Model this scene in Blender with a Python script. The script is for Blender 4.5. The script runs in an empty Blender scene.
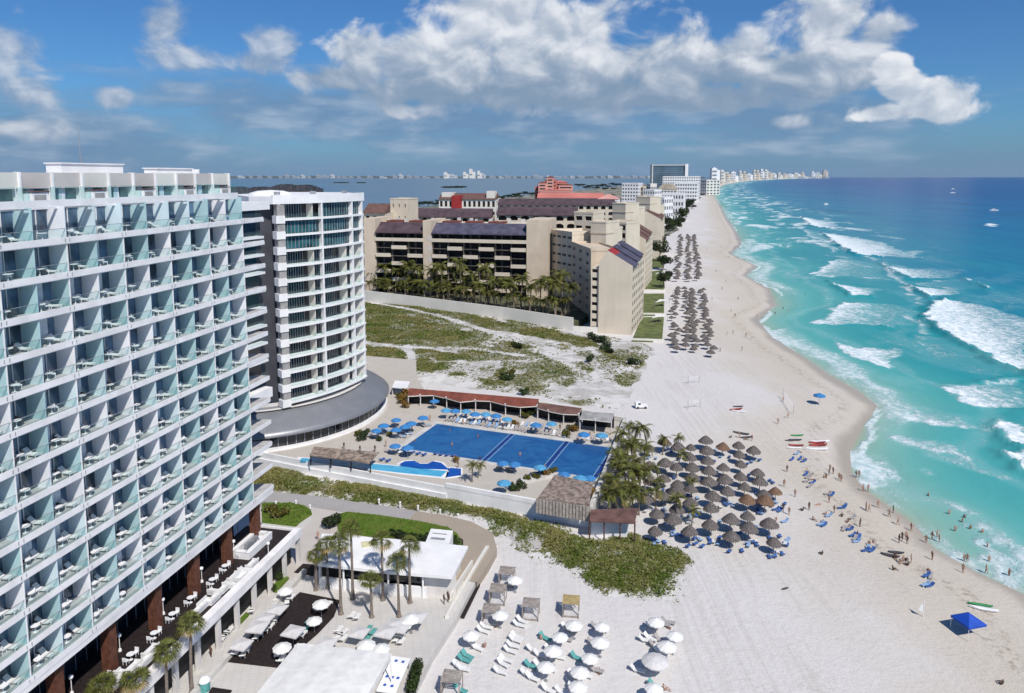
import bpy, math, random
import numpy as np
from mathutils import Vector, Matrix
R = math.radians
random.seed(7); rng = np.random.default_rng(7)
scene = bpy.context.scene
COL = scene.collection

# ---------------------------------------------------------------- camera
CAM_H, FPX, PCX, PCY = 64.0, 720.0, 512.0, 256.0
PIT = math.atan2(80.0, 720.0)
CP, SP = math.cos(PIT), math.sin(PIT)
cam = bpy.data.cameras.new('camera'); cam_o = bpy.data.objects.new('camera', cam); COL.objects.link(cam_o)
cam.sensor_width = 36; cam.lens = 36*FPX/1024; cam.shift_y = -(346.5-PCY)/1024
cam.clip_start = 1; cam.clip_end = 200000
cam_o.location = (0, 0, CAM_H); cam_o.rotation_euler = (math.pi/2-PIT, 0, 0)
scene.camera = cam_o
scene.view_settings.view_transform = 'Standard'; scene.view_settings.look = 'None'
scene.view_settings.gamma = 1; scene.view_settings.use_curve_mapping = False
scene.view_settings.exposure = 0.0

def G(x, y, z=2.0):
    """point of the photograph -> place on the level z"""
    u = (x-PCX)/FPX; v = (y-PCY)/FPX
    d = (u, CP-v*SP, -SP-v*CP); t = (z-CAM_H)/d[2]
    return Vector((u*t, d[1]*t, z))
def D(x, y, Y):
    u = (x-PCX)/FPX; v = (y-PCY)/FPX
    d = (u, CP-v*SP, -SP-v*CP); t = Y/d[1]
    return Vector((u*t, Y, CAM_H+d[2]*t))
def zat(y, Y): return D(PCX, y, Y).z

# ---------------------------------------------------------------- materials
MATS = {}
def nodes(name):
    m = bpy.data.materials.new(name); m.use_nodes = True
    nt = m.node_tree; nt.nodes.clear(); return m, nt
def N(nt, typ, **kw):
    n = nt.nodes.new(typ)
    for k, v in kw.items():
        if k.startswith('i_'): n.inputs[k[2:].replace('_', ' ')].default_value = v
        else: setattr(n, k, v)
    return n
def mat(name, col, rough=0.6, var=0.12, scale=1.5, spec=0.3, metal=0.0, bump=0.0, col2=None, trans=0.0, detail=4, coord='Object', streak=0.0):
    """procedural: base colour broken up by noise, optional second colour and bump"""
    if name in MATS: return MATS[name]
    m, nt = nodes(name); L = nt.links
    out = N(nt, 'ShaderNodeOutputMaterial'); b = N(nt, 'ShaderNodeBsdfPrincipled')
    b.inputs['Roughness'].default_value = rough; b.inputs['Metallic'].default_value = metal
    b.inputs['Specular IOR Level'].default_value = spec
    tc = N(nt, 'ShaderNodeTexCoord'); nz = N(nt, 'ShaderNodeTexNoise'); nz.inputs['Scale'].default_value = scale
    nz.inputs['Detail'].default_value = detail; L.new(tc.outputs[coord], nz.inputs['Vector'])
    mx = N(nt, 'ShaderNodeMix', data_type='RGBA')
    c2 = col2 if col2 else tuple(max(0, c*(1-2*var)) for c in col)
    c1 = col if col2 else tuple(min(1, c*(1+var*.6)) for c in col)
    mx.inputs['A'].default_value = (*c1, 1); mx.inputs['B'].default_value = (*c2, 1)
    mr = N(nt, 'ShaderNodeMapRange'); mr.inputs['From Min'].default_value = .35; mr.inputs['From Max'].default_value = .68
    L.new(nz.outputs['Fac'], mr.inputs['Value']); L.new(mr.outputs['Result'], mx.inputs['Factor'])
    res = mx.outputs['Result']
    if streak:      # rain streaks and dirt running down the wall
        vm = nt.nodes.new('ShaderNodeVectorMath'); vm.operation = 'MULTIPLY'; vm.inputs[1].default_value = (.55, .55, .05); L.new(tc.outputs[coord], vm.inputs[0])
        n2_ = N(nt, 'ShaderNodeTexNoise'); n2_.inputs['Scale'].default_value = 1.0; n2_.inputs['Detail'].default_value = 5; L.new(vm.outputs[0], n2_.inputs['Vector'])
        m2_ = N(nt, 'ShaderNodeMapRange'); m2_.inputs['From Min'].default_value = .50; m2_.inputs['From Max'].default_value = .72; m2_.inputs['To Max'].default_value = streak; L.new(n2_.outputs['Fac'], m2_.inputs['Value'])
        mx2 = N(nt, 'ShaderNodeMix', data_type='RGBA'); L.new(m2_.outputs['Result'], mx2.inputs['Factor']); L.new(res, mx2.inputs['A']); mx2.inputs['B'].default_value = (*[c_*.55 for c_ in col], 1); res = mx2.outputs['Result']
    L.new(res, b.inputs['Base Color'])
    if bump:
        bp = N(nt, 'ShaderNodeBump'); bp.inputs['Strength'].default_value = bump
        L.new(nz.outputs['Fac'], bp.inputs['Height']); L.new(bp.outputs['Normal'], b.inputs['Normal'])
    if trans:
        t = N(nt, 'ShaderNodeBsdfTranslucent'); L.new(mx.outputs['Result'], t.inputs['Color'])
        ms = N(nt, 'ShaderNodeMixShader'); ms.inputs['Fac'].default_value = trans
        L.new(b.outputs['BSDF'], ms.inputs[1]); L.new(t.outputs['BSDF'], ms.inputs[2]); L.new(ms.outputs['Shader'], out.inputs['Surface'])
    else: L.new(b.outputs['BSDF'], out.inputs['Surface'])
    MATS[name] = m; return m
def glass(name, col, alpha=0.35, rough=0.05):
    """thin pane: mostly clear, tinted, with a real reflection"""
    if name in MATS: return MATS[name]
    m, nt = nodes(name); L = nt.links
    out = N(nt, 'ShaderNodeOutputMaterial'); b = N(nt, 'ShaderNodeBsdfPrincipled'); t = N(nt, 'ShaderNodeBsdfTransparent')
    b.inputs['Base Color'].default_value = (*col, 1); b.inputs['Roughness'].default_value = rough
    t.inputs['Color'].default_value = (.82, .93, .93, 1)
    ms = N(nt, 'ShaderNodeMixShader'); ms.inputs['Fac'].default_value = alpha
    L.new(t.outputs['BSDF'], ms.inputs[1]); L.new(b.outputs['BSDF'], ms.inputs[2]); L.new(ms.outputs['Shader'], out.inputs['Surface'])
    MATS[name] = m; return m
white = mat('white_render', (.80, .79, .785), .55, .05, .35, streak=.12)
floorgrey = mat('grey_balcony_floor', (.43, .42, .415), .8, .12, .8)
gapshade = mat('gap_shade_render', (.075, .075, .085), .6, .2, .2)  # shade of the gap beside the hotel put into the tower core colour
white2 = mat('white_fascia', (.80, .775, .77), .5, .07, .5)
offwhite = mat('off_white_wall', (.66, .63, .60), .7, .07, .3, streak=.16)
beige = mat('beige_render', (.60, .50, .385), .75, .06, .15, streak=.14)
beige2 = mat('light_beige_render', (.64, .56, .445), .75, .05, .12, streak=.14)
pale = mat('pale_cream_wall', (.70, .67, .61), .75, .05, .06, streak=.16)
concrete = mat('concrete', (.34, .33, .32), .8, .14, .6)
lightcon = mat('light_concrete', (.56, .54, .51), .8, .1, .5)
darkglass = mat('dark_window_glass', (.015, .022, .03), .08, .5, .35, .6)
tealglass = mat('teal_window_glass', (.03, .10, .115), .1, .4, .4, .6)
blueglass = mat('blue_window_glass', (.10, .17, .26), .1, .4, .3, .6)
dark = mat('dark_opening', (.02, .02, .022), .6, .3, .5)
curtain = mat('pale_curtain', (.62, .67, .74), .8, .12, 2)
teal = mat('teal_panel', (.42, .60, .625), .35, .08, .25, .4)
teal2 = mat('pale_teal_panel', (.60, .72, .755), .35, .08, .25, .4)
whitepanel = mat('white_panel', (.79, .80, .83), .5, .06, .3)
railglass = glass('railing_glass', (.40, .55, .56), .07)
taupe = mat('taupe_panel', (.56, .51, .48), .75, .05, .3)
metal = mat('grey_metal', (.36, .37, .39), .35, .15, 1, .5, .3)
darkmetal = mat('dark_metal', (.07, .07, .08), .5, .2, 1)
wood_dark = mat('dark_brown_decking', (.024, .016, .016), .7, .25, 2.5)
wood = mat('weathered_wood', (.33, .29, .26), .8, .2, 2)
woodred = mat('red_brown_timber', (.13, .050, .030), .7, .2, 2)
roofbrown = mat('brown_roof', (.155, .085, .070), .75, .2, .6)
roofred = mat('red_brown_roof', (.20, .062, .042), .75, .15, .5)
rooftile = mat('dark_purple_tile_roof', (.090, .060, .070), .7, .2, .25)
roofblue = mat('blue_grey_tile_roof', (.085, .08, .12), .65, .2, .3)
redpaint = mat('red_paint', (.33, .03, .03), .6, .15, .4)
pink = mat('pink_render', (.50, .17, .14), .75, .12, .03)
pink2 = mat('light_pink_render', (.60, .31, .26), .75, .1, .03)
thatch = mat('grey_thatch', (.155, .136, .128), .95, .32, 5, .05, bump=.6, detail=6)
thatch2 = mat('brown_thatch', (.20, .125, .085), .95, .3, 5, .05, bump=.6, detail=6)
blueumb = mat('blue_canvas', (.045, .20, .46), .8, .12, 1.5)
blueumb2 = mat('light_blue_canvas', (.085, .31, .53), .8, .14, 1.5)
bluelounge = mat('blue_sling', (.06, .14, .38), .75, .25, 3)
deepblue = mat('royal_blue_canvas', (.012, .07, .42), .6, .1, 1)
whitecanvas = mat('white_canvas', (.80, .79, .77), .75, .05, 1.2, trans=.15)
greycanvas = mat('light_grey_canvas', (.66, .64, .63), .75, .06, 1.2, trans=.15)
tealcloth = mat('teal_towel', (.11, .35, .33), .85, .15, 3)
whiteplastic = mat('white_plastic', (.78, .78, .79), .4, .05, 2)
darkseat = mat('dark_wicker', (.06, .05, .055), .8, .3, 4)
trunk_m = mat('palm_trunk', (.23, .19, .16), .9, .25, 6, .1)
frond_m = mat('fan_palm_leaf', (.155, .17, .040), .55, .35, 3, .25, trans=.2)
frond2_m = mat('coconut_palm_leaf', (.150, .155, .035), .5, .4, 1.2, .25, trans=.2)
deadfrond_m = mat('dry_palm_leaf', (.30, .22, .10), .8, .25, 3, .1)
leaf_m = mat('tree_leaf', (.045, .07, .018), .6, .45, .5, .2, trans=.15)
leafdark_m = mat('dark_tree_leaf', (.03, .045, .018), .65, .45, .3, .2, trans=.1)
scrub_m = mat('dune_scrub_leaf', (.092, .132, .022), .75, .3, .16, .1, col2=(.235, .205, .075), trans=.15, detail=6)
scrub2_m = mat('grey_dune_grass', (.235, .225, .115), .85, .25, .3, .1, col2=(.15, .155, .06), trans=.1)
lawn_m = mat('lawn_grass', (.085, .15, .020), .85, .3, .5, .1, col2=(.125, .165, .035))
poolwater_m = None
skins = [mat('skin_%s' % n, c, .55, .06, 8) for n, c in (('fair', (.40, .24, .17)), ('tan', (.24, .125, .08)), ('brown', (.11, .06, .04)))]
hair_m = mat('dark_hair', (.03, .02, .015), .7, .2, 20)
suits = {n: mat(n.replace(' ', '_')+'_fabric', c, .8, .1, 5) for n, c in {
 'black': (.02, .02, .025), 'red': (.5, .03, .04), 'blue': (.03, .10, .42), 'white': (.75, .74, .72), 'dark blue': (.02, .03, .10),
 'orange': (.6, .18, .03), 'green': (.05, .25, .09), 'grey': (.22, .22, .23), 'pink': (.6, .16, .22)}.items()}

# ---------------------------------------------------------------- mesh building
class MB:
    def __init__(s): s.v = []; s.f = []; s.m = []
    def add(s, vs, fs, m=0):
        o = len(s.v); s.v += [tuple(p) for p in vs]
        s.f += [tuple(i+o for i in f) for f in fs]; s.m += [m]*len(fs); return s
    def box(s, x0, x1, y0, y1, z0, z1, m=0):
        return s.add([(x0,y0,z0),(x1,y0,z0),(x1,y1,z0),(x0,y1,z0),(x0,y0,z1),(x1,y0,z1),(x1,y1,z1),(x0,y1,z1)],
                     [(0,3,2,1),(4,5,6,7),(0,1,5,4),(1,2,6,5),(2,3,7,6),(3,0,4,7)], m)
    def rbox(s, c, size, rz, m=0, tilt=0):
        hx, hy, hz = size[0]/2, size[1]/2, size[2]/2
        M = Matrix.Translation(c) @ Matrix.Rotation(rz, 4, 'Z') @ Matrix.Rotation(tilt, 4, 'Y')
        vs = [M @ Vector((a*hx, b*hy, d*hz)) for d in (-1,1) for a, b in ((-1,-1),(1,-1),(1,1),(-1,1))]
        return s.add(vs, [(0,3,2,1),(4,5,6,7),(0,1,5,4),(1,2,6,5),(2,3,7,6),(3,0,4,7)], m)
    def prism(s, poly, z0, z1, m=0, mtop=None):
        n = len(poly)
        a = sum(poly[i][0]*poly[(i+1)%n][1]-poly[(i+1)%n][0]*poly[i][1] for i in range(n))
        if a < 0: poly = poly[::-1]
        zt = z1 if callable(z1) else (lambda x, y: z1)
        vs = [(p[0], p[1], z0) for p in poly]+[(p[0], p[1], zt(p[0], p[1])) for p in poly]
        s.add(vs, [(i, (i+1)%n, (i+1)%n+n, i+n) for i in range(n)]+[tuple(range(n-1, -1, -1))], m)
        s.add(vs[n:], [tuple(range(n))], m if mtop is None else mtop); return s
    def quad(s, a, b, c, d, m=0): return s.add([a, b, c, d], [(0,1,2,3)], m)
    def tube(s, pts, rad, n=6, m=0, cap=True):
        rings = []; vs = []; fs = []
        for i, p in enumerate(pts):
            p = Vector(p); a = Vector(pts[max(i-1, 0)]); b = Vector(pts[min(i+1, len(pts)-1)])
            t = (b-a).normalized(); x = t.orthogonal().normalized(); 
            if abs(t.z) > .5: x = Vector((1, 0, 0)); x = (x-t*x.dot(t)).normalized()
            y = t.cross(x); r = rad[i] if hasattr(rad, '__len__') else rad
            for k in range(n):
                w = 2*math.pi*k/n; vs.append(p+x*math.cos(w)*r+y*math.sin(w)*r)
        for i in range(len(pts)-1):
            for k in range(n): fs.append((i*n+k, i*n+(k+1)%n, (i+1)*n+(k+1)%n, (i+1)*n+k))
        if cap: fs += [tuple(range(n-1, -1, -1)), tuple(range((len(pts)-1)*n, len(pts)*n))]
        return s.add(vs, fs, m)
    def lathe(s, prof, n=16, c=(0, 0, 0), m=0, jit=0, sx=1, sy=1, a0=0, a1=2*math.pi):
        vs = []; fs = []; full = abs(a1-a0-2*math.pi) < 1e-6; nn = n if full else n+1
        for r, z in prof:
            for k in range(nn):
                w = a0+(a1-a0)*k/n; rr = r*(1+random.uniform(-jit, jit)); vs.append((c[0]+sx*rr*math.cos(w), c[1]+sy*rr*math.sin(w), c[2]+z+(random.uniform(-jit, jit) if jit else 0)))
        for i in range(len(prof)-1):
            for k in range(n):
                j = (k+1) % nn; fs.append((i*nn+k, i*nn+j, (i+1)*nn+j, (i+1)*nn+k))
        return s.add(vs, fs, m)
    def mesh(s, name, mats, smooth=False):
        me = bpy.data.meshes.new(name); me.from_pydata(s.v, [], s.f)
        for mm in (mats if isinstance(mats, (list, tuple)) else [mats]): me.materials.append(mm)
        if any(s.m): me.polygons.foreach_set('material_index', s.m)
        if smooth: me.polygons.foreach_set('use_smooth', [True]*len(s.f))
        me.update(); return me
    def build(s, name, mats, parent=None, smooth=False):
        o = bpy.data.objects.new(name, s.mesh(name, mats, smooth)); COL.objects.link(o)
        if parent: o.parent = parent
        return o
def tag(o, label=None, cat=None, group=None, kind=None):
    if label: o['label'] = label
    if cat: o['category'] = cat
    if group: o['group'] = group
    if kind: o['kind'] = kind
    return o
def struct(o): o['kind'] = 'structure'; return o
def empty(name, loc=(0, 0, 0), rz=0):
    o = bpy.data.objects.new(name, None); COL.objects.link(o); o.location = loc; o.rotation_euler = (0, 0, rz)
    o.empty_display_size = .5; return o
def thing(name, label, cat, loc=(0, 0, 0), rz=0, group=None): return tag(empty(name, loc, rz), label, cat, group)
KIDS = {}
def part(o, parent): o.parent = parent; KIDS.setdefault(parent.name, []).append(o); return o
def children(o): return [c for c in o.children]
def dup(root, loc, rz=0, label=None, group=None, scale=None, kids=True):
    c = root.copy(); COL.objects.link(c); c.location = loc; c.rotation_euler = (0, 0, rz)
    if label: c['label'] = label
    if group: c['group'] = group
    if scale: c.scale = (scale,)*3 if not hasattr(scale, '__len__') else scale
    if kids:
        for ch in PROTO.get(root.name, ()):
            d = ch.copy(); COL.objects.link(d); d.parent = c
            for g in PROTO.get(ch.name, ()):
                e = g.copy(); COL.objects.link(e); e.parent = d
    return c
PROTO = {}
def proto(root):
    """remember a thing's parts once, so that copies need not search the scene"""
    PROTO[root.name] = list(root.children)
    for c in root.children: PROTO[c.name] = list(c.children)
    return root
def drop(root):
    for c in list(root.children):
        for g in list(c.children): bpy.data.objects.remove(g)
        bpy.data.objects.remove(c)
    bpy.data.objects.remove(root)
ONES = ['', 'first', 'second', 'third', 'fourth', 'fifth', 'sixth', 'seventh', 'eighth', 'ninth', 'tenth', 'eleventh', 'twelfth', 'thirteenth', 'fourteenth', 'fifteenth', 'sixteenth', 'seventeenth', 'eighteenth', 'nineteenth']
TENS = {2: 'twent', 3: 'thirt', 4: 'fort', 5: 'fift', 6: 'sixt', 7: 'sevent', 8: 'eight', 9: 'ninet'}
def nth(n):
    if n < 20: return ONES[n]
    t, o = divmod(n, 10); return TENS[t]+('ieth' if o == 0 else 'y-'+ONES[o])

# ---------------------------------------------------------------- light: sun, sky and clouds
SUN_AZ = math.atan2(.48, -.877)            # direction towards the sun, from +Y clockwise to +X
SUN_EL = R(49)
sdir = Vector((math.sin(SUN_AZ)*math.cos(SUN_EL), math.cos(SUN_AZ)*math.cos(SUN_EL), math.sin(SUN_EL)))
sl = bpy.data.lights.new('sun', 'SUN'); sl.energy = 4.6; sl.angle = R(.5); sl.color = (1, .95, .88)
so = bpy.data.objects.new('sun', sl); COL.objects.link(so); so.rotation_euler = (-sdir).to_track_quat('-Z', 'Y').to_euler()
so.location = (0, 0, 300)
w = bpy.data.worlds.new('World'); scene.world = w; w.use_nodes = True
nt = w.node_tree; nt.nodes.clear(); L = nt.links
def M_(op, a, b=None, c=None, clamp=False):
    n = nt.nodes.new('ShaderNodeMath'); n.operation = op; n.use_clamp = clamp
    for i, x in enumerate((a, b, c)):
        if x is None: continue
        if isinstance(x, (int, float)): n.inputs[i].default_value = x
        else: L.new(x, n.inputs[i])
    return n.outputs[0]
def SS(x, lo, hi):
    n = N(nt, 'ShaderNodeMapRange', interpolation_type='SMOOTHSTEP'); n.inputs['From Min'].default_value = lo; n.inputs['From Max'].default_value = hi
    L.new(x, n.inputs['Value']); return n.outputs['Result']
def CM(f, a, b):
    n = N(nt, 'ShaderNodeMix', data_type='RGBA')
    L.new(f, n.inputs['Factor']) if not isinstance(f, (int, float)) else None
    for k, x in (('A', a), ('B', b)):
        if isinstance(x, tuple): n.inputs[k].default_value = (*x, 1)
        else: L.new(x, n.inputs[k])
    return n.outputs['Result']
sky = N(nt, 'ShaderNodeTexSky', sky_type='NISHITA'); sky.sun_disc = False
sky.sun_elevation = SUN_EL; sky.sun_rotation = SUN_AZ; sky.altitude = 60; sky.air_density = 1.0; sky.dust_density = .6; sky.ozone_density = 2.5
bg = N(nt, 'ShaderNodeBackground'); bg.inputs['Strength'].default_value = .10; 
tc = N(nt, 'ShaderNodeTexCoord'); sx = N(nt, 'ShaderNodeSeparateXYZ'); L.new(tc.outputs['Generated'], sx.inputs[0])
az = M_('MULTIPLY', M_('ARCTAN2', sx.outputs['X'], sx.outputs['Y']), 180/math.pi)
el = M_('MULTIPLY', M_('ARCSINE', sx.outputs['Z']), 180/math.pi)
cv = N(nt, 'ShaderNodeCombineXYZ'); L.new(az, cv.inputs['X']); L.new(M_('MULTIPLY', el, 1.35), cv.inputs['Y'])
def fbm(vec, scale, det=7, rough=.55, off=(0, 0, 0), dist=0):
    v = nt.nodes.new('ShaderNodeVectorMath'); v.operation = 'ADD'; L.new(vec, v.inputs[0]); v.inputs[1].default_value = off
    n = N(nt, 'ShaderNodeTexNoise'); n.inputs['Scale'].default_value = scale; n.inputs['Detail'].default_value = det; n.inputs['Roughness'].default_value = rough
    n.inputs['Distortion'].default_value = dist; L.new(v.outputs[0], n.inputs['Vector']); return n.outputs['Fac']
def skydeg(x, y):
    u = (x-PCX)/FPX; v = (y-PCY)/FPX; d = Vector((u, CP-v*SP, -SP-v*CP)).normalized()
    return math.degrees(math.atan2(d.x, d.y)), math.degrees(math.asin(d.z))
def blob(x, y, rx, ry):
    a, e = skydeg(x, y); ra = rx*.0725; re = ry*.0745
    p = M_('MULTIPLY', M_('SUBTRACT', az, a), 1/ra); q = M_('MULTIPLY', M_('SUBTRACT', el, e), 1/re)
    return M_('SUBTRACT', 1.0, M_('SQRT', M_('ADD', M_('MULTIPLY', p, p), M_('MULTIPLY', q, q))))
def many(bs):
    f = None
    for b_ in bs:
        x = blob(*b_); f = x if f is None else M_('SMOOTH_MAX', f, x, .25)
    return f
# big cumulus banks, then small loose puffs, then the grey layer low down
f_big = many([(555, 50, 125, 62), (455, 60, 85, 42), (650, 62, 100, 42), (495, 12, 95, 50), (360, 52, 42, 34), (720, 66, 110, 40), (825, 22, 58, 46), (800, 70, 95, 36), (880, 32, 34, 22), (410, 62, 60, 36), (560, 92, 230, 24), (430, 90, 110, 20), (700, 96, 130, 20), (340, 78, 60, 16)])
f_mid = many([(928, 102, 38, 28), (882, 112, 36, 12), (893, 65, 18, 12), (905, 88, 26, 20)])
f_small = many([(10, 50, 44, 32), (15, 92, 50, 26), (110, 97, 22, 15), (165, 28, 30, 26), (185, 58, 62, 22), (265, 45, 32, 28), (250, 62, 45, 20), (30, 130, 50, 16), (560, 110, 70, 14), (790, 122, 30, 8), (430, 110, 60, 12)])
n1 = fbm(cv.outputs[0], .26, 9, .53, dist=.35); n1b = fbm(cv.outputs[0], .26, 9, .53, off=(.55, 1.0, 0), dist=.35)
nwide = fbm(cv.outputs[0], .10, 4, .5, off=(9, 3, 0))
puff = M_('SUBTRACT', n1, .5)
d_big = SS(M_('ADD', f_big, M_('MULTIPLY', puff, 2.1)), .0, .46)
d_small = SS(M_('ADD', f_small, M_('MULTIPLY', puff, 2.9)), .10, .75)
relief = SS(M_('SUBTRACT', n1, n1b), -.15, .20)
ed = SS(M_('ADD', f_big, M_('MULTIPLY', puff, 1.6)), -.1, .75)
# how high the spot sits: tops catch the sun, the base of the bank is grey blue
hi = SS(M_('ADD', el, M_('MULTIPLY', puff, 10)), 5.6, 11.0)
lit = M_('MULTIPLY', M_('ADD', .10, M_('MULTIPLY', hi, .90)), M_('ADD', .42, M_('MULTIPLY', relief, .58)), clamp=True)
c_big = CM(lit, (.20, .30, .44), (.84, .86, .90))
c_mid = CM(M_('ADD', .25, M_('MULTIPLY', relief, .75), clamp=True), (.30, .40, .54), (.86, .88, .92))
d_mid = SS(M_('ADD', f_mid, M_('MULTIPLY', puff, 2.2)), .0, .32)
edge = SS(M_('ADD', f_small, M_('MULTIPLY', puff, 2.9)), .25, 1.1)
c_small = CM(M_('MULTIPLY', M_('ADD', .12, M_('MULTIPLY', relief, .72)), M_('ADD', .45, M_('MULTIPLY', edge, .5)), clamp=True), (.22, .32, .47), (.82, .84, .88))
cvs = N(nt, 'ShaderNodeCombineXYZ'); L.new(M_('MULTIPLY', az, .22), cvs.inputs['X']); L.new(el, cvs.inputs['Y'])
n2 = fbm(cvs.outputs[0], .62, 6, .55, off=(3, 7, 0))
mid = many([(480, 120, 420, 52), (560, 95, 300, 50), (300, 110, 260, 45), (60, 140, 220, 50), (780, 120, 190, 46)])
d_lay = M_('MULTIPLY', SS(M_('ADD', mid, M_('MULTIPLY', M_('SUBTRACT', n2, .5), 1.6)), -.15, .8), .88)
c_lay = CM(SS(M_('ADD', n2, M_('MULTIPLY', puff, .5)), .40, .76), (.155, .27, .44), (.36, .46, .60))
c = CM(d_lay, (.1, .2, .4), c_lay)
low = M_('SUBTRACT', 1.0, SS(el, -.3, 4.2))
d_low = M_('MULTIPLY', low, .80)
# blue of the open sky comes from the Sky Texture; clouds are laid over it
sk2 = N(nt, 'ShaderNodeMix', data_type='RGBA', blend_type='MULTIPLY'); sk2.inputs['Factor'].default_value = 1
L.new(sky.outputs['Color'], sk2.inputs['A']); sk2.inputs['B'].default_value = (.31, .60, .93, 1)
L.new(sk2.outputs['Result'], bg.inputs['Color'])
def over(base, col, fac):
    b2 = N(nt, 'ShaderNodeBackground'); b2.inputs['Strength'].default_value = 1.0
    L.new(col, b2.inputs['Color']) if not isinstance(col, tuple) else b2.inputs.__getitem__('Color').__setattr__('default_value', (*col, 1))
    ms = N(nt, 'ShaderNodeMixShader'); L.new(fac, ms.inputs['Fac']); L.new(base, ms.inputs[1]); L.new(b2.outputs[0], ms.inputs[2]); return ms.outputs[0]
s = over(bg.outputs[0], (.160, .285, .47), d_low)
s = over(s, c_lay, d_lay)
s = over(s, c_small, M_('MULTIPLY', d_small, .80))
s = over(s, c_big, M_('MULTIPLY', d_big, .94))
s = over(s, c_mid, M_('MULTIPLY', d_mid, .95))
wo = N(nt, 'ShaderNodeOutputWorld'); L.new(s, wo.inputs['Surface'])
# ---------------------------------------------------------------- shore, sand, sea
shore_px = [(1030,600),(1024,594),(978,573),(932,547),(915,525),(892,508),(868,492),(852,474),(850,452),(862,428),(878,406),(857,390),(830,375),(800,355),(772,337),(758,320),(776,305),(769,289),(746,276),(757,266),(731,254),(742,244),(735,230),(727,219),(720,205),(714,196),(716,190),(724,185),(745,181),(780,179),(822,177.8)]
sh = sorted([(G(x, y, 0).y, G(x, y, 0).x) for x, y in shore_px])
SY = np.array([-400, 60]+[a for a, b in sh]+[26500, 34000]); SX = np.array([70, 74]+[b for a, b in sh]+[11000, 11000])
def Xs(Y): return np.interp(Y, SY, SX)
def grow(a, b, step, ratio):
    out = [a]
    while out[-1] < b: out.append(out[-1]+step); step *= ratio
    return np.array(out)
def gridmesh(name, X, Y, Z, material, attrs, smooth=True):
    nr, nc = X.shape
    co = np.stack([X, Y, Z], -1).reshape(-1, 3).astype(np.float32)
    i = np.arange(nr*nc).reshape(nr, nc)
    f = np.stack([i[:-1, :-1], i[:-1, 1:], i[1:, 1:], i[1:, :-1]], -1).reshape(-1, 4)
    me = bpy.data.meshes.new(name); me.vertices.add(len(co)); me.vertices.foreach_set('co', co.ravel())
    me.loops.add(f.size); me.loops.foreach_set('vertex_index', f.ravel().astype(np.int32))
    me.polygons.add(len(f)); me.polygons.foreach_set('loop_start', np.arange(0, f.size, 4, dtype=np.int32))
    me.update(calc_edges=True); me.polygons.foreach_set('use_smooth', [smooth]*len(f))
    for k, a in attrs.items():
        at = me.attributes.new(k, 'FLOAT', 'POINT'); at.data.foreach_set('value', a.ravel().astype(np.float32))
    me.materials.append(material); me.validate()
    o = bpy.data.objects.new(name, me); COL.objects.link(o); return o
def vnoise(x, y, s, seed=0):
    """smooth value noise in numpy"""
    r = np.random.default_rng(seed).random((256, 256)); x = np.asarray(x)/s; y = np.asarray(y)/s
    xi = np.floor(x).astype(int); yi = np.floor(y).astype(int); fx = x-xi; fy = y-yi
    fx = fx*fx*(3-2*fx); fy = fy*fy*(3-2*fy); g = lambda a, b: r[a % 256, b % 256]
    return (g(xi, yi)*(1-fx)+g(xi+1, yi)*fx)*(1-fy)+(g(xi, yi+1)*(1-fx)+g(xi+1, yi+1)*fx)*fy
def vfbm(x, y, s, seed=0, o=4): return sum(vnoise(x, y, s/2**k, seed+k)*.5**(k+1) for k in range(o))
def sstep(x, a, b): t = np.clip((x-a)/(b-a), 0, 1); return t*t*(3-2*t)

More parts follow.
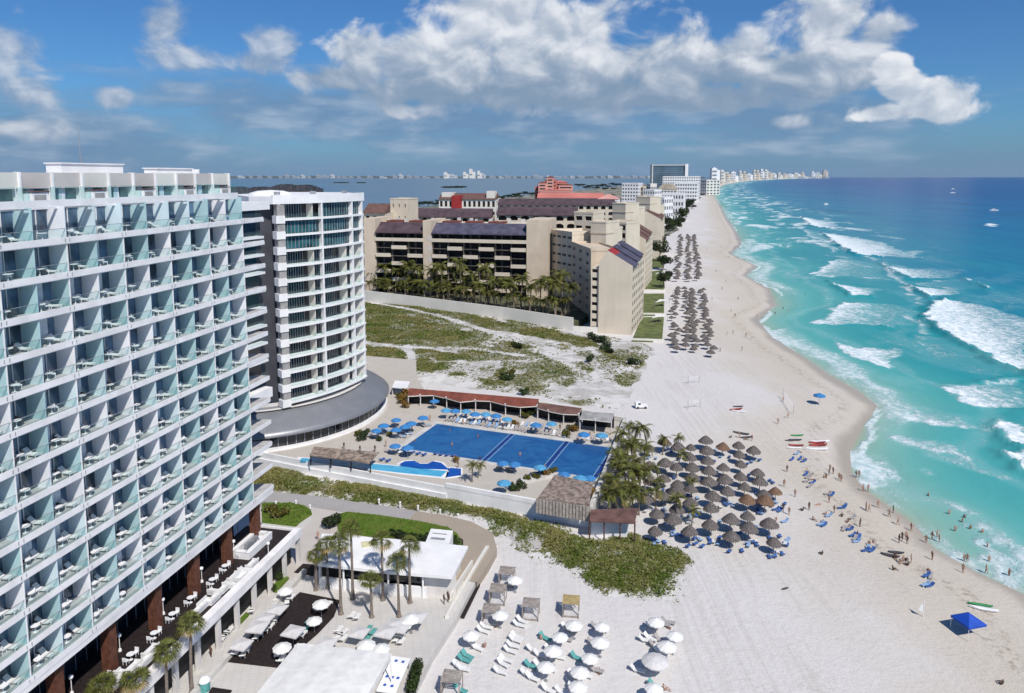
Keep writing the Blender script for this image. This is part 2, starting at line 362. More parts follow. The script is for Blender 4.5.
class NT:
    def __init__(s, name):
        s.m, s.nt = nodes(name); s.L = s.nt.links
        s.out = N(s.nt, 'ShaderNodeOutputMaterial'); s.b = N(s.nt, 'ShaderNodeBsdfPrincipled'); s.L.new(s.b.outputs[0], s.out.inputs[0])
        s.tc = N(s.nt, 'ShaderNodeTexCoord')
    def attr(s, n): return N(s.nt, 'ShaderNodeAttribute', attribute_name=n).outputs['Fac']
    def math(s, op, a, b=None, clamp=False):
        n = s.nt.nodes.new('ShaderNodeMath'); n.operation = op; n.use_clamp = clamp
        for i, x in enumerate((a, b)):
            if x is None: continue
            if isinstance(x, (int, float)): n.inputs[i].default_value = x
            else: s.L.new(x, n.inputs[i])
        return n.outputs[0]
    def map(s, x, a, b, c=0, d=1, smooth=True):
        n = N(s.nt, 'ShaderNodeMapRange', interpolation_type='SMOOTHSTEP' if smooth else 'LINEAR')
        for k, v_ in zip(('From Min', 'From Max', 'To Min', 'To Max'), (a, b, c, d)): n.inputs[k].default_value = v_
        s.L.new(x, n.inputs['Value']); return n.outputs['Result']
    def vec(s, scale=(1, 1, 1), src=None):
        n = s.nt.nodes.new('ShaderNodeVectorMath'); n.operation = 'MULTIPLY'; s.L.new(src or s.tc.outputs['Object'], n.inputs[0]); n.inputs[1].default_value = scale; return n.outputs[0]
    def xyz(s, x, y):
        n = N(s.nt, 'ShaderNodeCombineXYZ'); s.L.new(x, n.inputs[0]); s.L.new(y, n.inputs[1]); return n.outputs[0]
    def noise(s, vec, scale=1, det=4, rough=.5, dist=0):
        n = N(s.nt, 'ShaderNodeTexNoise'); n.inputs['Scale'].default_value = scale; n.inputs['Detail'].default_value = det; n.inputs['Roughness'].default_value = rough
        n.inputs['Distortion'].default_value = dist; s.L.new(vec, n.inputs['Vector']); return n.outputs['Fac']
    def mix(s, f, a, b):
        n = N(s.nt, 'ShaderNodeMix', data_type='RGBA'); 
        if isinstance(f, (int, float)): n.inputs['Factor'].default_value = f
        else: s.L.new(f, n.inputs['Factor'])
        for k, x in (('A', a), ('B', b)):
            if isinstance(x, tuple): n.inputs[k].default_value = (*x, 1)
            else: s.L.new(x, n.inputs[k])
        return n.outputs['Result']
    def ramp(s, x, stops):
        n = N(s.nt, 'ShaderNodeValToRGB'); e = n.color_ramp.elements
        while len(e) < len(stops): e.new(.5)
        for el_, (p, c_) in zip(e, stops): el_.position = p; el_.color = (*c_, 1)
        s.L.new(x, n.inputs[0]); return n.outputs[0]
    def bump(s, h, strength=.3, dist=.1):
        n = N(s.nt, 'ShaderNodeBump'); n.inputs['Strength'].default_value = strength; n.inputs['Distance'].default_value = dist
        s.L.new(h, n.inputs['Height']); s.L.new(n.outputs[0], s.b.inputs['Normal'])
    def col(s, c): s.L.new(c, s.b.inputs['Base Color'])

# sand
t = NT('beach_sand'); off = t.attr('off')
big = t.noise(t.vec((1, .6, 1)), .045, 5, .55); fine = t.noise(t.vec(), .9, 5, .65); track = t.noise(t.vec((1.1, .035, 1)), 1, 3, .6)
zone = t.math('ADD', off, t.math('MULTIPLY', t.math('SUBTRACT', big, .5), 60))
c = t.mix(t.map(zone, -46, -14), (.605, .578, .560), (.52, .467, .395))
c = t.mix(t.math('MULTIPLY', t.map(big, .42, .68), .35), c, (.62, .59, .55))
c = t.mix(t.map(fine, .50, .72, 0, .16), c, (.36, .31, .26))
c = t.mix(t.map(t.math('MULTIPLY', track, t.map(big, .40, .55)), .45, .60, 0, .25), c, (.42, .39, .36))
foot = t.noise(t.vec(), 2.2, 3, .7); fmask = t.map(t.noise(t.vec((1, .35, 1)), .06, 4, .6), .45, .62)
c = t.mix(t.math('MULTIPLY', t.map(foot, .52, .66), t.math('MULTIPLY', fmask, .42)), c, (.33, .29, .25))
swash = t.noise(t.vec((.6, .25, 1)), .12, 4, .5); wz = t.math('ADD', off, t.math('MULTIPLY', t.math('SUBTRACT', swash, .5), 9))
wet = t.map(wz, -5.2, -.8); weed = t.math('MULTIPLY', t.map(wz, -13, -10), t.math('SUBTRACT', 1, t.map(wz, -9.5, -7))); c = t.mix(t.math('MULTIPLY', weed, t.map(t.noise(t.vec(), .8, 5, .7), .50, .62, 0, .5)), c, (.16, .12, .07)); c = t.mix(wet, c, (.40, .345, .275)); t.col(c)
t.L.new(t.map(wz, -5, -2, .92, .30), t.b.inputs['Roughness']); t.b.inputs['Specular IOR Level'].default_value = .3
t.bump(t.math('ADD', t.math('MULTIPLY', foot, .5), t.math('ADD', fine, t.math('MULTIPLY', track, .6))), .55, .25)
sand_m = t.m
ys = np.concatenate([grow(-200, 60, 6, 1)[:-1], grow(60, 420, 1.6, 1.004)[:-1], grow(420, 26000, 4, 1.05)])
offs = np.concatenate([[-1500, -900, -640, -615, -560, -450, -330, -240, -180], np.arange(-150, -50, 5), np.arange(-50, 12, 1.6), [14, 20, 30, 45]])
Yg, Og = np.meshgrid(ys, offs, indexing='ij'); Xg = Xs(Yg)+Og
d = -Og
def sand_z(X, Y):
    d_ = Xs(Y)-X
    return np.interp(d_, [-45, -12, 0, 7, 26, 40, 80, 610, 640, 1500], [-3, -1.0, 0, .55, 1.5, 1.95, 2.0, 2.0, 2.0, 2.0])
Zg = sand_z(Xg, Yg) + np.where(d > 12, (vfbm(Xg, Yg, 9, 3)-.5)*.20, 0)
far = Yg > 520
Zg = np.where(far & (d > 612), -2.0, Zg)
sand = struct(gridmesh('sand', Xg, Yg, Zg, sand_m, {'off': Og}))
def gz(X, Y): return float(sand_z(np.array([X]), np.array([Y]))[0])

# sea
foam_px = [ ([(878,260),(890,263),(909,285),(921,304),(913,307),(898,290)], .66), ([(838,258),(880,262),(884,268),(842,264)], .6), ([(800,228),(824,232),(850,240),(836,246),(806,236)], .62), ([(915,306),(905,318),(912,332),(935,334),(925,318)], .6),([(762,336),(800,350),(850,377),(876,398),(886,392),(866,370),(826,346),(788,326)], .80), ([(880,398),(930,404),(985,418),(1000,430),(940,420),(890,410)], .62), ([(905,440),(960,452),(1010,470),(1040,490),(980,480),(920,458)], .56),  # outline on the photograph, how dense the broken water is
 ([(800,217),(812,218),(842,225),(838,229),(812,227)], 1.0), ([(822,233),(850,236),(880,241),(906,251),(880,257),(856,256),(838,247)], 1.1),
 ([(806,275),(820,266),(838,259),(887,264),(886,279),(846,277)], .72), ([(883,264),(905,268),(962,271),(955,279),(904,278)], .82),
 ([(826,280),(840,284),(885,289),(880,295),(850,297)], .9), ([(812,325),(826,309),(840,302),(894,304),(922,311),(918,322),(880,327),(825,328)], .82),
 ([(901,284),(918,287),(968,291),(962,296),(922,297)], .95), ([(917,306),(940,298),(975,303),(1000,309),(1040,322),(1040,380),(1005,367),(970,349),(935,330)], 1.05),
 ([(832,340),(852,345),(909,349),(900,357),(876,364),(850,354)], 1.0), ([(930,386),(956,388),(1000,384),(1040,378),(1040,412),(1005,408),(965,401)], .85),
 ([(995,432),(1008,422),(1040,426),(1040,458),(1012,450)], 1.2), ([(1005,458),(1020,454),(1040,452),(1040,484),(1014,471)], 1.2),
 ([(843,449),(862,449),(886,461),(913,478),(912,496),(884,502),(862,490)], .98), ([(880,402),(905,408),(960,418),(995,430),(985,434),(930,424),(886,416)], .84),
 ([(862,425),(900,432),(960,447),(1000,462),(996,470),(940,458),(880,440)], .72), ([(905,470),(925,472),(936,478),(920,480)], .75),
 ([(940,392),(960,395),(1010,404),(1000,407),(960,402)], 1.2), ([(963,278),(975,279),(972,283)], 1.0), ([(978,283),(996,287),(992,290),(980,288)], 1.0), ([(985,223),(998,225),(996,228),(986,226)], 1.0),
 ([(985,543),(1040,555),(1040,604),(1000,582)], .88), ([(935,528),(985,553),(1012,575),(1000,584),(960,564),(925,540)], .80),
 ([(870,500),(905,512),(932,535),(925,544),(898,522)], .86), ([(905,283),(985,277),(1010,285),(960,292)], .5), ([(900,330),(960,338),(990,360),(920,352)], .5)]
ysea = np.concatenate([grow(-150, 85, 12, 1)[:-1], grow(85, 700, .95, 1.0042)[:-1], grow(700, 4000, 5, 1.03)[:-1], grow(4000, 34000, 150, 1.12)])
osea = np.concatenate([np.arange(-12, 190, 1.25), grow(190, 40000, 1.6, 1.085)])
Ys, Os = np.meshgrid(ysea, osea, indexing='ij'); Xq = Xs(Ys)+Os
foam = np.zeros_like(Xq); crest = np.zeros_like(Xq)
def inside_dist(poly, X, Y):
    ins = np.zeros(X.shape, bool); dm = np.full(X.shape, 1e9); n = len(poly)
    for i in range(n):
        (x0, y0), (x1, y1) = poly[i], poly[(i+1) % n]
        cnd = (y0 > Y) != (y1 > Y)
        with np.errstate(divide='ignore', invalid='ignore'): xi = (x1-x0)*(Y-y0)/(y1-y0)+x0
        ins ^= cnd & (X < xi)
        tt = np.clip(((X-x0)*(x1-x0)+(Y-y0)*(y1-y0))/((x1-x0)**2+(y1-y0)**2+1e-9), 0, 1)
        dm = np.minimum(dm, np.hypot(X-x0-tt*(x1-x0), Y-y0-tt*(y1-y0)))
    return np.where(ins, dm, -dm)
wob = (vfbm(Xq, Ys, 18, 11, 5)-.48)*16; wob2 = (vfbm(Xq, Ys*.6, 11, 12, 5)-.48)*11
for px, dens in foam_px:
    P_ = [(G(x, y, 0).x, G(x, y, 0).y) for x, y in px]
    xs = [a for a, b in P_]; yy = [b for a, b in P_]
    r0, r1 = np.searchsorted(ysea, [min(yy)-15, max(yy)+15])
    sl_ = slice(r0, r1); X_, Y_, O_ = Xq[sl_], Ys[sl_], Os[sl_]
    sd = inside_dist(P_, X_+wob2[sl_]*.8, Y_+wob[sl_]*1.5)+(vfbm(X_, Y_, 5, 77)-.48)*5; inn = sd > 0
    if not inn.any(): continue
    omin = np.where(inn, O_, 1e9).min(1, keepdims=True); omax = np.where(inn, O_, -1e9).max(1, keepdims=True)
    tt = np.clip((O_-omin)/np.maximum(omax-omin, 3), 0, 1)
    front = np.exp(-np.maximum(O_-omin, 0)/6.0); val = sstep(sd, -1.0, 3.2)*np.minimum(1.15, dens*(.50+.34*(1-tt)+.42*front))
    foam[sl_] = np.maximum(foam[sl_], val)
    if dens > .8: crest[sl_] = np.maximum(crest[sl_], sstep(sd, -2.5, 1.5)*np.exp(-tt*4.5)*min(dens, 1.1))
sw = Os+(vfbm(Xq*1.0, Ys, 22, 5)-.47)*14
foam = np.maximum(foam, (1-sstep(np.abs(sw-1.0), .4, 2.6))*.88*(Ys < 2500)*(sstep(vfbm(Xq, Ys, 30, 8), .3, .5)*.6+.4))
foam = np.maximum(foam, (1-sstep(np.abs(sw-8), 2, 11))*.66*(Ys < 1500)*(sstep(vfbm(Xq, Ys, 40, 18), .34, .5)*.6+.4))
foam = np.maximum(foam, (1-sstep(np.abs(Os-26-(vfbm(Xq, Ys, 45, 28)-.47)*40), 1, 7))*.42*(Ys < 900))
Zs = crest*1.7*sstep(Os, 22, 45) + np.where(Os > 10, .16*np.sin(Os*.33+2*vfbm(Xq, Ys, 60, 9)*6), 0)*np.clip((900-Ys)/600, 0, 1)
Zs = np.where(Os > 2500, 0, Zs)
t = NT('sea_water'); off = t.attr('off'); fo = t.attr('foam')
lg = t.math('LOGARITHM', t.math('ADD', t.math('MAXIMUM', off, 0), 1), 10)           # 0 at the edge, 4 ten km out
patch = t.noise(t.vec((1, .35, 1)), .016, 5, .55)
lgn = t.math('ADD', lg, t.math('MULTIPLY', t.math('SUBTRACT', patch, .5), .55))
c = t.ramp(t.math('MULTIPLY', lgn, .25), [(0, (.33, .36, .27)), (.20, (.20, .39, .33)), (.33, (.085, .355, .345)), (.44, (.025, .260, .290)), (.53, (.018, .200, .285)), (.62, (.009, .135, .265)), (.74, (.005, .068, .23)), (1, (.004, .045, .19))])
deep = t.noise(t.vec((1, .25, 1)), .004, 4, .5); c = t.mix(t.math('MULTIPLY', t.map(deep, .5, .65), t.map(lg, 2.0, 2.7, 0, .35)), c, (.004, .045, .12))
geo = N(t.nt, 'ShaderNodeNewGeometry'); sp = N(t.nt, 'ShaderNodeSeparateXYZ'); t.L.new(geo.outputs['Position'], sp.inputs[0])
sv = t.xyz(t.math('MULTIPLY', off, .026), t.math('MULTIPLY', sp.outputs['Y'], .0125))
streak = t.noise(sv, 1.0, 6, .62, .5)
band = t.math('MULTIPLY', t.map(off, 3, 16), t.math('SUBTRACT', 1, t.map(off, 110, 260)))
farb = t.map(sp.outputs['Y'], 380, 700)
sf = t.math('MULTIPLY', t.math('MULTIPLY', t.map(streak, .44, .62), band), t.math('ADD', t.math('MULTIPLY', farb, .36), .42))
lace = t.noise(t.vec((1, .8, 1)), .42, 6, .72, .6); lace2 = t.noise(t.vec((1, .55, 1)), .11, 4, .6)
ft = t.math('ADD', t.math('MAXIMUM', fo, sf), t.math('ADD', t.math('MULTIPLY', t.math('SUBTRACT', lace, .5), 1.15), t.math('MULTIPLY', t.math('SUBTRACT', lace2, .5), .45)))
fm = t.math('MULTIPLY', t.math('MULTIPLY', t.map(ft, .44, .84), t.map(off, 2, 26, .66, .97)), t.map(t.math('MAXIMUM', fo, sf), .04, .3))
milk = t.math('MULTIPLY', t.map(t.math('MAXIMUM', fo, sf), .1, .9), .42)
c = t.mix(milk, c, (.38, .56, .58)); ftx = t.noise(t.vec((1, .7, 1)), .55, 5, .65); c = t.mix(fm, c, t.mix(t.map(ftx, .38, .60), (.46, .58, .62), (.80, .82, .83))); t.col(c)
t.L.new(t.math('ADD', t.math('MULTIPLY', fm, .6), .20), t.b.inputs['Roughness'])
t.b.inputs['Specular IOR Level'].default_value = .008; t.b.inputs['IOR'].default_value = 1.33
rip = t.noise(t.vec((1, .45, 1)), .35, 5, .6); rip2 = t.noise(t.vec((1, .4, 1)), .05, 4, .6)
t.bump(t.math('ADD', t.math('ADD', t.math('MULTIPLY', rip, .5), t.math('MULTIPLY', rip2, 1.4)), t.math('MULTIPLY', fm, t.math('ADD', lace, .4))), .5, .7)
sea = struct(gridmesh('sea', Xq, Ys, Zs, t.m, {'off': Os, 'foam': foam}))

# lagoon behind the strip of land, the far shore
t = NT('lagoon_water'); nz = t.noise(t.vec((.35, 1, 1)), .01, 5, .6); nz2 = t.noise(t.vec((.2, 1, 1)), .0012, 4, .5)
c = t.mix(t.map(nz, .4, .65), (.090, .160, .222), (.118, .190, .25)); c = t.mix(t.map(nz2, .5, .7), c, (.12, .215, .235)); t.col(c)
t.b.inputs['Roughness'].default_value = .32; t.b.inputs['Specular IOR Level'].default_value = .3; t.bump(t.noise(t.vec((.5, 1, 1)), .2, 4, .6), .25, .5)
yl = [-200, 300, 700, 1500, 3000, 6000, 12000, 26000, 34000]
Y2, K2 = np.meshgrid(np.array(yl, float), np.array([0., 1.]), indexing='ij')
X2 = np.where(K2 < .5, -40000, Xs(np.minimum(Y2, 26000))-300)
struct(gridmesh('lagoon', X2, Y2, np.zeros_like(X2), t.m, {}, False))
t = NT('far_shore_scrub'); nz = t.noise(t.vec(), .004, 5, .6)
t.col(t.mix(t.map(nz, .35, .65), (.05, .075, .075), (.10, .115, .10))); t.b.inputs['Roughness'].default_value = .9
farshore_m = t.m
xs_ = np.linspace(-14500, 5200, 260); prof = np.array([-30, 0, 250, 900, 2600, 2700.])
Xf, Kf = np.meshgrid(xs_, np.arange(6), indexing='ij'); Yf = 19500-(Xf+3000)*.06+prof[Kf]+vfbm(Xf, Kf*0, 1400, 4)*700
hz = (22+60*vfbm(Xf, Kf*100, 320, 6, 4))
Zf = np.choose(Kf, [-3+0*Xf, 2+.4*hz, .8*hz, hz, hz*1.05, 0*Xf-3])
struct(gridmesh('hills', Xf, Yf, Zf, farshore_m, {}))
# the strip of land between beach and lagoon
t = NT('strip_ground'); a1 = t.noise(t.vec(), .02, 6, .6); a2 = t.noise(t.vec(), .12, 4, .6)
c = t.mix(t.map(a1, .40, .55), (.055, .07, .03), (.34, .31, .26)); c = t.mix(t.map(a2, .5, .62, 0, .7), c, (.045, .06, .028)); t.col(c); t.b.inputs['Roughness'].default_value = .9
yl = np.concatenate([grow(400, 26000, 30, 1.08)]); ol = np.array([-600, -450, -300, -200, -130, -95, -72.])
Y3, O3 = np.meshgrid(yl, ol, indexing='ij'); wv = (vfbm(Y3, O3*0, 120, 2)-.5)*26*(O3 > -80)
struct(gridmesh('land', Xs(Y3)+O3+wv, Y3, 2.25+0*Y3+(O3 > -100)*0, t.m, {}))
# ---------------------------------------------------------------- big white hotel on the left
def Pj(p):
    a = p[1]*CP-(p[2]-CAM_H)*SP; b = p[1]*SP+(p[2]-CAM_H)*CP
    return PCX+FPX*p[0]/a, PCY-FPX*b/a
HO = Vector((-37.4, 109.0, 0)); HE = Vector((.201, .98, 0)).normalized(); HI = Vector((-HE.y, HE.x, 0)); HRZ = math.atan2(HE.y, HE.x)
def HW(x, y, z): return HO+HE*x+HI*y+Vector((0, 0, z))
def HL(p): q = p-HO; return q.dot(HE), q.dot(HI)
def hx(px, y, z):
    lo, hi_ = -75., 30.
    for _ in range(50):
        m = (lo+hi_)/2
        if Pj(HW(m, y, z))[0] < px: lo = m
        else: hi_ = m
    return (lo+hi_)/2
hotel = thing('beachfront_hotel', 'long white hotel slab with rows of balconies and teal glass dividers filling the left side', 'hotel', HO, HRZ)
XN, NB, BW = -66.0, 15, 3.92
ZL = [57.7-3.5*k for k in range(13)]
b = MB(); b.box(XN, -5.2, 2.15, 17, 15.21, 57.6); b.box(XN, -4, 5.2, 17, 7, 15.2); b.build('wall', offwhite, hotel)
for k, z in enumerate(ZL):
    s_ = MB(); s_.prism([(XN, 0), (-.6, 0), (-.1, .15), (0, .6), (-1.2, 4.5), (-5.2, 5.5), (-5.2, 2.2), (XN, 2.2)], z-.54, z, 0, 2)
    s_.box(XN, -.6, -.06, 0, z-.46, z+.20)
    if k == 12: s_.box(XN, -.6, .02, 1.2, z-1.15, z-.545)
    for i in range(0, NB, 2):
        for dx in (-.28, .28): s_.box(-6-BW*i+dx-.045, -6-BW*i+dx+.045, -.075, -.06, z-.32, z+.06, 1)
    s_.build('balcony_slab', [white2, metal, floorgrey], hotel)
rest = {n: MB() for n in ('divider', 'glass_railing', 'balcony_door')}
count = {n: 0 for n in rest}
order = sorted(((i, k) for i in range(NB) for k in range(13)), key=lambda a: (a[0] > 11, -a[0]-a[1]*.2))
panelmats = [teal, teal2, whitepanel]
for i, k in order:
    z = ZL[k]; zt = ZL[k-1]-.54 if k else 61.0
    x1 = -6-BW*i; x0 = x1-BW; mi = random.choices((0, 1, 2), (.42, .33, .25))[0]
    solo = count['divider'] < 99
    a = MB(); a.box(x1-.06, x1+.06, .10, 2.14, z, zt)
    if solo: a.build('divider', panelmats[mi], hotel)
    else: rest['divider'].box(x1-.06, x1+.06, .10, 2.14, z, zt, mi)
    g = MB() if solo else rest['glass_railing']; g.quad((x0+.1, .05, z+.08), (x1-.1, .05, z+.08), (x1-.1, .05, z+1.05), (x0+.1, .05, z+1.05), 0)
    hr = MB() if solo else g; hr.box(x0+.1, x1-.1, .02, .08, z+1.05, z+1.10, 1)
    if solo: hr.build('handrail', [railglass, metal], g.build('glass_railing', [railglass, metal], hotel))
    dgl = MB() if solo else rest['balcony_door']; sh_ = random.uniform(-.3, .3); m_ = random.random()
    dgl.box(x0+.15, x1-.2, 2.06, 2.13, z+.05, zt-.15, 0)
    if m_ < .85:
        cu = MB() if solo else dgl; cu.box(x0+1.3+sh_, x0+2.0+sh_+m_*.9, 2.0, 2.055, z+.06, zt-.16, 1)
    dgl.box(x0+2.35, x0+2.43, 1.98, 2.055, z+.05, zt-.15, 2); dgl.box(x0+.15, x1-.2, 1.99, 2.055, zt-.22, zt-.12, 2)
    if solo:
        do_ = dgl.build('balcony_door', [blueglass, curtain, white2], hotel)
        if m_ < .85: cu.build('curtain', [blueglass, curtain], do_)
    count['divider'] += 1
tag(rest['divider'].build('divider', panelmats, hotel), kind='stuff'); tag(rest['glass_railing'].build('glass_railing', [railglass, metal], hotel), kind='stuff')
tag(rest['balcony_door'].build('balcony_door', [blueglass, curtain, white2], hotel), kind='stuff')
for i in range(0, NB, 2):
    for k in range(1, 13):
        p_ = MB(); p_.box(-6-BW*i-.045, -6-BW*i+.045, .02, .10, ZL[k]+.21, ZL[k-1]-.54); p_.build('post', white2, hotel)
c_ = MB()
for k in range(1, 13): c_.box(-5.2, -4.4, 2.3, 5.3, ZL[k], ZL[k-1]-.54, 1); c_.box(-5.9, -5.2, 2.0, 2.2, ZL[k], ZL[k-1]-.54, 0)
c_.build('end_wall', [offwhite, darkglass], hotel)
# set-back floor, pergola beam and penthouse
b = MB(); b.box(XN, -4.0, 1.95, 17, 60.9, 61.25); b.box(XN, -4.0, 1.85, 1.95, 60.85, 61.6); b.build('upper_slab', white, hotel)
b = MB(); b.box(XN, -6.2, .78, 1.02, 60.75, 60.98); b.build('pergola_beam', white2, hotel)
for i in range(NB):
    if i % 2:
        s_ = MB(); x0 = -6-BW*(i+1)
        for j in range(6): s_.box(x0+.4, x0+BW-.3, .62-.11*j, .67-.11*j, 60.78, 60.9)
        s_.build('pergola_slats', metal, hotel)
XP = -4.0
b = MB(); b.box(XN, XP, 3.8, 15, 61.25, 64.25); b.build('penthouse_wall', offwhite, hotel)
nb = int((XP-XN)/BW)
for i in range(nb):
    x1 = XP-BW*i; x0 = x1-BW
    p_ = MB(); p_.box(x0+.12, x1-.12, 3.3, 3.79, 62.75, 64.35, 0); p_.build('parapet_panel', taupe if i % 3 else pale, hotel)
    p_ = MB(); p_.box(x1-.11, x1+.11, 3.05, 3.8, 61.25, 64.4); p_.build('fin_wall', white, hotel)
    g = MB()
    if i % 2 == 0:
        g.box(x0+.3, x0+2.2, 2.1, 3.2, 61.25, 62.35, 0); g.box(x0+.5, x0+1.9, 2.08, 2.1, 61.6, 62.15, 1); g.box(x0+.2, x0+2.3, 2.0, 3.3, 62.4, 62.5, 2)
        g.build('planter_box', [white, concrete, roofbrown], hotel)
    w_ = MB(); w_.box(x0+.4, x1-.4, 3.7, 3.785, 61.4, 62.7, 0); w_.box(x0+1.2, x0+2.0, 3.64, 3.695, 61.4, 62.7, 1); w_.build('penthouse_window', [tealglass, curtain], hotel)
    g = MB(); g.box(x0+(2.3 if i % 2 == 0 else .3), x1-.15, 2.02, 2.06, 61.3, 62.9, 0); g.box(x0+2.25, x0+2.3, 2.0, 2.06, 61.25, 62.95, 1); g.build('glass_screen', [railglass, white2], hotel)
for j in range(3):
    g = MB(); g.quad((XP+.3+j*1.2, 2.4, 61.3), (XP+1.3+j*1.2, 2.4, 61.3), (XP+1.3+j*1.2, 2.4, 63.1), (XP+.3+j*1.2, 2.4, 63.1)); g.build('glass_screen', railglass, hotel)
for a_, c_, zt in ((46, 123, 65.35), (144, 192, 64.95), (187, 198, 64.8)):
    x0, x1 = hx(a_, 8.5, 65), hx(c_, 6.5, 65)
    p_ = MB(); p_.box(x0, x1, 6.5, 8.5, 64.2, zt); p_.box(x0-.15, x1+.15, 6.35, 8.65, zt, zt+.14); p_.build('roof_box', white, hotel)
m = MB(); x0 = hx(84, 10, 66); m.tube([(x0, 10.5, 64.2), (x0, 10.5, 70.5)], [.07, .03], 5)
for z in (66, 67.5, 69): m.box(x0-.25, x0+.25, 10.47, 10.53, z, z+.03)
m.build('antenna', metal, hotel)
# ground floor behind brown columns
b = MB(); b.box(XN, -4, 5.0, 5.2, 8.5, 15.2, 0); b.box(XN, -4, 2.0, 5.0, 15.0, 15.2, 1)
for i in range(40): b.box(XN+.6+i*1.6, XN+.68+i*1.6, 4.93, 4.995, 8.5, 15, 2)
b.build('lobby_glazing', [darkglass, offwhite, metal], hotel)
for px, py in ((257, 531), (229, 548), (196, 575), (157.7, 605), (112, 640), (59, 680), (-4, 725)):
    x = hx(px, 1.0, 10); c_ = MB(); c_.box(x-.55, x+.55, .7, 1.9, 8.5, 15.22); c_.build('column', woodred, hotel)

# balcony furniture: one table and two chairs a balcony, things of their own
tb = MB(); tb.lathe([(.0, .74), (.46, .74), (.46, .70), (.05, .69), (.05, .04), (.24, .03), (.24, 0)], 14)
TAB = tb.mesh('balcony_table', whiteplastic)
cm = MB(); cm.box(-.26, .26, -.25, .25, .36, .44); cm.box(-.26, .26, .22, .30, .44, .88)
for sx_, sy_ in ((-.22, -.2), (.22, -.2), (-.22, .22), (.22, .22)): cm.box(sx_-.025, sx_+.025, sy_-.025, sy_+.025, 0, .36)
CHW = cm.mesh('balcony_chair_white', whiteplastic); CHD = cm.mesh('balcony_chair_dark', darkseat)
lm = MB(); lm.box(-.3, .3, -.85, .2, .26, .38); lm.add([(-.3, .2, .26), (.3, .2, .26), (.3, .75, .75), (-.3, .75, .75), (-.3, .2, .38), (.3, .2, .38), (.3, .7, .85), (-.3, .7, .85)], [(0,1,2,3),(4,5,6,7),(0,3,7,4),(1,2,6,5),(2,3,7,6)])
for a_ in (-.26, .26): lm.box(a_-.03, a_+.03, -.8, -.74, 0, .26); lm.box(a_-.03, a_+.03, .1, .16, 0, .26)
LNG = lm.mesh('balcony_lounger', whitecanvas)
def ob(name, me, loc, rz=0, label=None, cat=None, group=None, scale=1):
    o = bpy.data.objects.new(name, me); COL.objects.link(o); o.location = loc; o.rotation_euler = (0, 0, rz)
    if scale != 1: o.scale = (scale,)*3
    return tag(o, label, cat, group)
NCH = [0]
for k in range(13):
    for i in range(12):
        x1 = -6-BW*i; z = ZL[k]; st = '%s floor from the top' % nth(k+1); by = '%s balcony from the right' % nth(i+1)
        ob('balcony_table', TAB, HW(x1-2.35+random.uniform(-.3, .3), 1.0+random.uniform(-.2, .2), z), HRZ, 'round white table, %s, %s' % (by, st), 'table', 'round tables on the hotel balconies')
        dk = random.random() < .45
        ob('balcony_chair', CHD if dk else CHW, HW(x1-3.2+random.uniform(-.1, .1), 1.2, z), HRZ+random.uniform(-.4, .4)-1.2, '%s balcony chair, %s, %s' % ('dark' if dk else 'white', by, st), 'chair', 'chairs on the hotel balconies')
        if random.random() < .9 and NCH[0] < 140: NCH[0] += 1; ob('balcony_chair', CHW if dk or random.random() < .6 else CHD, HW(x1-1.65+random.uniform(-.15, .15), 1.35, z), HRZ+random.uniform(-.5, .5)+1.3, 'chair right of the round table, %s, %s' % (by, st), 'chair', 'chairs on the hotel balconies')
        if random.random() < .62: ob('balcony_lounger', LNG, HW(x1-1.0, 1.15, z), HRZ+random.uniform(-.25, .25)+.2, 'white reclining chair, %s, %s' % (by, st), 'lounger', 'reclining chairs on the hotel balconies')

# ---------------------------------------------------------------- raised terrace in front of the hotel
DECK = 3.2; TZ = 8.5
terr = thing('raised_terrace', 'raised hotel terrace with very dark floor and broad white parapet below the balconies', 'terrace', HO, HRZ)
b = MB(); b.box(XN, -.6, -3.35, 5.0, 7.9, TZ); b.build('floor', wood_dark, terr)
b = MB(); b.box(XN, -.3, -4.5, -3.36, 7.7, 9.0); b.box(-.58, -.3, -3.36, 4.9, 7.9, 8.8); b.build('parapet', white2, terr)
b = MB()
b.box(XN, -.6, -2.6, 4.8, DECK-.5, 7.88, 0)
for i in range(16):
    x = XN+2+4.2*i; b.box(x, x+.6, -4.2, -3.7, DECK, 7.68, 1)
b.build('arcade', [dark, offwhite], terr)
pw = MB(); pw.box(XN, -3, -6.6, -5.9, DECK-.3, DECK+.7)
tag(pw.build('low_planter_wall', lightcon), 'long low pale wall at the foot of the raised dark terrace', 'wall'); bpy.data.objects['low_planter_wall'].location = HO; bpy.data.objects['low_planter_wall'].rotation_euler = (0, 0, HRZ)
# sofas, bar, lamps and dining sets on the terrace
def sofa():
    r = thing('terrace_sofa', 'x', 'sofa'); a = MB(); a.box(-1.0, 1.0, -.5, .5, .08, .42); a.build('seat', whiteplastic, r)
    a = MB(); a.box(-1.0, 1.0, .38, .55, .42, .85); a.build('backrest', whitecanvas, r)
    for s_ in (-1, 1): a = MB(); a.box(s_*.92-.1, s_*.92+.1, -.5, .38, .42, .62); a.build('armrest', whitecanvas, r)
    return proto(r)
SF = sofa()
sp_ = [(252, 564), (247.6, 570.7), (242, 576.5), (234, 577), (231.7, 585), (224.5, 588), (216, 592), (213, 599.6), (205, 604), (199.6, 609), (150.5, 651.4), (144.7, 662), (133, 668), (124.5, 674), (116, 684)]
for j, (x, y) in enumerate(sp_):
    x_, y_ = HL(G(x, y+2, TZ)); y_ = max(y_, -2.55)
    dup(SF, HW(x_, y_, TZ), HRZ+random.choice((0, math.pi, math.pi/2, math.pi)), 'white lounge sofa on the dark terrace, %s from the far end' % nth(j+1), 'white sofas on the dark hotel terrace')
drop(SF)
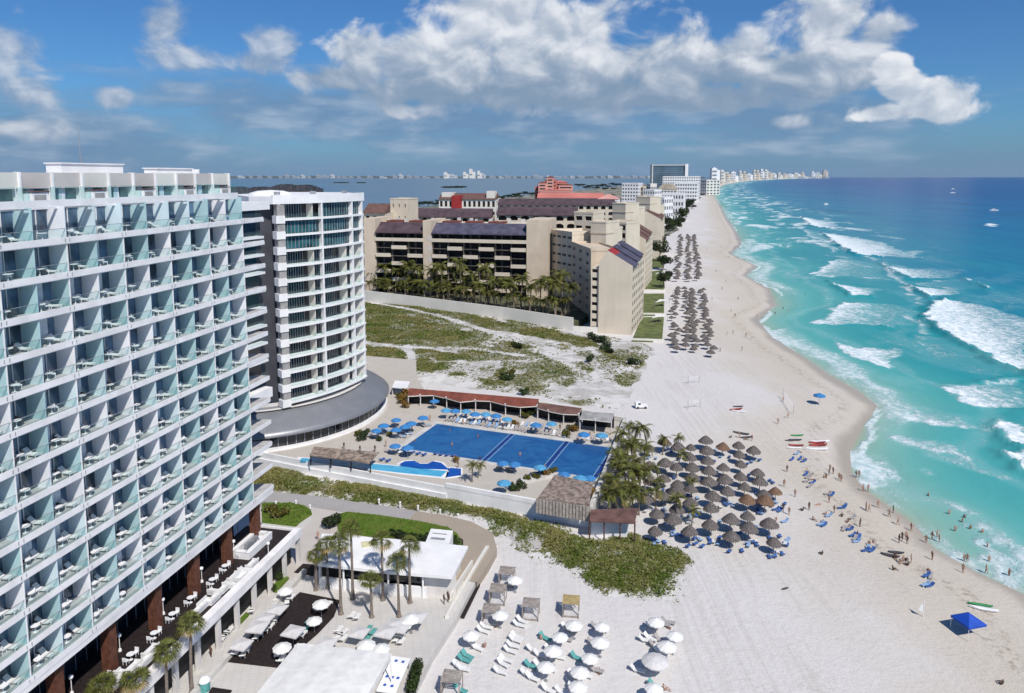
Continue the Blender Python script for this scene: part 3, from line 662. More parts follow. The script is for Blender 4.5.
bar = thing('bar_counter', 'white hollow square bar counter at the far end of the dark terrace', 'bar', G(252, 548, TZ), HRZ)
for nm, bx in (('counter', (-3.2, 3.2, -1.5, -.9)), ('counter', (-3.2, 3.2, .9, 1.5)), ('counter', (-3.2, -2.6, -.9, .9)), ('counter', (2.6, 3.2, -.9, .9))):
    a = MB(); a.box(*bx, 0, 1.05); a.box(bx[0]-.05, bx[1]+.05, bx[2]-.05, bx[3]+.05, 1.05, 1.12); a.build(nm, white, bar)
a = MB(); a.box(-1.6, 1.4, -.3, .3, 0, 1.3); a.build('back_shelf', metal, bar)
def lamp(loc, label):
    r = thing('globe_lamp', label, 'lamp', loc, 0, 'white globe lamps on the dark terrace'); a = MB(); a.tube([(0, 0, 0), (0, 0, 1.75)], .05, 6); a.build('post', white2, r)
    a = MB(); a.lathe([(0.001, .0), (.2, .08), (.27, .27), (.2, .46), (.001, .54)], 12, (0, 0, 1.7)); a.build('globe', whiteplastic, r, True)
    a = MB(); a.lathe([(.0, .3), (.16, .28), (.22, 0)], 10); a.build('foot', white2, r)
for x, y, l in ((234, 554, 'in front of the second brown column'), (268.5, 556, 'by the parapet beside the square bar'), (163.5, 614, 'in front of the fourth brown column'), (120, 651, 'in front of the fifth brown column'), (202, 582, 'in front of the third brown column'), (72, 694, 'in front of the nearest visible brown column')): lamp(G(x, y, TZ), 'white globe lamp on a short post '+l)
for j in range(11):
    x = -4.5-j*3.9-random.uniform(0, 1.0); y = .4+random.uniform(-.3, .3); l = '%s terrace dining table from the far end' % nth(j+1)
    ob('dining_table', TAB, HW(x, y, TZ), HRZ, 'white round table, '+l, 'table', 'white dining tables on the dark terrace')
    for s_ in (-1, 1): ob('dining_chair', CHW, HW(x+s_*.75, y, TZ), HRZ+s_*math.pi/2+math.pi, 'white chair on the %s side of the %s' % ('far' if s_ > 0 else 'near', l), 'chair', 'white dining chairs on the dark terrace')

# ---------------------------------------------------------------- round apartment tower with its grey skirt roof
TC = Vector((-80.2, 190.4, 0)); TRd = 44.0
def ta(r, deg, z=0): return (TC.x+r*math.cos(R(deg)), TC.y+r*math.sin(R(deg)), z)
tower = thing('curved_tower', 'white curved apartment tower with ring balconies and dark teal glazed floors beside the long hotel', 'tower')
A0, A1 = -49.0, -13.6
def arcpoly(r0, r1, a0, a1, n=18):
    o_ = [ta(r1, a0+(a1-a0)*i/n)[:2] for i in range(n+1)]; i_ = [ta(r0, a1+(a0-a1)*i/n)[:2] for i in range(n+1)]; return o_+i_
core = [ta(41.4, A0+(A1-A0)*i/18)[:2] for i in range(19)]+[(-47, 200), (-62, 204), (-68, 178), (-58, 160)]
b = MB(); b.prism(core, 12.9, 58.2); b.build('core_wall', gapshade, tower)
FL = [54.6-3.45*k for k in range(13)]
for k, z in enumerate(FL):
    b = MB(); b.prism(arcpoly(41.0, TRd+.25, A0+.5, A1+.4), z-.38, z+.08); b.build('ring_slab', white, tower)
b = MB(); b.prism([ta(TRd+.3, A0-1.2+(A1+.8-A0+1.2)*i/18)[:2] for i in range(19)]+[(-46, 201), (-63, 205), (-69, 178), (-58, 159)], 57.9, 59.5)
b.prism(arcpoly(43.6, TRd+.3, A0-1.2, A1+.8), 59.5, 59.9); b.build('roof', white, tower)
b = MB(); b.lathe([(5, 0), (4.8, .5), (3, 1.0), (0.01, 1.2)], 24, (-57.5, 172, 59.5)); b.build('roof_dome', white, tower, True)
for x, y in ((-54, 166), (-48, 174), (-42, 181)):
    b = MB(); b.box(x-.6, x+.6, y-.5, y+.5, 59.5, 60.4); b.build('roof_unit', metal, tower)
cuts = [-48.4, -34.3, -20.5, -14.2]
for j, a in enumerate(cuts):
    b = MB(); b.rbox(ta(TRd-.25, a, 36.2), (1.0, .42, 46), R(a)); b.build('fin', white, tower)
for k in range(13):
    zb = FL[k]+.08; zt = FL[k-1]-.38 if k else 57.9
    for j in range(3):
        a0, a1 = cuts[j]+.4, cuts[j+1]-.4; enc = k in (1, 2) or (k == 0 and j > 0)
        r_ = 43.3 if enc else 41.45
        b = MB(); nseg = max(3, int((a1-a0)*.9)); fr = .72 if not enc else 1.0
        for i in range(nseg):
            p0 = a0+(a1-a0)*fr*i/nseg; p1 = a0+(a1-a0)*fr*(i+1)/nseg
            b.quad(ta(r_, p0, zb+.1), ta(r_, p1, zb+.1), ta(r_, p1, zt-.12), ta(r_, p0, zt-.12), 0)
            b.rbox(ta(r_+.06, p0, (zb+zt)/2), (.1, .10, zt-zb), R(p0), 1)
        b.build('window', [tealglass if enc else darkglass, metal], tower)
        if not enc:
            b = MB(); am = a0+(a1-a0)*.80; b.rbox(ta(42.7, am, (zb+zt)/2), (2.2, .15, zt-zb), R(am)); b.build('partition', pale, tower)
            b = MB()
            for i in range(nseg):
                p0 = a0+(a1-a0)*i/nseg; p1 = a0+(a1-a0)*(i+1)/nseg; b.quad(ta(TRd-.1, p0, zb), ta(TRd-.1, p1, zb), ta(TRd-.1, p1, zb+1.0), ta(TRd-.1, p0, zb+1.0))
            b.build('glass_railing', railglass, tower)
for k in range(13):
    z = FL[k]; p_ = D(281.5, 300, 158)
    b = MB(); b.rbox((p_.x, p_.y, z-.1), (2.2, 2.0, 1.7), R(-49)); b.build('pilaster_block', white, tower)
b = MB(); b.rbox((p_.x+.1, p_.y+.2, 35), (1.9, 1.7, 45.5), R(-49)); b.build('pilaster', concrete, tower)
skc = (-64.5, 180.0)
b = MB(); b.lathe([(24.3, 13.0), (24.1, 11.9)], 64, (*skc, 0), a0=R(-140), a1=R(60)); b.lathe([(26.5, 12.0), (24.0, 12.0)], 64, (*skc, 0), a0=R(-140), a1=R(60)); b.build('drum', offwhite, tower, True)
t = NT('standing_seam_roof'); gp = N(t.nt, 'ShaderNodeSeparateXYZ'); t.L.new(t.tc.outputs['Object'], gp.inputs[0])
an = t.math('ARCTAN2', t.math('SUBTRACT', gp.outputs['Y'], skc[1]), t.math('SUBTRACT', gp.outputs['X'], skc[0]))
seam = t.math('PINGPONG', t.math('MULTIPLY', an, 36), .5); nz = t.noise(t.vec(), .3, 4, .6)
c = t.mix(t.map(seam, .0, .07, .55, 0), (.215, .22, .235), (.15, .15, .16)); c = t.mix(t.map(nz, .4, .7, 0, .4), c, (.28, .285, .30)); t.col(c)
t.b.inputs['Roughness'].default_value = .42; t.b.inputs['Metallic'].default_value = .25
b = MB(); b.lathe([(32.4, 7.7), (32.5, 8.0), (31.5, 8.8), (28.5, 10.6), (25.2, 12.05), (23.5, 12.2)], 90, (*skc, 0), a0=R(-160), a1=R(75)); b.build('skirt_roof', t.m, tower, True)
b = MB(); b.lathe([(30.6, 4.4), (30.6, 7.9)], 90, (*skc, 0), a0=R(-160), a1=R(75), m=0); b.lathe([(32.4, 7.7), (30.4, 7.7)], 90, (*skc, 0), a0=R(-160), a1=R(75), m=1)
for i in range(64):
    a = R(-158+i*3.6); b.rbox((skc[0]+30.7*math.cos(a), skc[1]+30.7*math.sin(a), 6.1), (.12, .12, 3.3), a, 1)
b.build('ground_floor_glazing', [darkglass, metal], tower)
b = MB(); b.lathe([(31.9, 4.0), (31.9, 5.0), (30.7, 5.0)], 90, (*skc, 0), a0=R(-160), a1=R(60)); b.build('plinth', white, tower)
# narrow link between hotel and tower
link = thing('link_block', 'narrow white balcony block filling the gap between the long hotel and the curved tower', 'building', (-54.0, 124, 0), math.atan2(17, 6.0))
b = MB(); b.box(0, 18, 1.7, 10, 20, 57.5); b.build('wall', darkmetal, link)  # dark wall colour stands for the shade in the recess behind the slabs
for k in range(10):
    z = 55.9-3.5*k
    b = MB(); b.box(-.5, 16.9, 0, 1.7, z-.45, z); b.build('floor_slab', white, link)
    b = MB(); b.box(.3, 16.5, 1.6, 1.69, z+.1, z+2.8); b.build('window', darkglass, link)
    b = MB(); b.quad((0, .05, z), (16.5, .05, z), (16.5, .05, z+1), (0, .05, z+1)); b.build('glass_railing', railglass, link)
b = MB(); b.box(-.8, 18.6, -.3, 10, 57.5, 59.0); b.build('roof', white, link)
b = MB(); b.box(1, 17, -.6, 1.6, 20.3, 22.2); b.build('base', white, link)
rear = thing('rear_block', 'low white block behind the tower carrying a dark wavy roof screen', 'building', (-92, 212, 0), R(-4))
b = MB(); b.box(0, 36, 0, 16, 3, 57.0); b.build('wall', offwhite, rear)
b = MB()
for i in range(34):
    hgt = 60.6+.25*math.sin(i*.9)+(.9 if 18 < i < 33 else 0)*math.sin((i-18)/15*math.pi); b.box(.5+i*1.02, 1.45+i*1.02, 1.0+.2*(i % 2), 7, 57.0, hgt)
b.build('roof_screen', darkmetal, rear)
# ---------------------------------------------------------------- plants
def rdir():
    v = Vector((random.gauss(0, 1), random.gauss(0, 1), random.gauss(0, 1))); return v.normalized()
def leaves(mb, blobs, n, size, m=0, flat=.0):
    """leaf-sized quads through a few overlapping lumps, thicker towards their outsides"""
    tot = sum(b_[3]**2 for b_ in blobs)
    for cx, cy, cz, r, sq in blobs:
        for _ in range(int(n*r*r/tot)):
            d_ = rdir(); rr = r*random.uniform(.45, 1.05)**.6; p = Vector((cx, cy, cz))+Vector((d_.x*rr, d_.y*rr, d_.z*rr*sq))
            a = (d_+rdir()*.9).normalized(); x = a.orthogonal().normalized(); x = (x*math.cos(1.0)+a.cross(x)*random.uniform(-1, 1)).normalized(); y = a.cross(x)
            s_ = size*random.uniform(.6, 1.3)
            mb.add([p-x*s_-y*s_*.45, p+x*s_*.2-y*s_*.6, p+x*s_+y*s_*.35, p-x*s_*.2+y*s_*.6], [(0, 1, 2, 3)], m)
def shrub_mesh(name, r, h, n, size, mats_, seed=0, k=6):
    random.seed(seed); mb = MB()
    bl = [(random.uniform(-.55, .55)*r, random.uniform(-.55, .55)*r, h*random.uniform(.35, .75), r*random.uniform(.35, .6), h/r*.55) for _ in range(k)]
    leaves(mb, bl, n, size)
    for b_ in bl: mb.tube([(0, 0, 0), (b_[0]*.5, b_[1]*.5, b_[2]*.6), (b_[0], b_[1], b_[2])], [.06, .045, .02], 4, 1)
    return mb.mesh(name, mats_)
SHR = [shrub_mesh('shrub_%s' % 'abc'[i], 1.0, 1.3, 420, .13, [m_, trunk_m], 40+i) for i, m_ in enumerate((leaf_m, leafdark_m, mat('yellow_green_leaf', (.15, .14, .03), .6, .4, 2, .2, trans=.15)))]
croton = mat('orange_leaf', (.30, .12, .03), .6, .4, 2, .2, col2=(.10, .12, .03), trans=.15)
SHR.append(shrub_mesh('shrub_d', 1.0, 1.6, 420, .15, [croton, trunk_m], 47))
def tree_proto(seed, h, r, lm_):
    random.seed(seed); root = thing('broadleaf_tree', 'x', 'tree'); mb = MB()
    mb.tube([(0, 0, 0), (.1, .05, h*.3), (0, .1, h*.6)], [.28, .2, .1], 7)
    bl = []
    for i in range(9):
        a = random.uniform(0, 6.28); q = r*random.uniform(.2, .72); c_ = (q*math.cos(a), q*math.sin(a), h*random.uniform(.5, .86)); bl.append((*c_, r*random.uniform(.3, .5), .8))
        mb.tube([(0, .05, h*.42), (c_[0]*.5, c_[1]*.5, h*.55), c_], [.10, .07, .02], 5)
    mb.build('trunk', trunk_m, root); cb = MB(); leaves(cb, bl, 900, .34); cb.build('crown', lm_, root); return proto(root)
TREES = [tree_proto(60, 7, 3.6, leaf_m), tree_proto(61, 6, 3.2, leafdark_m), tree_proto(62, 8.5, 4.2, leafdark_m)]
def fan_palm(seed, h):
    """tall washingtonia: thin trunk, round head of fan leaves, a few dry ones hanging"""
    random.seed(seed); root = thing('fan_palm', 'x', 'palm tree'); mb = MB(); bx, by = random.uniform(-.35, .35), random.uniform(-.35, .35)
    pts = [(bx*(i/7)**2, by*(i/7)**2, h*i/7) for i in range(8)]; mb.tube(pts, [.30, .21, .185, .17, .165, .16, .15, .17], 8)
    mb.lathe([(.42, 0), (.30, .25), (.24, .5)], 8); mb.build('trunk', trunk_m, root)
    cb = MB(); top = Vector(pts[-1])
    for i in range(30):
        a = i*2.4+random.uniform(-.3, .3); e = math.asin(random.uniform(-.55, .98)); st = random.uniform(.7, 1.05)
        d_ = Vector((math.cos(a)*math.cos(e), math.sin(a)*math.cos(e), math.sin(e))); hub = top+d_*st*.85+Vector((0, 0, -.08)); side = d_.cross(Vector((0, 0, 1))).normalized(); up = side.cross(d_).normalized()
        cb.tube([top, hub], [.03, .02], 3, 0, False); L_ = random.uniform(.85, 1.2); m_ = 1 if e < -.36 else 0
        for k in range(9):
            w_ = (k-4)*.33; dd = (d_*math.cos(w_)+side*math.sin(w_)).normalized(); tip = hub+dd*L_-Vector((0, 0, 1))*L_*(.28+.08*abs(k-4)); mid = hub+dd*L_*.6-Vector((0, 0, .05))
            pw_ = dd.cross(up).normalized()*.062; cb.add([hub, mid-pw_, tip, mid+pw_], [(0, 1, 2, 3)], m_)
    cb.build('crown', [frond_m, deadfrond_m], root); return proto(root)
def coco_palm(seed, h, nf=20, L0=2.6):
    random.seed(seed); root = thing('coconut_palm', 'x', 'palm tree'); mb = MB(); lx, ly = random.uniform(-.9, .9), random.uniform(-.9, .9)
    pts = [(lx*(i/6)**1.6, ly*(i/6)**1.6, h*i/6) for i in range(7)]; mb.tube(pts, [.26, .18, .15, .14, .13, .12, .13], 7); mb.build('trunk', trunk_m, root)
    cb = MB(); top = Vector(pts[-1])
    for i in range(nf):
        a = i*2.4+random.uniform(-.25, .25); e = random.uniform(-.35, 1.25); L_ = L0*random.uniform(.8, 1.1); m_ = 1 if e < -.22 else 0
        h_ = Vector((math.cos(a), math.sin(a), 0)); side = Vector((-h_.y, h_.x, 0)); prev = None; p = top.copy(); el_ = e; n_ = 7
        for k in range(n_+1):
            q = k/n_; wd = .38*L0/2.6*math.sin(min(1, q*1.15+.12)*math.pi*.93)+.03; dr = Vector((0, 0, -wd*.55))
            row = (p+side*wd+dr, p.copy(), p-side*wd+dr)
            if prev:
                nx = (p-prev[1])
                for s_ in (0, 2):     # leaflets: two slanted blades per step with a gap between
                    for z_ in (0., .5):
                        b0 = prev[1]+nx*z_; b1 = prev[1]+nx*(z_+.36); o0 = prev[s_]+(row[s_]-prev[s_])*z_+nx*.35; o1 = prev[s_]+(row[s_]-prev[s_])*(z_+.30)+nx*.35
                        cb.add([b0, b1, o1, o0], [(0, 1, 2, 3)], m_)
            prev = row; el_ -= (1.25+.35*random.random())/n_*(1+q*.6); p = p+(h_*math.cos(el_)+Vector((0, 0, math.sin(el_))))*(L_/n_)
    cb.build('crown', [frond2_m, deadfrond_m], root); return proto(root)
FANS = [fan_palm(80+i, 8.6) for i in range(3)]
COCO = [coco_palm(90+i, 4.6, 17, 2.75) for i in range(3)]+[coco_palm(95+i, 7.0, 24, 3.3) for i in range(3)]
random.seed(11)

# ---------------------------------------------------------------- dunes, scrub, lawns, paths
def poly(px, z): return [tuple(G(x, y, z)[:2]) for x, y in px]
def vG(x, y, z=2.0):
    p = G(x, y, z); return p
def vproj(X, Y, Z):
    a = Y*CP-(Z-CAM_H)*SP; b_ = Y*SP+(Z-CAM_H)*CP; return PCX+FPX*X/a, PCY-FPX*b_/a
green = [  # scrub seen behind the pool, outlines on the ground
 [(330,304),(400,313),(447,322),(474,333),(452,343),(400,345),(330,341)], [(330,346),(395,350),(412,353),(417,362),(398,368),(330,372)], [(410,352),(440,349),(464,354),(455,361),(428,361),(412,358)],
 [(330,292),(366,298),(430,309),(500,321),(560,333),(600,343),(612,351),(590,350),(540,339),(480,328),(420,316),(330,303)], [(393,363),(415,361),(442,363),(436,372),(400,372)],
 [(500,376),(512,372),(518,380),(510,388),(500,386)], [(520,391),(536,389),(545,394),(525,397)], [(502,345),(520,343),(532,349),(515,353)], [(575,358),(592,354),(602,362),(590,368),(574,363)], [(556,396),(570,392),(590,397),(600,403),(575,404)],
 [(553,344),(566,345),(572,350),(558,350)], [(606,351),(618,352),(624,357),(610,358)], [(440,376),(455,374),(462,380),(446,381)], [(470,348),(484,347),(490,353),(474,354)], [(480,385),(498,383),(502,389),(484,390)]]
green_w = [poly(g, 2.3) for g in green]
paths_px = [[(330,297),(366,301),(400,308),(440,317),(470,326),(520,341),(560,352),(600,365)], [(330,341),(366,343),(400,347),(440,349),(480,350),(520,356)], [(405,347),(411,355),(412,362),(395,372),(380,377)]]
def segdist(X, Y, pts):
    dm = np.full(X.shape, 1e9)
    for (x0, y0), (x1, y1) in zip(pts[:-1], pts[1:]):
        tt = np.clip(((X-x0)*(x1-x0)+(Y-y0)*(y1-y0))/((x1-x0)**2+(y1-y0)**2), 0, 1); dm = np.minimum(dm, np.hypot(X-x0-tt*(x1-x0), Y-y0-tt*(y1-y0)))
    return dm
def veg_back(X, Y):
    w1 = (vfbm(X, Y, 15, 21, 5)-.48)*19; w2 = (vfbm(X, Y, 15, 31, 5)-.48)*25; v_ = np.zeros_like(X)
    for g in green_w: v_ = np.maximum(v_, sstep(inside_dist(g, X+w1, Y+w2), -2.0, 2.0)*(.62+.38*sstep(vfbm(X, Y, 7, 41), .35, .5)))
    fl = sstep(vfbm(X*1.0, Y*.8, 13, 51, 5), .50, .60)*.62; ex = sstep(vfbm(X, Y, 45, 61), .30, .52)
    v_ = np.maximum(v_, fl*ex); v_ = np.maximum(v_, .55*sstep(vfbm(X, Y*.8, 4.5, 55, 4), .54, .62)*sstep(vfbm(X, Y, 30, 66), .30, .45))
    for p_ in paths_px: v_ = v_*sstep(segdist(X, Y, poly(p_, 2.3)), .8, 2.6)
    return v_
dune_poly = poly([(300,290),(366,296.5),(420,305),(500,317.5),(560,327),(600,335),(642,343),(655,349),(640,372),(628,395),(620,412),(545,398),(470,388),(408,381),(385,374),(300,372)], 2.0)
gx, gy = np.meshgrid(np.arange(-130, 66, 1.5), np.arange(176, 372, 1.7))
inn = inside_dist(dune_poly, gx, gy); vg = veg_back(gx, gy)
hz_ = np.where(inn > -9, 1.80+.30*sstep(inn+(vfbm(gx, gy, 6, 33)-.47)*5, -3, 2)+sstep(inn, 0, 8)*(1.5*(vfbm(gx, gy, 22, 71)-.25)+.25*vg), -1.5)
t = NT('dune_sand'); ve = t.attr('veg'); n1_ = t.noise(t.vec((1, 1.3, 1)), .16, 6, .65); n2_ = t.noise(t.vec(), .9, 4, .6)
c = t.mix(t.map(n1_, .42, .60), (.60, .585, .565), (.42, .40, .37)); c = t.mix(t.map(t.noise(t.vec((1, .7, 1)), .07, 5, .6), .52, .66, 0, .6), c, (.34, .32, .29))
c = t.mix(t.map(t.math('ADD', ve, t.math('MULTIPLY', t.math('SUBTRACT', n2_, .5), .7)), .25, .85, 0, .9), c, (.13, .125, .038)); t.col(c); t.b.inputs['Roughness'].default_value = .95; t.b.inputs['Specular IOR Level'].default_value = .1
t.bump(t.math('ADD', n1_, n2_), .6, .4); dune_m = t.m
struct(gridmesh('dune', gx, gy, hz_, dune_m, {'veg': vg}))
def tufts(name, dens, bx, n, zfun, m_, size=(.28, .55), seed=5):
    r_ = np.random.default_rng(seed); X = r_.uniform(bx[0], bx[1], n); Y = r_.uniform(bx[2], bx[3], n)
    keep = dens(X, Y) > r_.uniform(.12, 1, n); X, Y = X[keep], Y[keep]; n = len(X); Z = zfun(X, Y)
    k = 5; A = r_.uniform(0, 6.283, (n, k)); S = r_.uniform(*size, (n, k)); E_ = r_.uniform(.15, 1.1, (n, k)); jx = r_.normal(0, .18, (n, k)); jy = r_.normal(0, .18, (n, k))
    bxp = X[:, None]+jx; byp = Y[:, None]+jy; dx, dy = np.cos(A), np.sin(A); wx, wy = -dy*S*.38, dx*S*.38; hx_ = S*np.cos(E_); hz2 = S*np.sin(E_)
    v_ = np.stack([np.stack([bxp-wx*.5, byp-wy*.5, Z[:, None]+0*S-.02], -1), np.stack([bxp+wx*.5, byp+wy*.5, Z[:, None]+0*S-.02], -1), np.stack([bxp+dx*hx_+wx, byp+dy*hx_+wy, Z[:, None]+hz2], -1), np.stack([bxp+dx*hx_-wx, byp+dy*hx_-wy, Z[:, None]+hz2*.9], -1)], 2).reshape(-1, 3)
    f = np.arange(len(v_)).reshape(-1, 4); me = bpy.data.meshes.new(name); me.vertices.add(len(v_)); me.vertices.foreach_set('co', v_.astype(np.float32).ravel())
    me.loops.add(f.size); me.loops.foreach_set('vertex_index', f.ravel().astype(np.int32)); me.polygons.add(len(f)); me.polygons.foreach_set('loop_start', np.arange(0, f.size, 4, dtype=np.int32)); me.update(calc_edges=True)
    me.materials.append(m_); o = bpy.data.objects.new(name, me); COL.objects.link(o); return o
def zdune(X, Y): return 2.06+sstep(inside_dist(dune_poly, X, Y), 0, 8)*(1.5*(vfbm(X, Y, 22, 71)-.25)+.25*veg_back(X, Y))
dback = lambda X, Y: veg_back(X, Y)*(inside_dist(dune_poly, X, Y) > .5)
tag(tufts('dune_scrub', dback, (-110, 62, 178, 365), 110000, zdune, scrub_m, (.2, .5)), 'low green scrub spread over the sandy dune behind the pool', 'scrub', kind='stuff')
tag(tufts('dune_grass', lambda X, Y: .48*(inside_dist(dune_poly, X, Y) > .5)*sstep(vfbm(X, Y, 20, 81), .40, .6), (-110, 62, 178, 365), 52000, zdune, scrub2_m, (.25, .5), 6), 'dry grey grass tufts scattered over the sandy dune behind the pool', 'grass', kind='stuff')
# green strip below the pool wall
strip_poly = poly([(230,460),(300,472.5),(370,485),(450,500),(540,521),(592,535),(640,541),(668,547),(682,560),(676,584),(660,594),(630,596),(600,592),(582,580),(562,563),(535,548),(508,538),(478,522),(430,512.5),(370,503),(300,494),(230,488)], 2.2)
gx, gy = np.meshgrid(np.arange(-75, 40, 1.1), np.arange(94, 165, 1.1))
wobf = lambda X, Y: (vfbm(X, Y, 7, 91)-.47)*6
def strip_d(X, Y): return inside_dist(strip_poly, X+wobf(X, Y), Y+wobf(Y, X)*1.2)
def veg_strip(X, Y):
    d_ = strip_d(X, Y); return np.maximum(sstep(d_, -2.0, 2.5)*(.50+.55*sstep(vfbm(X, Y, 4.5, 93, 4), .30, .44)-.40*sstep(d_, 4, 1)*sstep(vfbm(X, Y, 5, 99, 4), .50, .60)), .16*sstep(d_, -6.5, -1)*sstep(vfbm(X, Y, 3, 97), .42, .55))
def zstrip(X, Y): return np.where(strip_d(X, Y) > -7.0, 1.78+.30*sstep(strip_d(X, Y), -2.6, .4)+sstep(strip_d(X, Y), -1.0, 5)*(.35+.55*vfbm(X, Y, 9, 95)), -1.5)
struct(gridmesh('dune_strip', gx, gy, zstrip(gx, gy), dune_m, {'veg': veg_strip(gx, gy)}))
dst = lambda X, Y: np.minimum(1, veg_strip(X, Y))*(strip_d(X, Y) > -6)
tag(tufts('strip_scrub', dst, (-74, 40, 95, 164), 150000, zstrip, scrub_m, (.14, .34), 7), 'dense green dune plants between the pool wall and the paved path', 'scrub', kind='stuff')
tag(tufts('strip_grass', lambda X, Y: .5*veg_strip(X, Y), (-74, 40, 95, 164), 30000, zstrip, scrub2_m, (.2, .5), 17), 'dry yellowish grass mixed into the green strip below the pool wall', 'grass', kind='stuff')
# paved deck, walkway and lawns in front of the hotel
def pave(name, base, joint, sx_=.5):
    t = NT(name); br = N(t.nt, 'ShaderNodeTexBrick'); br.inputs['Scale'].default_value = sx_; br.inputs['Mortar Size'].default_value = .012; br.offset = 0
    br.inputs['Color1'].default_value = (*base, 1); br.inputs['Color2'].default_value = (*[c_*.94 for c_ in base], 1); br.inputs['Mortar'].default_value = (*joint, 1)
    rot = N(t.nt, 'ShaderNodeMapping'); rot.inputs['Rotation'].default_value = (0, 0, -R(11.6)); t.L.new(t.tc.outputs['Object'], rot.inputs[0]); t.L.new(rot.outputs[0], br.inputs['Vector'])
    n_ = t.noise(t.vec(), .25, 5, .6); t.col(t.mix(t.map(n_, .42, .7, 0, .35), br.outputs['Color'], tuple(c_*.78 for c_ in base))); t.b.inputs['Roughness'].default_value = .85; return t.m
deck_m = pave('pale_paving', (.55, .525, .495), (.42, .40, .38)); walk_m = pave('pinkish_paving', (.52, .475, .44), (.42, .38, .35), .8); path_m = pave('grey_path_paving', (.36, .34, .325), (.28, .27, .26), .7); tan_m = pave('tan_path_paving', (.36, .30, .235), (.28, .23, .18), .7); stone_m = pave('pool_stone', (.50, .455, .40), (.40, .37, .33), .6)
def slab(name, px, z0, z1, m_):
    b_ = MB(); b_.prism(poly(px, z1), z0, z1); return struct(b_.build(name, m_))
slab('hotel_deck', [(200,500),(262,512),(318,504),(345,528),(400,545),(470,552),(487,560),(457,617),(432,655),(413,693),(390,760),(60,760),(-260,760),(-260,700)], 1.2, DECK, deck_m)
slab('walkway', [(306,507),(345,511),(338,530),(322,546),(303,580),(272,580),(292,540),(312,520)], 2.4, DECK+.006, walk_m)
def ribbon(name, px, width, z, m_, z0=1.6):
    P_ = [G(x, y, z) for x, y in px]; l_ = []; r_ = []
    for i, p in enumerate(P_):
        d_ = (P_[min(i+1, len(P_)-1)]-P_[max(i-1, 0)]).normalized(); n_ = Vector((-d_.y, d_.x, 0)); wd = width[i] if hasattr(width, '__len__') else width
        l_.append(tuple((p+n_*wd/2)[:2])); r_.append(tuple((p-n_*wd/2)[:2]))
    b_ = MB()
    for i in range(len(l_)-1): b_.quad((*l_[i], z), (*l_[i+1], z), (*r_[i+1], z), (*r_[i], z)); 
    for e_ in (l_, r_):
        for i in range(len(e_)-1): b_.quad((*e_[i], z0), (*e_[i+1], z0), (*e_[i+1], z), (*e_[i], z))
    return struct(b_.build(name, m_))
ribbon('path', [(238,492),(272,497),(310,500.5),(345,506),(380,511),(412,516)], 4.2, 3.3, path_m)
ribbon('footpath', [(408,515.5),(440,521),(462,527),(478,536),(480,548),(472,562),(462,580)], [4.2,4.6,5,5.4,5.6,5.4,4.6], 3.296, tan_m)
def lawn(px, z, label):
    b_ = MB(); b_.prism(poly(px, z), z-.5, z); o = b_.build('lawn', lawn_m); struct(o)
lawn([(262,503),(292,502.5),(308,507),(312,513),(300,521),(296,525),(262,521)], 3.55, '')
lawn([(337,514),(348,511.5),(380,515),(420,521),(448,527),(458,534),(462,546),(425,545),(338,530)], 3.5, '')
lp = [tuple(G(x, y, 3.5)[:2]) for x, y in [(337,514),(348,511.5),(380,515),(420,521),(448,527),(458,534),(462,546),(425,545),(338,530)]]
tag(tufts('lawn_turf', lambda X, Y: 1.0*(inside_dist(lp, X, Y) > .2), (-32, -6, 108, 128), 9000, lambda X, Y: 3.49+0*X, lawn_m, (.10, .2), 9), 'bright mown grass on the lawn behind the white flat roofed pavilion', 'grass', kind='stuff')
lp2 = [tuple(G(x, y, 3.55)[:2]) for x, y in [(262,503),(292,502.5),(308,507),(312,513),(300,521),(296,525),(262,521)]]
tag(tufts('verge_turf', lambda X, Y: 1.0*(inside_dist(lp2, X, Y) > .2), (-48, -30, 108, 130), 6000, lambda X, Y: 3.54+0*X, lawn_m, (.12, .28), 10), 'grass on the small lawn at the far corner of the long hotel', 'grass', kind='stuff')
def shrubs(lst, zone, grp, z=2.2):
    for i, (x, y, k, s_) in enumerate(sorted(lst)):
        o = ob('shrub', SHR[k], G(x, y, z), random.uniform(0, 6), '%s shrub, %s from the left %s' % (('leafy green', 'dark green', 'yellowish green', 'orange leaved')[k], nth(i+1), zone), 'shrub', grp); o.scale = (s_*random.uniform(.9, 1.15), s_, s_*random.uniform(.8, 1.1))
shrubs([(331,527,1,1.9),(334,524,1,1.5),(405,541,1,1.5),(416,542,0,1.6),(428,543,1,1.6),(395,538,0,1.3),(455,546,0,1.3),(276,519,2,1.4),(284,515,2,1.2),(270,514,2,1.4)], 'around the lawns by the white pavilion', 'shrubs around the hotel lawns', 3.4)
shrubs([(600,343,1,3.0),(592,340,1,2.6),(606,349,1,2.4),(633,365,1,2.4),(608,353,0,2.2),(590,362,0,2.0),(508,381,0,2.4),(512,376,2,2.0),(525,394,0,1.8),(516,349,0,2.2)], 'on the pale sandy dune', 'shrubs on the dune')
# little white path lights
for i, (x, y) in enumerate([(276,505.5),(296,504.5),(310,509),(379,503),(400,506),(418,509.5),(440,513.5),(458,518),(475,524)]):
    b_ = MB(); b_.tube([(0, 0, 0), (0, 0, .7)], .16, 8); b_.tube([(0, 0, .7), (0, 0, .82)], [.24, .2], 8); ob('path_light', b_.mesh('path_light', white2), G(x, y, 2.7 if i > 2 else 3.5), 0, 'short white path light, %s from the left along the path' % nth(i+1), 'light', 'white lights along the curved path')
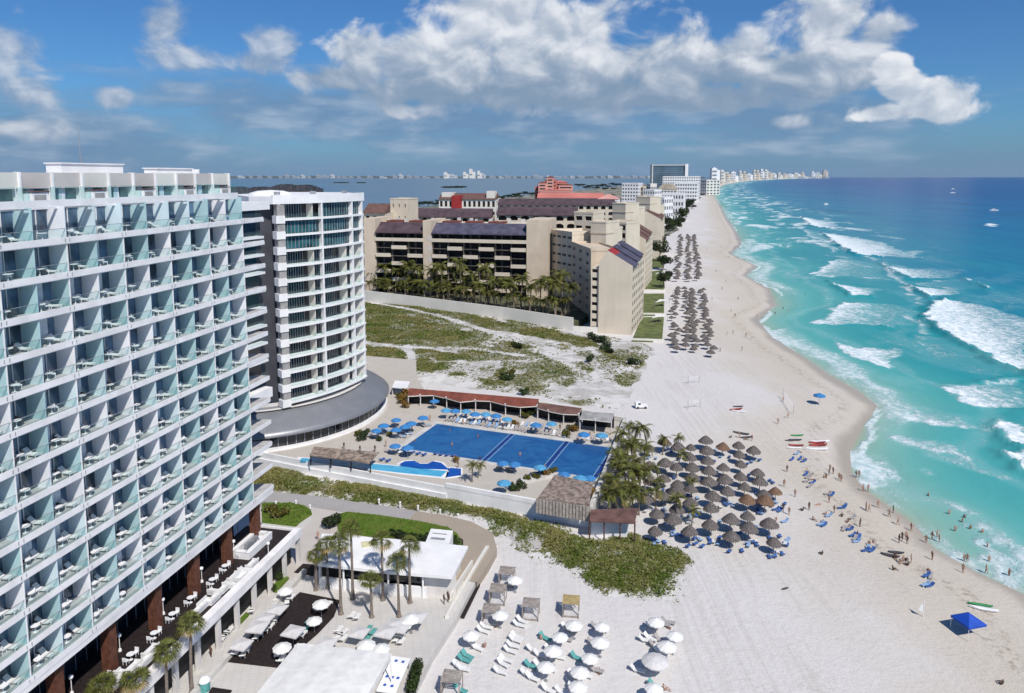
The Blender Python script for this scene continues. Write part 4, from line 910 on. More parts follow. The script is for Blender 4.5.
# ---------------------------------------------------------------- pool terrace
PO = Vector((-18.1, 168.3, 0)); PU = Vector((.9335, -.3586, 0)); PV = Vector((.3586, .9335, 0)); PRZ = math.atan2(PU.y, PU.x); KZ = 4.5
def K(u, v, z=KZ): p = PO+PU*u+PV*v; p.z = z; return p
def k2(l): return [tuple(K(u, v)[:2]) for u, v in l]
b = MB(); b.prism(k2([(-34, -29.5), (-17, -30.2), (46, -32), (45.4, -20), (41.4, 17), (20, 22), (-13, 20), (-24, 34), (-34, 52), (-72, 50), (-76, -4)]), 1.0, KZ); struct(b.build('pool_terrace', stone_m))
b = MB(); b.prism(k2([(-34.2, -29.7), (-17, -30.45), (18, -31.4), (46.3, -32.3), (46.3, -31.9), (18, -31.0), (-17, -30.0), (-34, -29.3)]), 1.2, 4.62); b.prism(k2([(17.8, -31.45), (46.32, -32.35), (46.32, -31.85), (17.8, -30.95)]), 4.5, 5.35); b.prism(k2([(-34.2, -30.0), (-17, -30.75), (18, -31.7), (18, -31.42), (-17, -30.47), (-34, -29.72)]), 1.2, 3.3)
tag(b.build('retaining_wall', white), 'long off-white retaining wall below the near edge of the blue pools', 'wall')
b = MB(); b.prism(k2([(46.1, -31.8), (46.9, -31.8), (42.4, 18), (41.7, 18)]), 1.2, 5.7); tag(b.build('side_wall', lightcon), 'straight pale wall between the right end of the pool and the palms', 'wall')
b = MB(); b.prism(k2([(-18, 19.2), (-13, 20.6), (20, 22.6), (41.5, 18), (41.5, 17.5), (20, 22.0), (-13, 20.0), (-18, 18.6)]), 1.2, 5.6); tag(b.build('boundary_wall', pale), 'low pale boundary wall behind the brown roofed pool pavilions', 'wall')
def water(name, c1, c2, sc=.6):
    t = NT(name); vor = N(t.nt, 'ShaderNodeTexBrick'); vor.inputs['Scale'].default_value = 1.2; vor.inputs['Mortar Size'].default_value = .02; vor.inputs['Color1'].default_value = (*c1, 1); vor.inputs['Color2'].default_value = (*c1, 1); vor.inputs['Mortar'].default_value = (*[a*.8 for a in c1], 1); t.L.new(t.tc.outputs['Object'], vor.inputs['Vector'])
    n_ = t.noise(t.vec(), .16, 6, .7, 1.2); t.col(t.mix(t.map(n_, .35, .65), vor.outputs['Color'], c2)); t.b.inputs['Roughness'].default_value = .06; t.b.inputs['Specular IOR Level'].default_value = .35
    t.bump(t.noise(t.vec(), 1.1, 5, .65), .22, .25); return t.m
pw1 = water('main_pool_water', (.014, .080, .25), (.024, .125, .30)); pw2 = water('channel_water', (.06, .33, .55), (.10, .42, .62)); pw3 = water('small_pool_water', (.008, .06, .32), (.012, .09, .38)); pw4 = water('pool_wall_tiles', (.010, .03, .16), (.014, .04, .20))
pool = thing('swimming_pool', 'large deep blue rectangular swimming pool split into three by dark tiled walls', 'pool', K(0, 0, 0), PRZ)
b = MB(); b.quad((0, -17, KZ+.03), (44, -17, KZ+.03), (44, 0, KZ+.03), (0, 0, KZ+.03)); b.build('water', pw1, pool)
b = MB()
for x0, x1, y0, y1 in ((-1.3, 45.0, 0, 1.5), (-1.3, 45.0, -18.2, -17), (-1.3, 0, -17, 0), (44.0, 45.0, -17, 0)): b.box(x0, x1, y0, y1, KZ-.2, KZ+.12)
b.build('coping', lightcon, pool)
for x0, x1 in ((19.0, 20.1), (32.2, 33.3), (43.0, 44.0)): b = MB(); b.box(x0, x1, -17, 0, KZ-.2, KZ+.075, 0); b.box(x0-.16, x0+.10, -17, 0, KZ, KZ+.10, 1); b.box(x1-.10, x1+.16, -17, 0, KZ, KZ+.10, 1); b.build('dividing_wall', [pw4, mat('pale_blue_tile', (.16, .30, .46), .4, .1, 2)], pool)
for nm, lab, px, m_ in (('channel_pool', 'long narrow light blue water channel along the retaining wall', [(300,460.5),(302,458.2),(350,462),(400,466.5),(447,471.5),(441,477),(400,473),(340,466)], pw2),
        ('kids_pool', 'small wavy edged dark blue pool beside the light blue channel', [(399,464.5),(405,461.5),(414,461),(420,464),(428,464),(433,461.5),(441,463),(446,467),(450,470),(420,469),(404,467)], pw3),
        ('plunge_pool', 'small square deep blue plunge pool at the end of the light blue channel', [(450,468),(461,469),(461,475.5),(447,477.5)], pw3)):
    r_ = thing(nm, lab, 'pool'); P_ = poly(px, KZ+.05); cx = sum(p[0] for p in P_)/len(P_); cy = sum(p[1] for p in P_)/len(P_)
    b = MB(); b.prism([(cx+(x-cx)*1.05+(.25 if x > cx else -.25), cy+(y-cy)*1.08+(.3 if y > cy else -.3)) for x, y in P_], KZ-.3, KZ+.10); b.build('coping', white, r_)
    b = MB(); b.prism(P_, KZ-.3, KZ+.13); b.build('water', m_, r_)
# roofs
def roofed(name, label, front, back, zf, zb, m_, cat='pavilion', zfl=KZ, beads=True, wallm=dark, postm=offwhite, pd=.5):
    r_ = thing(name, label, cat); F_ = [G(x, y, zf) for x, y in front]; B_ = [G(x, y, zb) for x, y in back]; n = len(F_)
    # resample the back edge to the same number of points
    Bp = []
    for i in range(n):
        q = i/(n-1)*(len(B_)-1); k = min(int(q), len(B_)-2); Bp.append(B_[k].lerp(B_[k+1], q-k))
    b_ = MB(); top = [*F_, *Bp]; th = Vector((0, 0, .22))
    for i in range(n-1):
        for s_ in range(5):
            a0, a1 = s_/5, (s_+1)/5; b_.quad(F_[i].lerp(Bp[i], a0), F_[i+1].lerp(Bp[i+1], a0), F_[i+1].lerp(Bp[i+1], a1), F_[i].lerp(Bp[i], a1), 0)
        b_.quad(F_[i]-th, F_[i+1]-th, Bp[i+1]-th, Bp[i]-th, 0); b_.quad(F_[i], F_[i]-th, F_[i+1]-th, F_[i+1], 1); b_.quad(Bp[i], Bp[i]-th, Bp[i+1]-th, Bp[i+1], 1)
    for i in (0, n-1): b_.quad(F_[i], F_[i]-th, Bp[i]-th, Bp[i], 1)
    b_.build('roof', [m_, pale if beads else m_], r_)
    for i in range(n):
        p = F_[i].lerp(Bp[i], .12); c_ = MB(); c_.tube([(p.x, p.y, zfl), (p.x, p.y, zf+.05)], .13, 6); c_.build('post', postm, r_)
        if beads and i % 2: c_ = MB(); c_.lathe([(.001, 0), (.22, .2), (.001, .42)], 8, (F_[i].x, F_[i].y, zf)); c_.build('roof_lamp', whiteplastic, r_)
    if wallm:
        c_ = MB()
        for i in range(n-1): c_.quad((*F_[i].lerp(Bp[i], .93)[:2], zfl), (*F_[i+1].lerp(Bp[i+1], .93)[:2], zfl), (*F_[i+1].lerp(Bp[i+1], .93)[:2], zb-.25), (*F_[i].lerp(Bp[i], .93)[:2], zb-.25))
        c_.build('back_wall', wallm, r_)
    return r_
roofed('pool_pavilion', 'long pavilion with red brown roof and wavy front edge behind the pool', [(408,396),(420,395.5),(433,395.2),(446,398),(460,402),(475,400.5),(490,401),(505,405),(520,407),(537,406)], [(409,388),(539,399)], 7.4, 8.4, roofred)
roofed('pool_pavilion', 'shorter brown roofed pavilion with curved edge right of the long one', [(537.5,408),(548,411),(563,414),(578.5,414.5)], [(539,402.5),(582,408)], 7.3, 8.2, roofbrown)
roofed('pool_bar', 'small pavilion with flat grey roof at the right end behind the pool', [(579.5,418.5),(595,420),(611,422)], [(583,411),(614.5,413.5)], 7.8, 7.95, concrete)
roofed('slatted_pergola', 'long low pergola of weathered timber slats beside the light blue channel', [(310,455),(330,457.5),(350,460),(369,463)], [(314,446.5),(379,452)], 6.9, 7.2, woodred if False else mat('pergola_timber', (.30, .235, .19), .85, .35, 1.2), 'pergola', beads=False, wallm=None, postm=wood_dark)
pr = roofed('thatched_bar', 'bar with broad grey brown roof at the near right corner of the pool', [(538,497.5),(555,500),(572,503),(589,505)], [(555,474.5),(593,483)], 7.2, 8.3, mat('weathered_palm_roof', (.27, .215, .185), .95, .3, 1.5, .05, bump=.4), 'bar', beads=False, wallm=None, postm=wood)
b = MB()
for i in range(16): 
    p = G(537.5+i*3.35, 499+i*.52, 6.9); b.box(p.x-.28, p.x+.28, p.y-.1, p.y+.05, KZ-.2, 7.0)
b.build('timber_screen', wood, pr)
roofed('beach_hut', 'dark brown flat roofed hut on white walls below the palms at the wall corner', [(589.5,520.5),(604,521.5),(620,522),(634.5,523)], [(590.5,509.5),(638,508)], 5.9, 6.3, roofbrown, 'hut', 2.0, False, None, roofbrown)
b = MB(); b.prism(poly([(591,535),(627,539),(630,529),(594,526)], 2.0), 1.5, 4.9); b.build('wall', white, bpy.data.objects['beach_hut'])
roofed('service_tent', 'small white flat tent between the round tower and the brown pavilions', [(392,387),(407,388.5)], [(395,380.5),(410,381.5)], 7.0, 7.1, white, 'tent', beads=False, wallm=None)
# umbrellas, loungers, people
def umb_proto(name, r, h, rise, mat_, n=8, sag=.12, square=False):
    root = thing(name, 'x', 'umbrella'); a = MB(); a.tube([(0, 0, 0), (0, 0, h+rise)], .035, 6); a.lathe([(.28, 0), (.28, .07), (.06, .09)], 10); a.build('pole', metal, root)
    c_ = MB()
    if square: c_.add([(-r, -r, h), (r, -r, h), (r, r, h), (-r, r, h), (0, 0, h+rise), (-r, -r, h-.18), (r, -r, h-.18), (r, r, h-.18), (-r, r, h-.18)], [(0,1,4),(1,2,4),(2,3,4),(3,0,4),(0,5,6,1),(1,6,7,2),(2,7,8,3),(3,8,5,0)])
    else:
        prof = [(r, -.16), (r, 0), (r*.72, rise*.38), (r*.4, rise*.72), (r*.08, rise), (.001, rise+.1)]; vs = []
        for q, (rr, z_) in enumerate(prof):
            for k in range(n*2):
                s_ = 1 if k % 2 == 0 else (.93 if q < 4 else 1); w_ = math.pi*k/n; vs.append((rr*s_*math.cos(w_), rr*s_*math.sin(w_), h+z_))
        m2 = n*2; c_.add(vs, [(q*m2+k, q*m2+(k+1) % m2, (q+1)*m2+(k+1) % m2, (q+1)*m2+k) for q in range(len(prof)-1) for k in range(m2)])
    c_.build('canopy', mat_, root); return proto(root)
UB = [umb_proto('pool_umbrella', 1.35, 2.15, .55, m_) for m_ in (blueumb, blueumb2)]
UW = [umb_proto('beach_umbrella', 1.25, 2.0, .55, whitecanvas, 10), umb_proto('square_umbrella', 1.25, 2.2, .28, greycanvas, square=True)]
def lounge_mesh(name, m1, m2):
    a = MB(); a.box(-.32, .32, -1.0, .35, .26, .36, 0); c_, s_ = math.cos(.75), math.sin(.75)
    a.add([(-.32, .35, .26), (.32, .35, .26), (.32, .35+.75*c_, .26+.75*s_), (-.32, .35+.75*c_, .26+.75*s_), (-.32, .30, .36), (.32, .30, .36), (.32, .28+.75*c_, .36+.75*s_), (-.32, .28+.75*c_, .36+.75*s_)], [(0,1,2,3),(4,5,6,7),(0,3,7,4),(1,2,6,5),(2,3,7,6)], 0)
    for x in (-.27, .27):
        for y in (-.9, .2): a.box(x-.03, x+.03, y-.03, y+.03, 0, .26, 1)
    return a.mesh(name, [m1, m2])
LM = {'white': lounge_mesh('lounger_white', whitecanvas, whiteplastic), 'teal': lounge_mesh('lounger_teal', tealcloth, whiteplastic), 'blue': lounge_mesh('lounger_blue', bluelounge, whiteplastic), 'grey': lounge_mesh('lounger_grey', mat('taupe_sling', (.38, .35, .34), .8, .15, 3), whiteplastic),
      'pale': lounge_mesh('lounger_pale', mat('pale_blue_sling', (.28, .42, .62), .8, .15, 3), whiteplastic)}
zones = [('left of the pool by the round tower', [(423,416.5),(396,418),(383.6,424.5),(376.5,429),(396,428),(405,425),(411,422.5),(395,444),(407.5,446.5)]),
 ('behind the pool before the brown pavilions', [(434.5,399.5),(446,409),(455,409.5),(466,409.5),(475,413),(485.7,413),(496,414.5),(507,417.5),(536,424),(551.6,422),(584,433.6),(601.7,434.5)]),
 ('along the near edge of the pool', [(503,461),(514.7,462),(540,465.6),(564,472),(580,476.7),(589.5,475.8),(504,481.6)])]
for zn, lst in zones:
    for i, (x, y) in enumerate(sorted(lst)):
        p = G(x, y, KZ+2.5); p.z = KZ
        dup(UB[i % 2 if 'left' not in zn else 0], p, random.uniform(0, 1), 'blue umbrella, %s from the left %s' % (nth(i+1), zn), 'blue umbrellas round the pool', random.uniform(.92, 1.08))
def loungers(lst, zone, grp):
    for i, (p, rz, c_) in enumerate(lst):
        ob('sun_lounger', LM[c_], p, rz, '%s sun lounger %s' % ({'pale': 'pale blue'}.get(c_, c_), zone), 'sun lounger', grp+', '+c_, .85 if 'sand' in zone or 'palapa' in zone else 1)
ll = []
for x, y in zones[0][1]:
    for k in range(3): ll.append((G(x+random.uniform(-7, 7), y+8+random.uniform(-2, 3), KZ), PRZ+math.pi*.5*0+random.uniform(-.2, .2)+2.0, random.choice(('grey', 'white', 'pale'))))
loungers(ll, 'under the blue umbrellas left of the pool', 'loungers left of the pool')
ll = []
for i in range(34): ll.append((K(1+i*.95+random.uniform(-.1, .1), 3.0+random.uniform(-.2, .4)), PRZ+random.uniform(-.1, .1), random.choice(('grey', 'grey', 'white', 'pale'))))
for i in range(20): ll.append((K(2+i*1.25+random.uniform(-.1, .1), 6.2+random.uniform(-.2, .4)), PRZ+random.uniform(-.2, .2), random.choice(('grey', 'white', 'pale'))))
for i in range(7): ll.append((K(34.5+i*1.1, 3.2), PRZ, random.choice(('grey', 'white'))))
loungers(ll, 'in the rows behind the pool', 'loungers behind the pool')
ll = [(G(x+random.uniform(-5, 5), y+8.5+random.uniform(-1, 1), KZ), PRZ+math.pi+random.uniform(-.3, .3), random.choice(('grey', 'blue', 'grey'))) for x, y in zones[2][1][:3] for k in range(3)]
ll += [(G(x, y, KZ), PRZ+math.pi, 'blue') for x, y in ((382,461),(388,462),(436,455),(441,456),(447,456.5),(453,457),(400,452),(406,453),(412,454),(418,455),(424,456))]
loungers(ll, 'on the near side of the pool', 'loungers on the near side of the pool')
shrubs([(403,403,3,1.5),(405,397,3,1.6),(401,398,2,1.4),(404,408,3,1.3),(362,440,1,1.5),(358,436,2,1.3),(366,436,0,1.3),(524,418,2,1.5),(530,414,0,1.7),(520,411,2,1.6),(514,427,3,1.1),(567,437,2,1.3),(574,432,3,1.2),(571,430,0,1.4),(516,490,0,1.5),(521,488,1,1.2),(535,479,2,1.2),(545,477,3,1.0),(553,474,2,1.2),(528,481,2,1.0),(390,436,2,.9),(380,441,0,.9),(608,500,3,1.4),(592,497,3,1.3),(455,462,3,.9)], 'in the pool planting', 'shrubs planted round the pool', KZ)
b = MB(); b.prism(poly([(522,484),(552,478),(556,475),(549,473),(520,479)], KZ), KZ-.2, KZ+.45); tag(b.build('planter_bed', lightcon), 'curved stone planting bed at the near edge of the pool', 'planter')
dup(COCO[0], G(472, 482, KZ), 1.0, 'short yellowish coconut palm standing at the near left corner of the pool', None, .8)
dup(COCO[1], G(478, 478, KZ), 2.2, 'small coconut palm behind the yellowish one at the near pool corner', None, .62)
# ---------------------------------------------------------------- beige resort and the town beyond
ARCH = [False]
def facade(mb, x0, x1, z0, z1, y, holes, depth, m=0, flip=None):
    """wall in the plane y (local) with real recesses; holes are (xa, xb, za, zb)"""
    xs = sorted({x0, x1, *[h[0] for h in holes], *[h[1] for h in holes]}); zs = sorted({z0, z1, *[h[2] for h in holes], *[h[3] for h in holes]})
    P = (lambda x, yy, z: (x, yy, z)) if flip is None else flip
    for a, b_ in zip(xs[:-1], xs[1:]):
        for c_, d_ in zip(zs[:-1], zs[1:]):
            xm, zm = (a+b_)/2, (c_+d_)/2
            if any(h[0] < xm < h[1] and h[2] < zm < h[3] for h in holes): continue
            mb.quad(P(a, y, c_), P(b_, y, c_), P(b_, y, d_), P(a, y, d_), m)
    for a, b_, c_, d_ in holes:
        q = y+depth
        mb.quad(P(a, y, c_), P(b_, y, c_), P(b_, q, c_), P(a, q, c_), m); mb.quad(P(a, y, d_), P(b_, y, d_), P(b_, q, d_), P(a, q, d_), m)
        if ARCH[0]:
            w2 = (b_-a)/2; hh = min(w2, (d_-c_)*.5)
            for s_ in (-1, 1):
                arc = [P(a+w2+s_*w2*math.sin(t_*math.pi/8), y, d_-hh+hh*math.cos(t_*math.pi/8)) for t_ in range(5)]
                mb.add([P(a+w2+s_*w2, y, d_)]+arc, [(0, i_, i_+1) for i_ in range(1, 5)], m)
        mb.quad(P(a, y, c_), P(a, y, d_), P(a, q, d_), P(a, q, c_), m); mb.quad(P(b_, y, c_), P(b_, y, d_), P(b_, q, d_), P(b_, q, c_), m)
def block(name, label, A, B, depth, z0, z1, floors, bays, wm, roof='flat', rm=None, rh=4.0, win=(.62, .55), wmat=darkglass, side=True, group=None, cat='building', balc=False, arch=False, rdepth=.9, sbays=None, rim=.9, maxw=60, zs=None, rail=None):
    """a building: front from A to B (seen from the front, left to right), going back by depth"""
    A = Vector((A[0], A[1], 0)); B = Vector((B[0], B[1], 0)); Lh = (B-A).length; rz = math.atan2((B-A).y, (B-A).x)
    r_ = thing(name, label, cat, A, rz, group); ARCH[0] = arch; b_ = MB(); zs = z0+1 if zs is None else zs; fh = (z1-zs)/max(floors, 1); bw = Lh/max(bays, 1)
    fw = [(bw*i+bw*(1-win[0])/2, bw*i+bw*(1+win[0])/2, zs+fh*k+fh*(1-win[1])*.45, zs+fh*k+fh*(win[1]+(1-win[1])*.45)) for k in range(floors-1, -1, -1) for i in range(bays)]
    facade(b_, 0, Lh, z0, z1, 0, fw, rdepth)
    sw = []
    if side:
        sb = sbays or max(1, int(depth/bw)); sbw = depth/sb
        sw = [(sbw*i+sbw*(1-win[0])/2, sbw*i+sbw*(1+win[0])/2, a[2], a[3]) for a in fw[::max(bays, 1)] for i in range(sb)]
        facade(b_, 0, depth, z0, z1, 0, sw, rdepth, flip=lambda x, y, z: (Lh-y, x, z))
    else: b_.quad((Lh, 0, z0), (Lh, depth, z0), (Lh, depth, z1), (Lh, 0, z1))
    b_.quad((0, 0, z0), (0, depth, z0), (0, depth, z1), (0, 0, z1)); b_.quad((0, depth, z0), (Lh, depth, z0), (Lh, depth, z1), (0, depth, z1)); b_.quad((0, 0, z1), (Lh, 0, z1), (Lh, depth, z1), (0, depth, z1))
    b_.build('wall', wm, r_); ARCH[0] = False
    wins = [('f', h) for h in fw]+[('s', h) for h in sw]; solo = wins[:maxw]; rest_ = MB()
    for n_, (s_, (a, c_, d_, e)) in enumerate(wins):
        w_ = MB() if n_ < maxw else rest_; q = rdepth-.03
        if s_ == 'f': w_.quad((a, q, d_), (c_, q, d_), (c_, q, e), (a, q, e), 0)
        else: w_.quad((Lh-q, a, d_), (Lh-q, c_, d_), (Lh-q, c_, e), (Lh-q, a, e), 0)
        if s_ == 'f' and rail: w_.box(a, c_, .04, .10, d_, d_+fh*.24, 1)
        if n_ < maxw: w_.build('window', [wmat, rail or wm], r_)
    if len(wins) > maxw: tag(rest_.build('window', [wmat, rail or wm], r_), kind='stuff')
    if balc:
        n_ = 0
        for k in range(floors):
            for i in range(bays):
                if (i+k) % 2 and n_ < 60: c_ = MB(); c_.box(bw*i+.2, bw*(i+1)-.2, -1.3, .05, zs+fh*k-.25, zs+fh*k+fh*.33); c_.build('balcony', wm, r_); n_ += 1
    t_ = MB()
    if roof == 'flat':
        for bx in ((-.15, Lh+.15, -.15, .25), (-.15, Lh+.15, depth-.25, depth+.15), (-.15, .25, .25, depth-.25), (Lh-.25, Lh+.15, .25, depth-.25)): t_.box(*bx, z1-.25, z1+rim)
        t_.build('parapet', rm or wm, r_)
    elif roof == 'mono':
        t_.add([(-.3, -1.2, z1-.3), (Lh+.3, -1.2, z1-.3), (Lh+.3, depth*.45, z1+rh), (-.3, depth*.45, z1+rh), (-.3, -1.2, z1-.6), (Lh+.3, -1.2, z1-.6), (Lh+.3, depth*.45, z1), (-.3, depth*.45, z1)], [(0,1,2,3),(4,5,6,7),(0,4,5,1),(1,5,6,2),(2,6,7,3),(3,7,4,0)]); t_.build('roof', rm, r_)
    elif roof == 'gable':   # ridge along the front
        t_.add([(-.4, -.8, z1-.2), (Lh+.4, -.8, z1-.2), (Lh+.4, depth/2, z1+rh), (-.4, depth/2, z1+rh), (-.4, depth+.8, z1-.2), (Lh+.4, depth+.8, z1-.2)], [(0,1,2,3),(3,2,5,4),(0,3,4),(1,2,5)]); t_.build('roof', rm, r_)
    elif roof == 'hip':
        i_ = min(depth, Lh)*.45; t_.add([(-.4, -.6, z1-.1), (Lh+.4, -.6, z1-.1), (Lh+.4, depth+.6, z1-.1), (-.4, depth+.6, z1-.1), (i_, depth/2, z1+rh), (Lh-i_, depth/2, z1+rh)], [(0,1,5,4),(1,2,5),(2,3,4,5),(3,0,4)]); t_.build('roof', rm, r_)
    return r_
def DXY(x, Y): p = D(x, 300, Y); return (p.x, p.y)
# front wing with dark staggered balconies
def wing(x0, x1, Y0, Y1, bays, label):
    A, B = DXY(x0, Y0), DXY(x1, Y1); return A, B
A, B = Vector((*DXY(366, 366), 0)), Vector((*DXY(549, 345), 0)); Lr = (B-A).length; urz = math.atan2((B-A).y, (B-A).x); ux = (B-A).normalized()
def RW(x, y): p = A+ux*x+Vector((-ux.y, ux.x, 0))*y; return (p.x, p.y)
r_ = thing('resort_wing', 'broad beige resort wing with dark staggered balconies and long dark sloped roof behind the palms', 'building', A, urz)
loggiashade = mat('loggia_shade', (.16, .145, .125), .8, .15, .3)  # shade inside the balcony recesses put into slab and partition colour
px_ = lambda x: (x-366)/(549-366)*Lr
segs = [(px_(378), px_(427), 3), (px_(435.5), px_(528), 6)]
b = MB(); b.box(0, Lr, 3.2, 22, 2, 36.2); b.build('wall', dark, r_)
for a_, c_ in ((0, px_(378)), (px_(427), px_(435.5)), (px_(528), px_(548.5))):
    b = MB(); b.box(a_, c_, -1.2 if a_ else -.6, 22.5, 2, 43.0 if a_ > px_(500) else (42.0 if a_ else 42.6)); b.build('pier_tower', beige, r_)
    if 1 < a_ < px_(500):
        b = MB()
        for k in range(6): b.box(a_+2.4, a_+4.4, -1.26, -1.19, 6+5.2*k, 8.6+5.2*k)
        b.build('pier_recess', taupe, r_)
for a_, c_, n_ in segs:
    b = MB(); b.add([(a_, -1.6, 35.8), (c_, -1.6, 35.8), (c_, 6.5, 40.6), (a_, 6.5, 40.6), (a_, -1.6, 35.4), (c_, -1.6, 35.4), (c_, 6.5, 40.2), (a_, 6.5, 40.2)], [(0,1,2,3),(4,5,6,7),(0,4,5,1),(1,5,6,2),(2,6,7,3),(3,7,4,0)]); b.build('roof', rooftile if n_ == 3 else roofblue, r_)
    b = MB(); b.box(a_, c_, 6.5, 22, 36, 40.3); b.build('roof_base', beige2, r_)
    for q in range(max(2, n_//2)): b = MB(); b.box(a_+3+q*12, a_+11+q*12, 7, 15, 40.3, 41.3); b.build('roof_tile_panel', roofred, r_)
    bw = (c_-a_)/n_
    for k in range(8):
        z = 32.0-4.05*k
        b = MB(); b.box(a_, c_, .3, 3.15, z-.22, z); b.build('floor_slab', loggiashade if k else beige2, r_)
        for i in range(n_):
            if k == 0: b = MB(); b.box(a_+bw*i, a_+bw*(i+1), -1.2, -.9, z-.6, z+1.1); b.build('balcony', beige2, r_)
            elif (i+k) % 2 == 0: b = MB(); b.box(a_+bw*i+.25, a_+bw*(i+1)-.25, -1.5, -1.25, z-.5, z+1.35); b.box(a_+bw*i+.25, a_+bw*(i+1)-.25, -1.25, .3, z-.25, z); b.build('balcony', beige2, r_)
            if i % 2 == 0: b = MB(); b.box(a_+bw*i+bw*.3, a_+bw*i+bw*.42, 2.9, 3.15, z, z+2.8); b.build('door_frame', loggiashade, r_)
    for i in range(n_+1): b = MB(); b.box(a_+bw*i-.15, a_+bw*i+.15, .2, 3.15, 2, 35.6); b.build('partition', loggiashade, r_)
for q in range(16):
    x_ = 6+q*5.6+random.uniform(-1.5, 1.5); b = MB(); y_ = random.uniform(10, 19); b.box(x_, x_+random.uniform(1, 2.4), y_, y_+1.6, 40.3, 41.6+random.random()); b.build('roof_unit', lightcon, r_)
# stepped right part and its shaded return
block('resort_wing', 'beige resort wing with rows of small dark windows just right of the staggered balconies', RW(px_(549), 6), (28, 334), 18, 2, 37, 8, 4, beige2, 'flat', rim=1.2, win=(.70, .48), side=False, rail=beige2, rdepth=1.6)
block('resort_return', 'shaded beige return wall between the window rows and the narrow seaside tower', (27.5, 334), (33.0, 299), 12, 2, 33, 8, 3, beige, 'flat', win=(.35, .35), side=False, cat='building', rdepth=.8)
def slabt(x0, x1, Y, ytop, label, dp=14): block('slab_tower', label, DXY(x0, Y), DXY(x1, Y*.985), dp, 2, zat(ytop, Y), 8, 3, beige2, 'flat', win=(.55, .5), side=True, sbays=4, cat='building', rim=.6, rdepth=1.2, wmat=dark) if False else None
def plain_slab(x0, x1, Y, ytop, label, dp=14, cols=0):
    A_, B_ = DXY(x0, Y), DXY(x1, Y*.985); r_ = block('slab_tower', label, A_, B_, dp, 2, zat(ytop, Y), 9, 0, beige2, 'flat', side=True, sbays=3, win=(.75, .6), rim=.5, rdepth=1.6, wmat=dark, zs=4) if cols else block('slab_tower', label, A_, B_, dp, 2, zat(ytop, Y), 0, 0, beige2, 'flat', side=False, rim=.5)
    b_ = MB(); Lh = (Vector(B_)-Vector(A_)).length; b_.box(-.25, Lh+.25, -.25, dp*.6, zat(ytop, Y)-5.2, zat(ytop, Y)-4.6); b_.build('cornice', beige, r_); return r_
plain_slab(590, 605, 332, 222, 'tall plain beige slab directly behind the nearest seaside tower', 12)
plain_slab(611, 624, 430, 203.5, 'tall plain cream slab rising behind the second seaside tower', 14)
plain_slab(634, 648, 560, 197, 'farthest tall cream slab of the beige resort, by the white hotels', 16)
def pyramid(A_, B_, dp, z0, ze, zr, label, redroof, nfl):
    """seaside end block: gabled front, tiled roof falling to the sea side, window column on the left and on the sea side"""
    A_ = Vector((*A_, 0)); B_ = Vector((*B_, 0)); Lh = (B_-A_).length; rz = math.atan2((B_-A_).y, (B_-A_).x); r_ = thing('seaside_tower', label, 'building', A_, rz, 'sloped roof towers at the sea end of the beige resort')
    b_ = MB(); xr = Lh*.28; fh = (ze-z0-1)/nfl
    b_.add([(0, 0, z0), (Lh, 0, z0), (Lh, 0, ze), (xr, 0, zr), (0, 0, ze+1.2)], [(0, 1, 2, 3, 4)]); b_.add([(0, dp, z0), (Lh, dp, z0), (Lh, dp, ze), (xr, dp, zr), (0, dp, ze+1.2)], [(0, 1, 2, 3, 4)])
    b_.quad((0, 0, z0), (0, dp, z0), (0, dp, ze+1.2), (0, 0, ze+1.2)); b_.quad((0, 0, ze+1.2), (xr, 0, zr), (xr, dp, zr), (0, dp, ze+1.2))
    nb_ = max(3, int(dp/4.2)); sbw = dp/nb_; holes = [(sbw*i+.9, sbw*(i+1)-.9, z0+1.2+fh*k, z0+1.2+fh*k+fh*.55) for i in range(nb_) for k in range(nfl)]
    facade(b_, 0, dp, z0, ze, 0, holes, .22, flip=lambda x, y, z: (Lh-y, x, z)); b_.build('wall', beige2, r_)
    for h in holes: w_ = MB(); w_.quad((Lh-.19, h[0], h[2]), (Lh-.19, h[1], h[2]), (Lh-.19, h[1], h[3]), (Lh-.19, h[0], h[3])); w_.build('window', dark, r_)
    w_ = MB(); wh = [(-2.9, -.7, z0+.9+fh*k, z0+.9+fh*k+fh*.42) for k in range(nfl)]; facade(w_, -3.3, -.02, z0, ze-1.5, 1.0, wh, .7); w_.box(-3.3, -.02, 1.75, dp-2, z0, ze-1.5); w_.quad((-3.3, 1, z0), (-3.3, 1.75, z0), (-3.3, 1.75, ze-1.5), (-3.3, 1, ze-1.5)); w_.quad((-3.3, 1, ze-1.5), (-.02, 1, ze-1.5), (-.02, 1.75, ze-1.5), (-3.3, 1.75, ze-1.5)); w_.build('stair_wing', beige2, r_)
    for h in wh: w_ = MB(); w_.quad((h[0], 1.67, h[2]), (h[1], 1.67, h[2]), (h[1], 1.67, h[3]), (h[0], 1.67, h[3])); w_.build('window', dark, r_)
    # roof in three steps
    for i in range(3):
        y0, y1 = dp*i/3, dp*(i+1)/3-.5; ex = .8-.5*i; t_ = MB(); k_ = (ze-zr)/(Lh-xr); z_ = lambda x: zr+k_*(x-xr)+.25+.5*i
        for m_, a, c_ in ((1, xr-.2, xr+(Lh-xr)*.30), (0, xr+(Lh-xr)*.30, Lh+ex)):
            if i: m_ = 0 if redroof else m_
            t_.add([(a, y0, z_(a)), (c_, y0, z_(c_)), (c_, y1, z_(c_)), (a, y1, z_(a)), (a, y0, z_(a)-.35), (c_, y0, z_(c_)-.35), (c_, y1, z_(c_)-.35), (a, y1, z_(a)-.35)], [(0,1,2,3),(4,5,6,7),(0,4,5,1),(1,5,6,2),(2,6,7,3),(3,7,4,0)], m_)
        t_.build('roof', [roofbrown if not redroof else roofblue, redpaint if redroof else roofbrown], r_)
    return r_
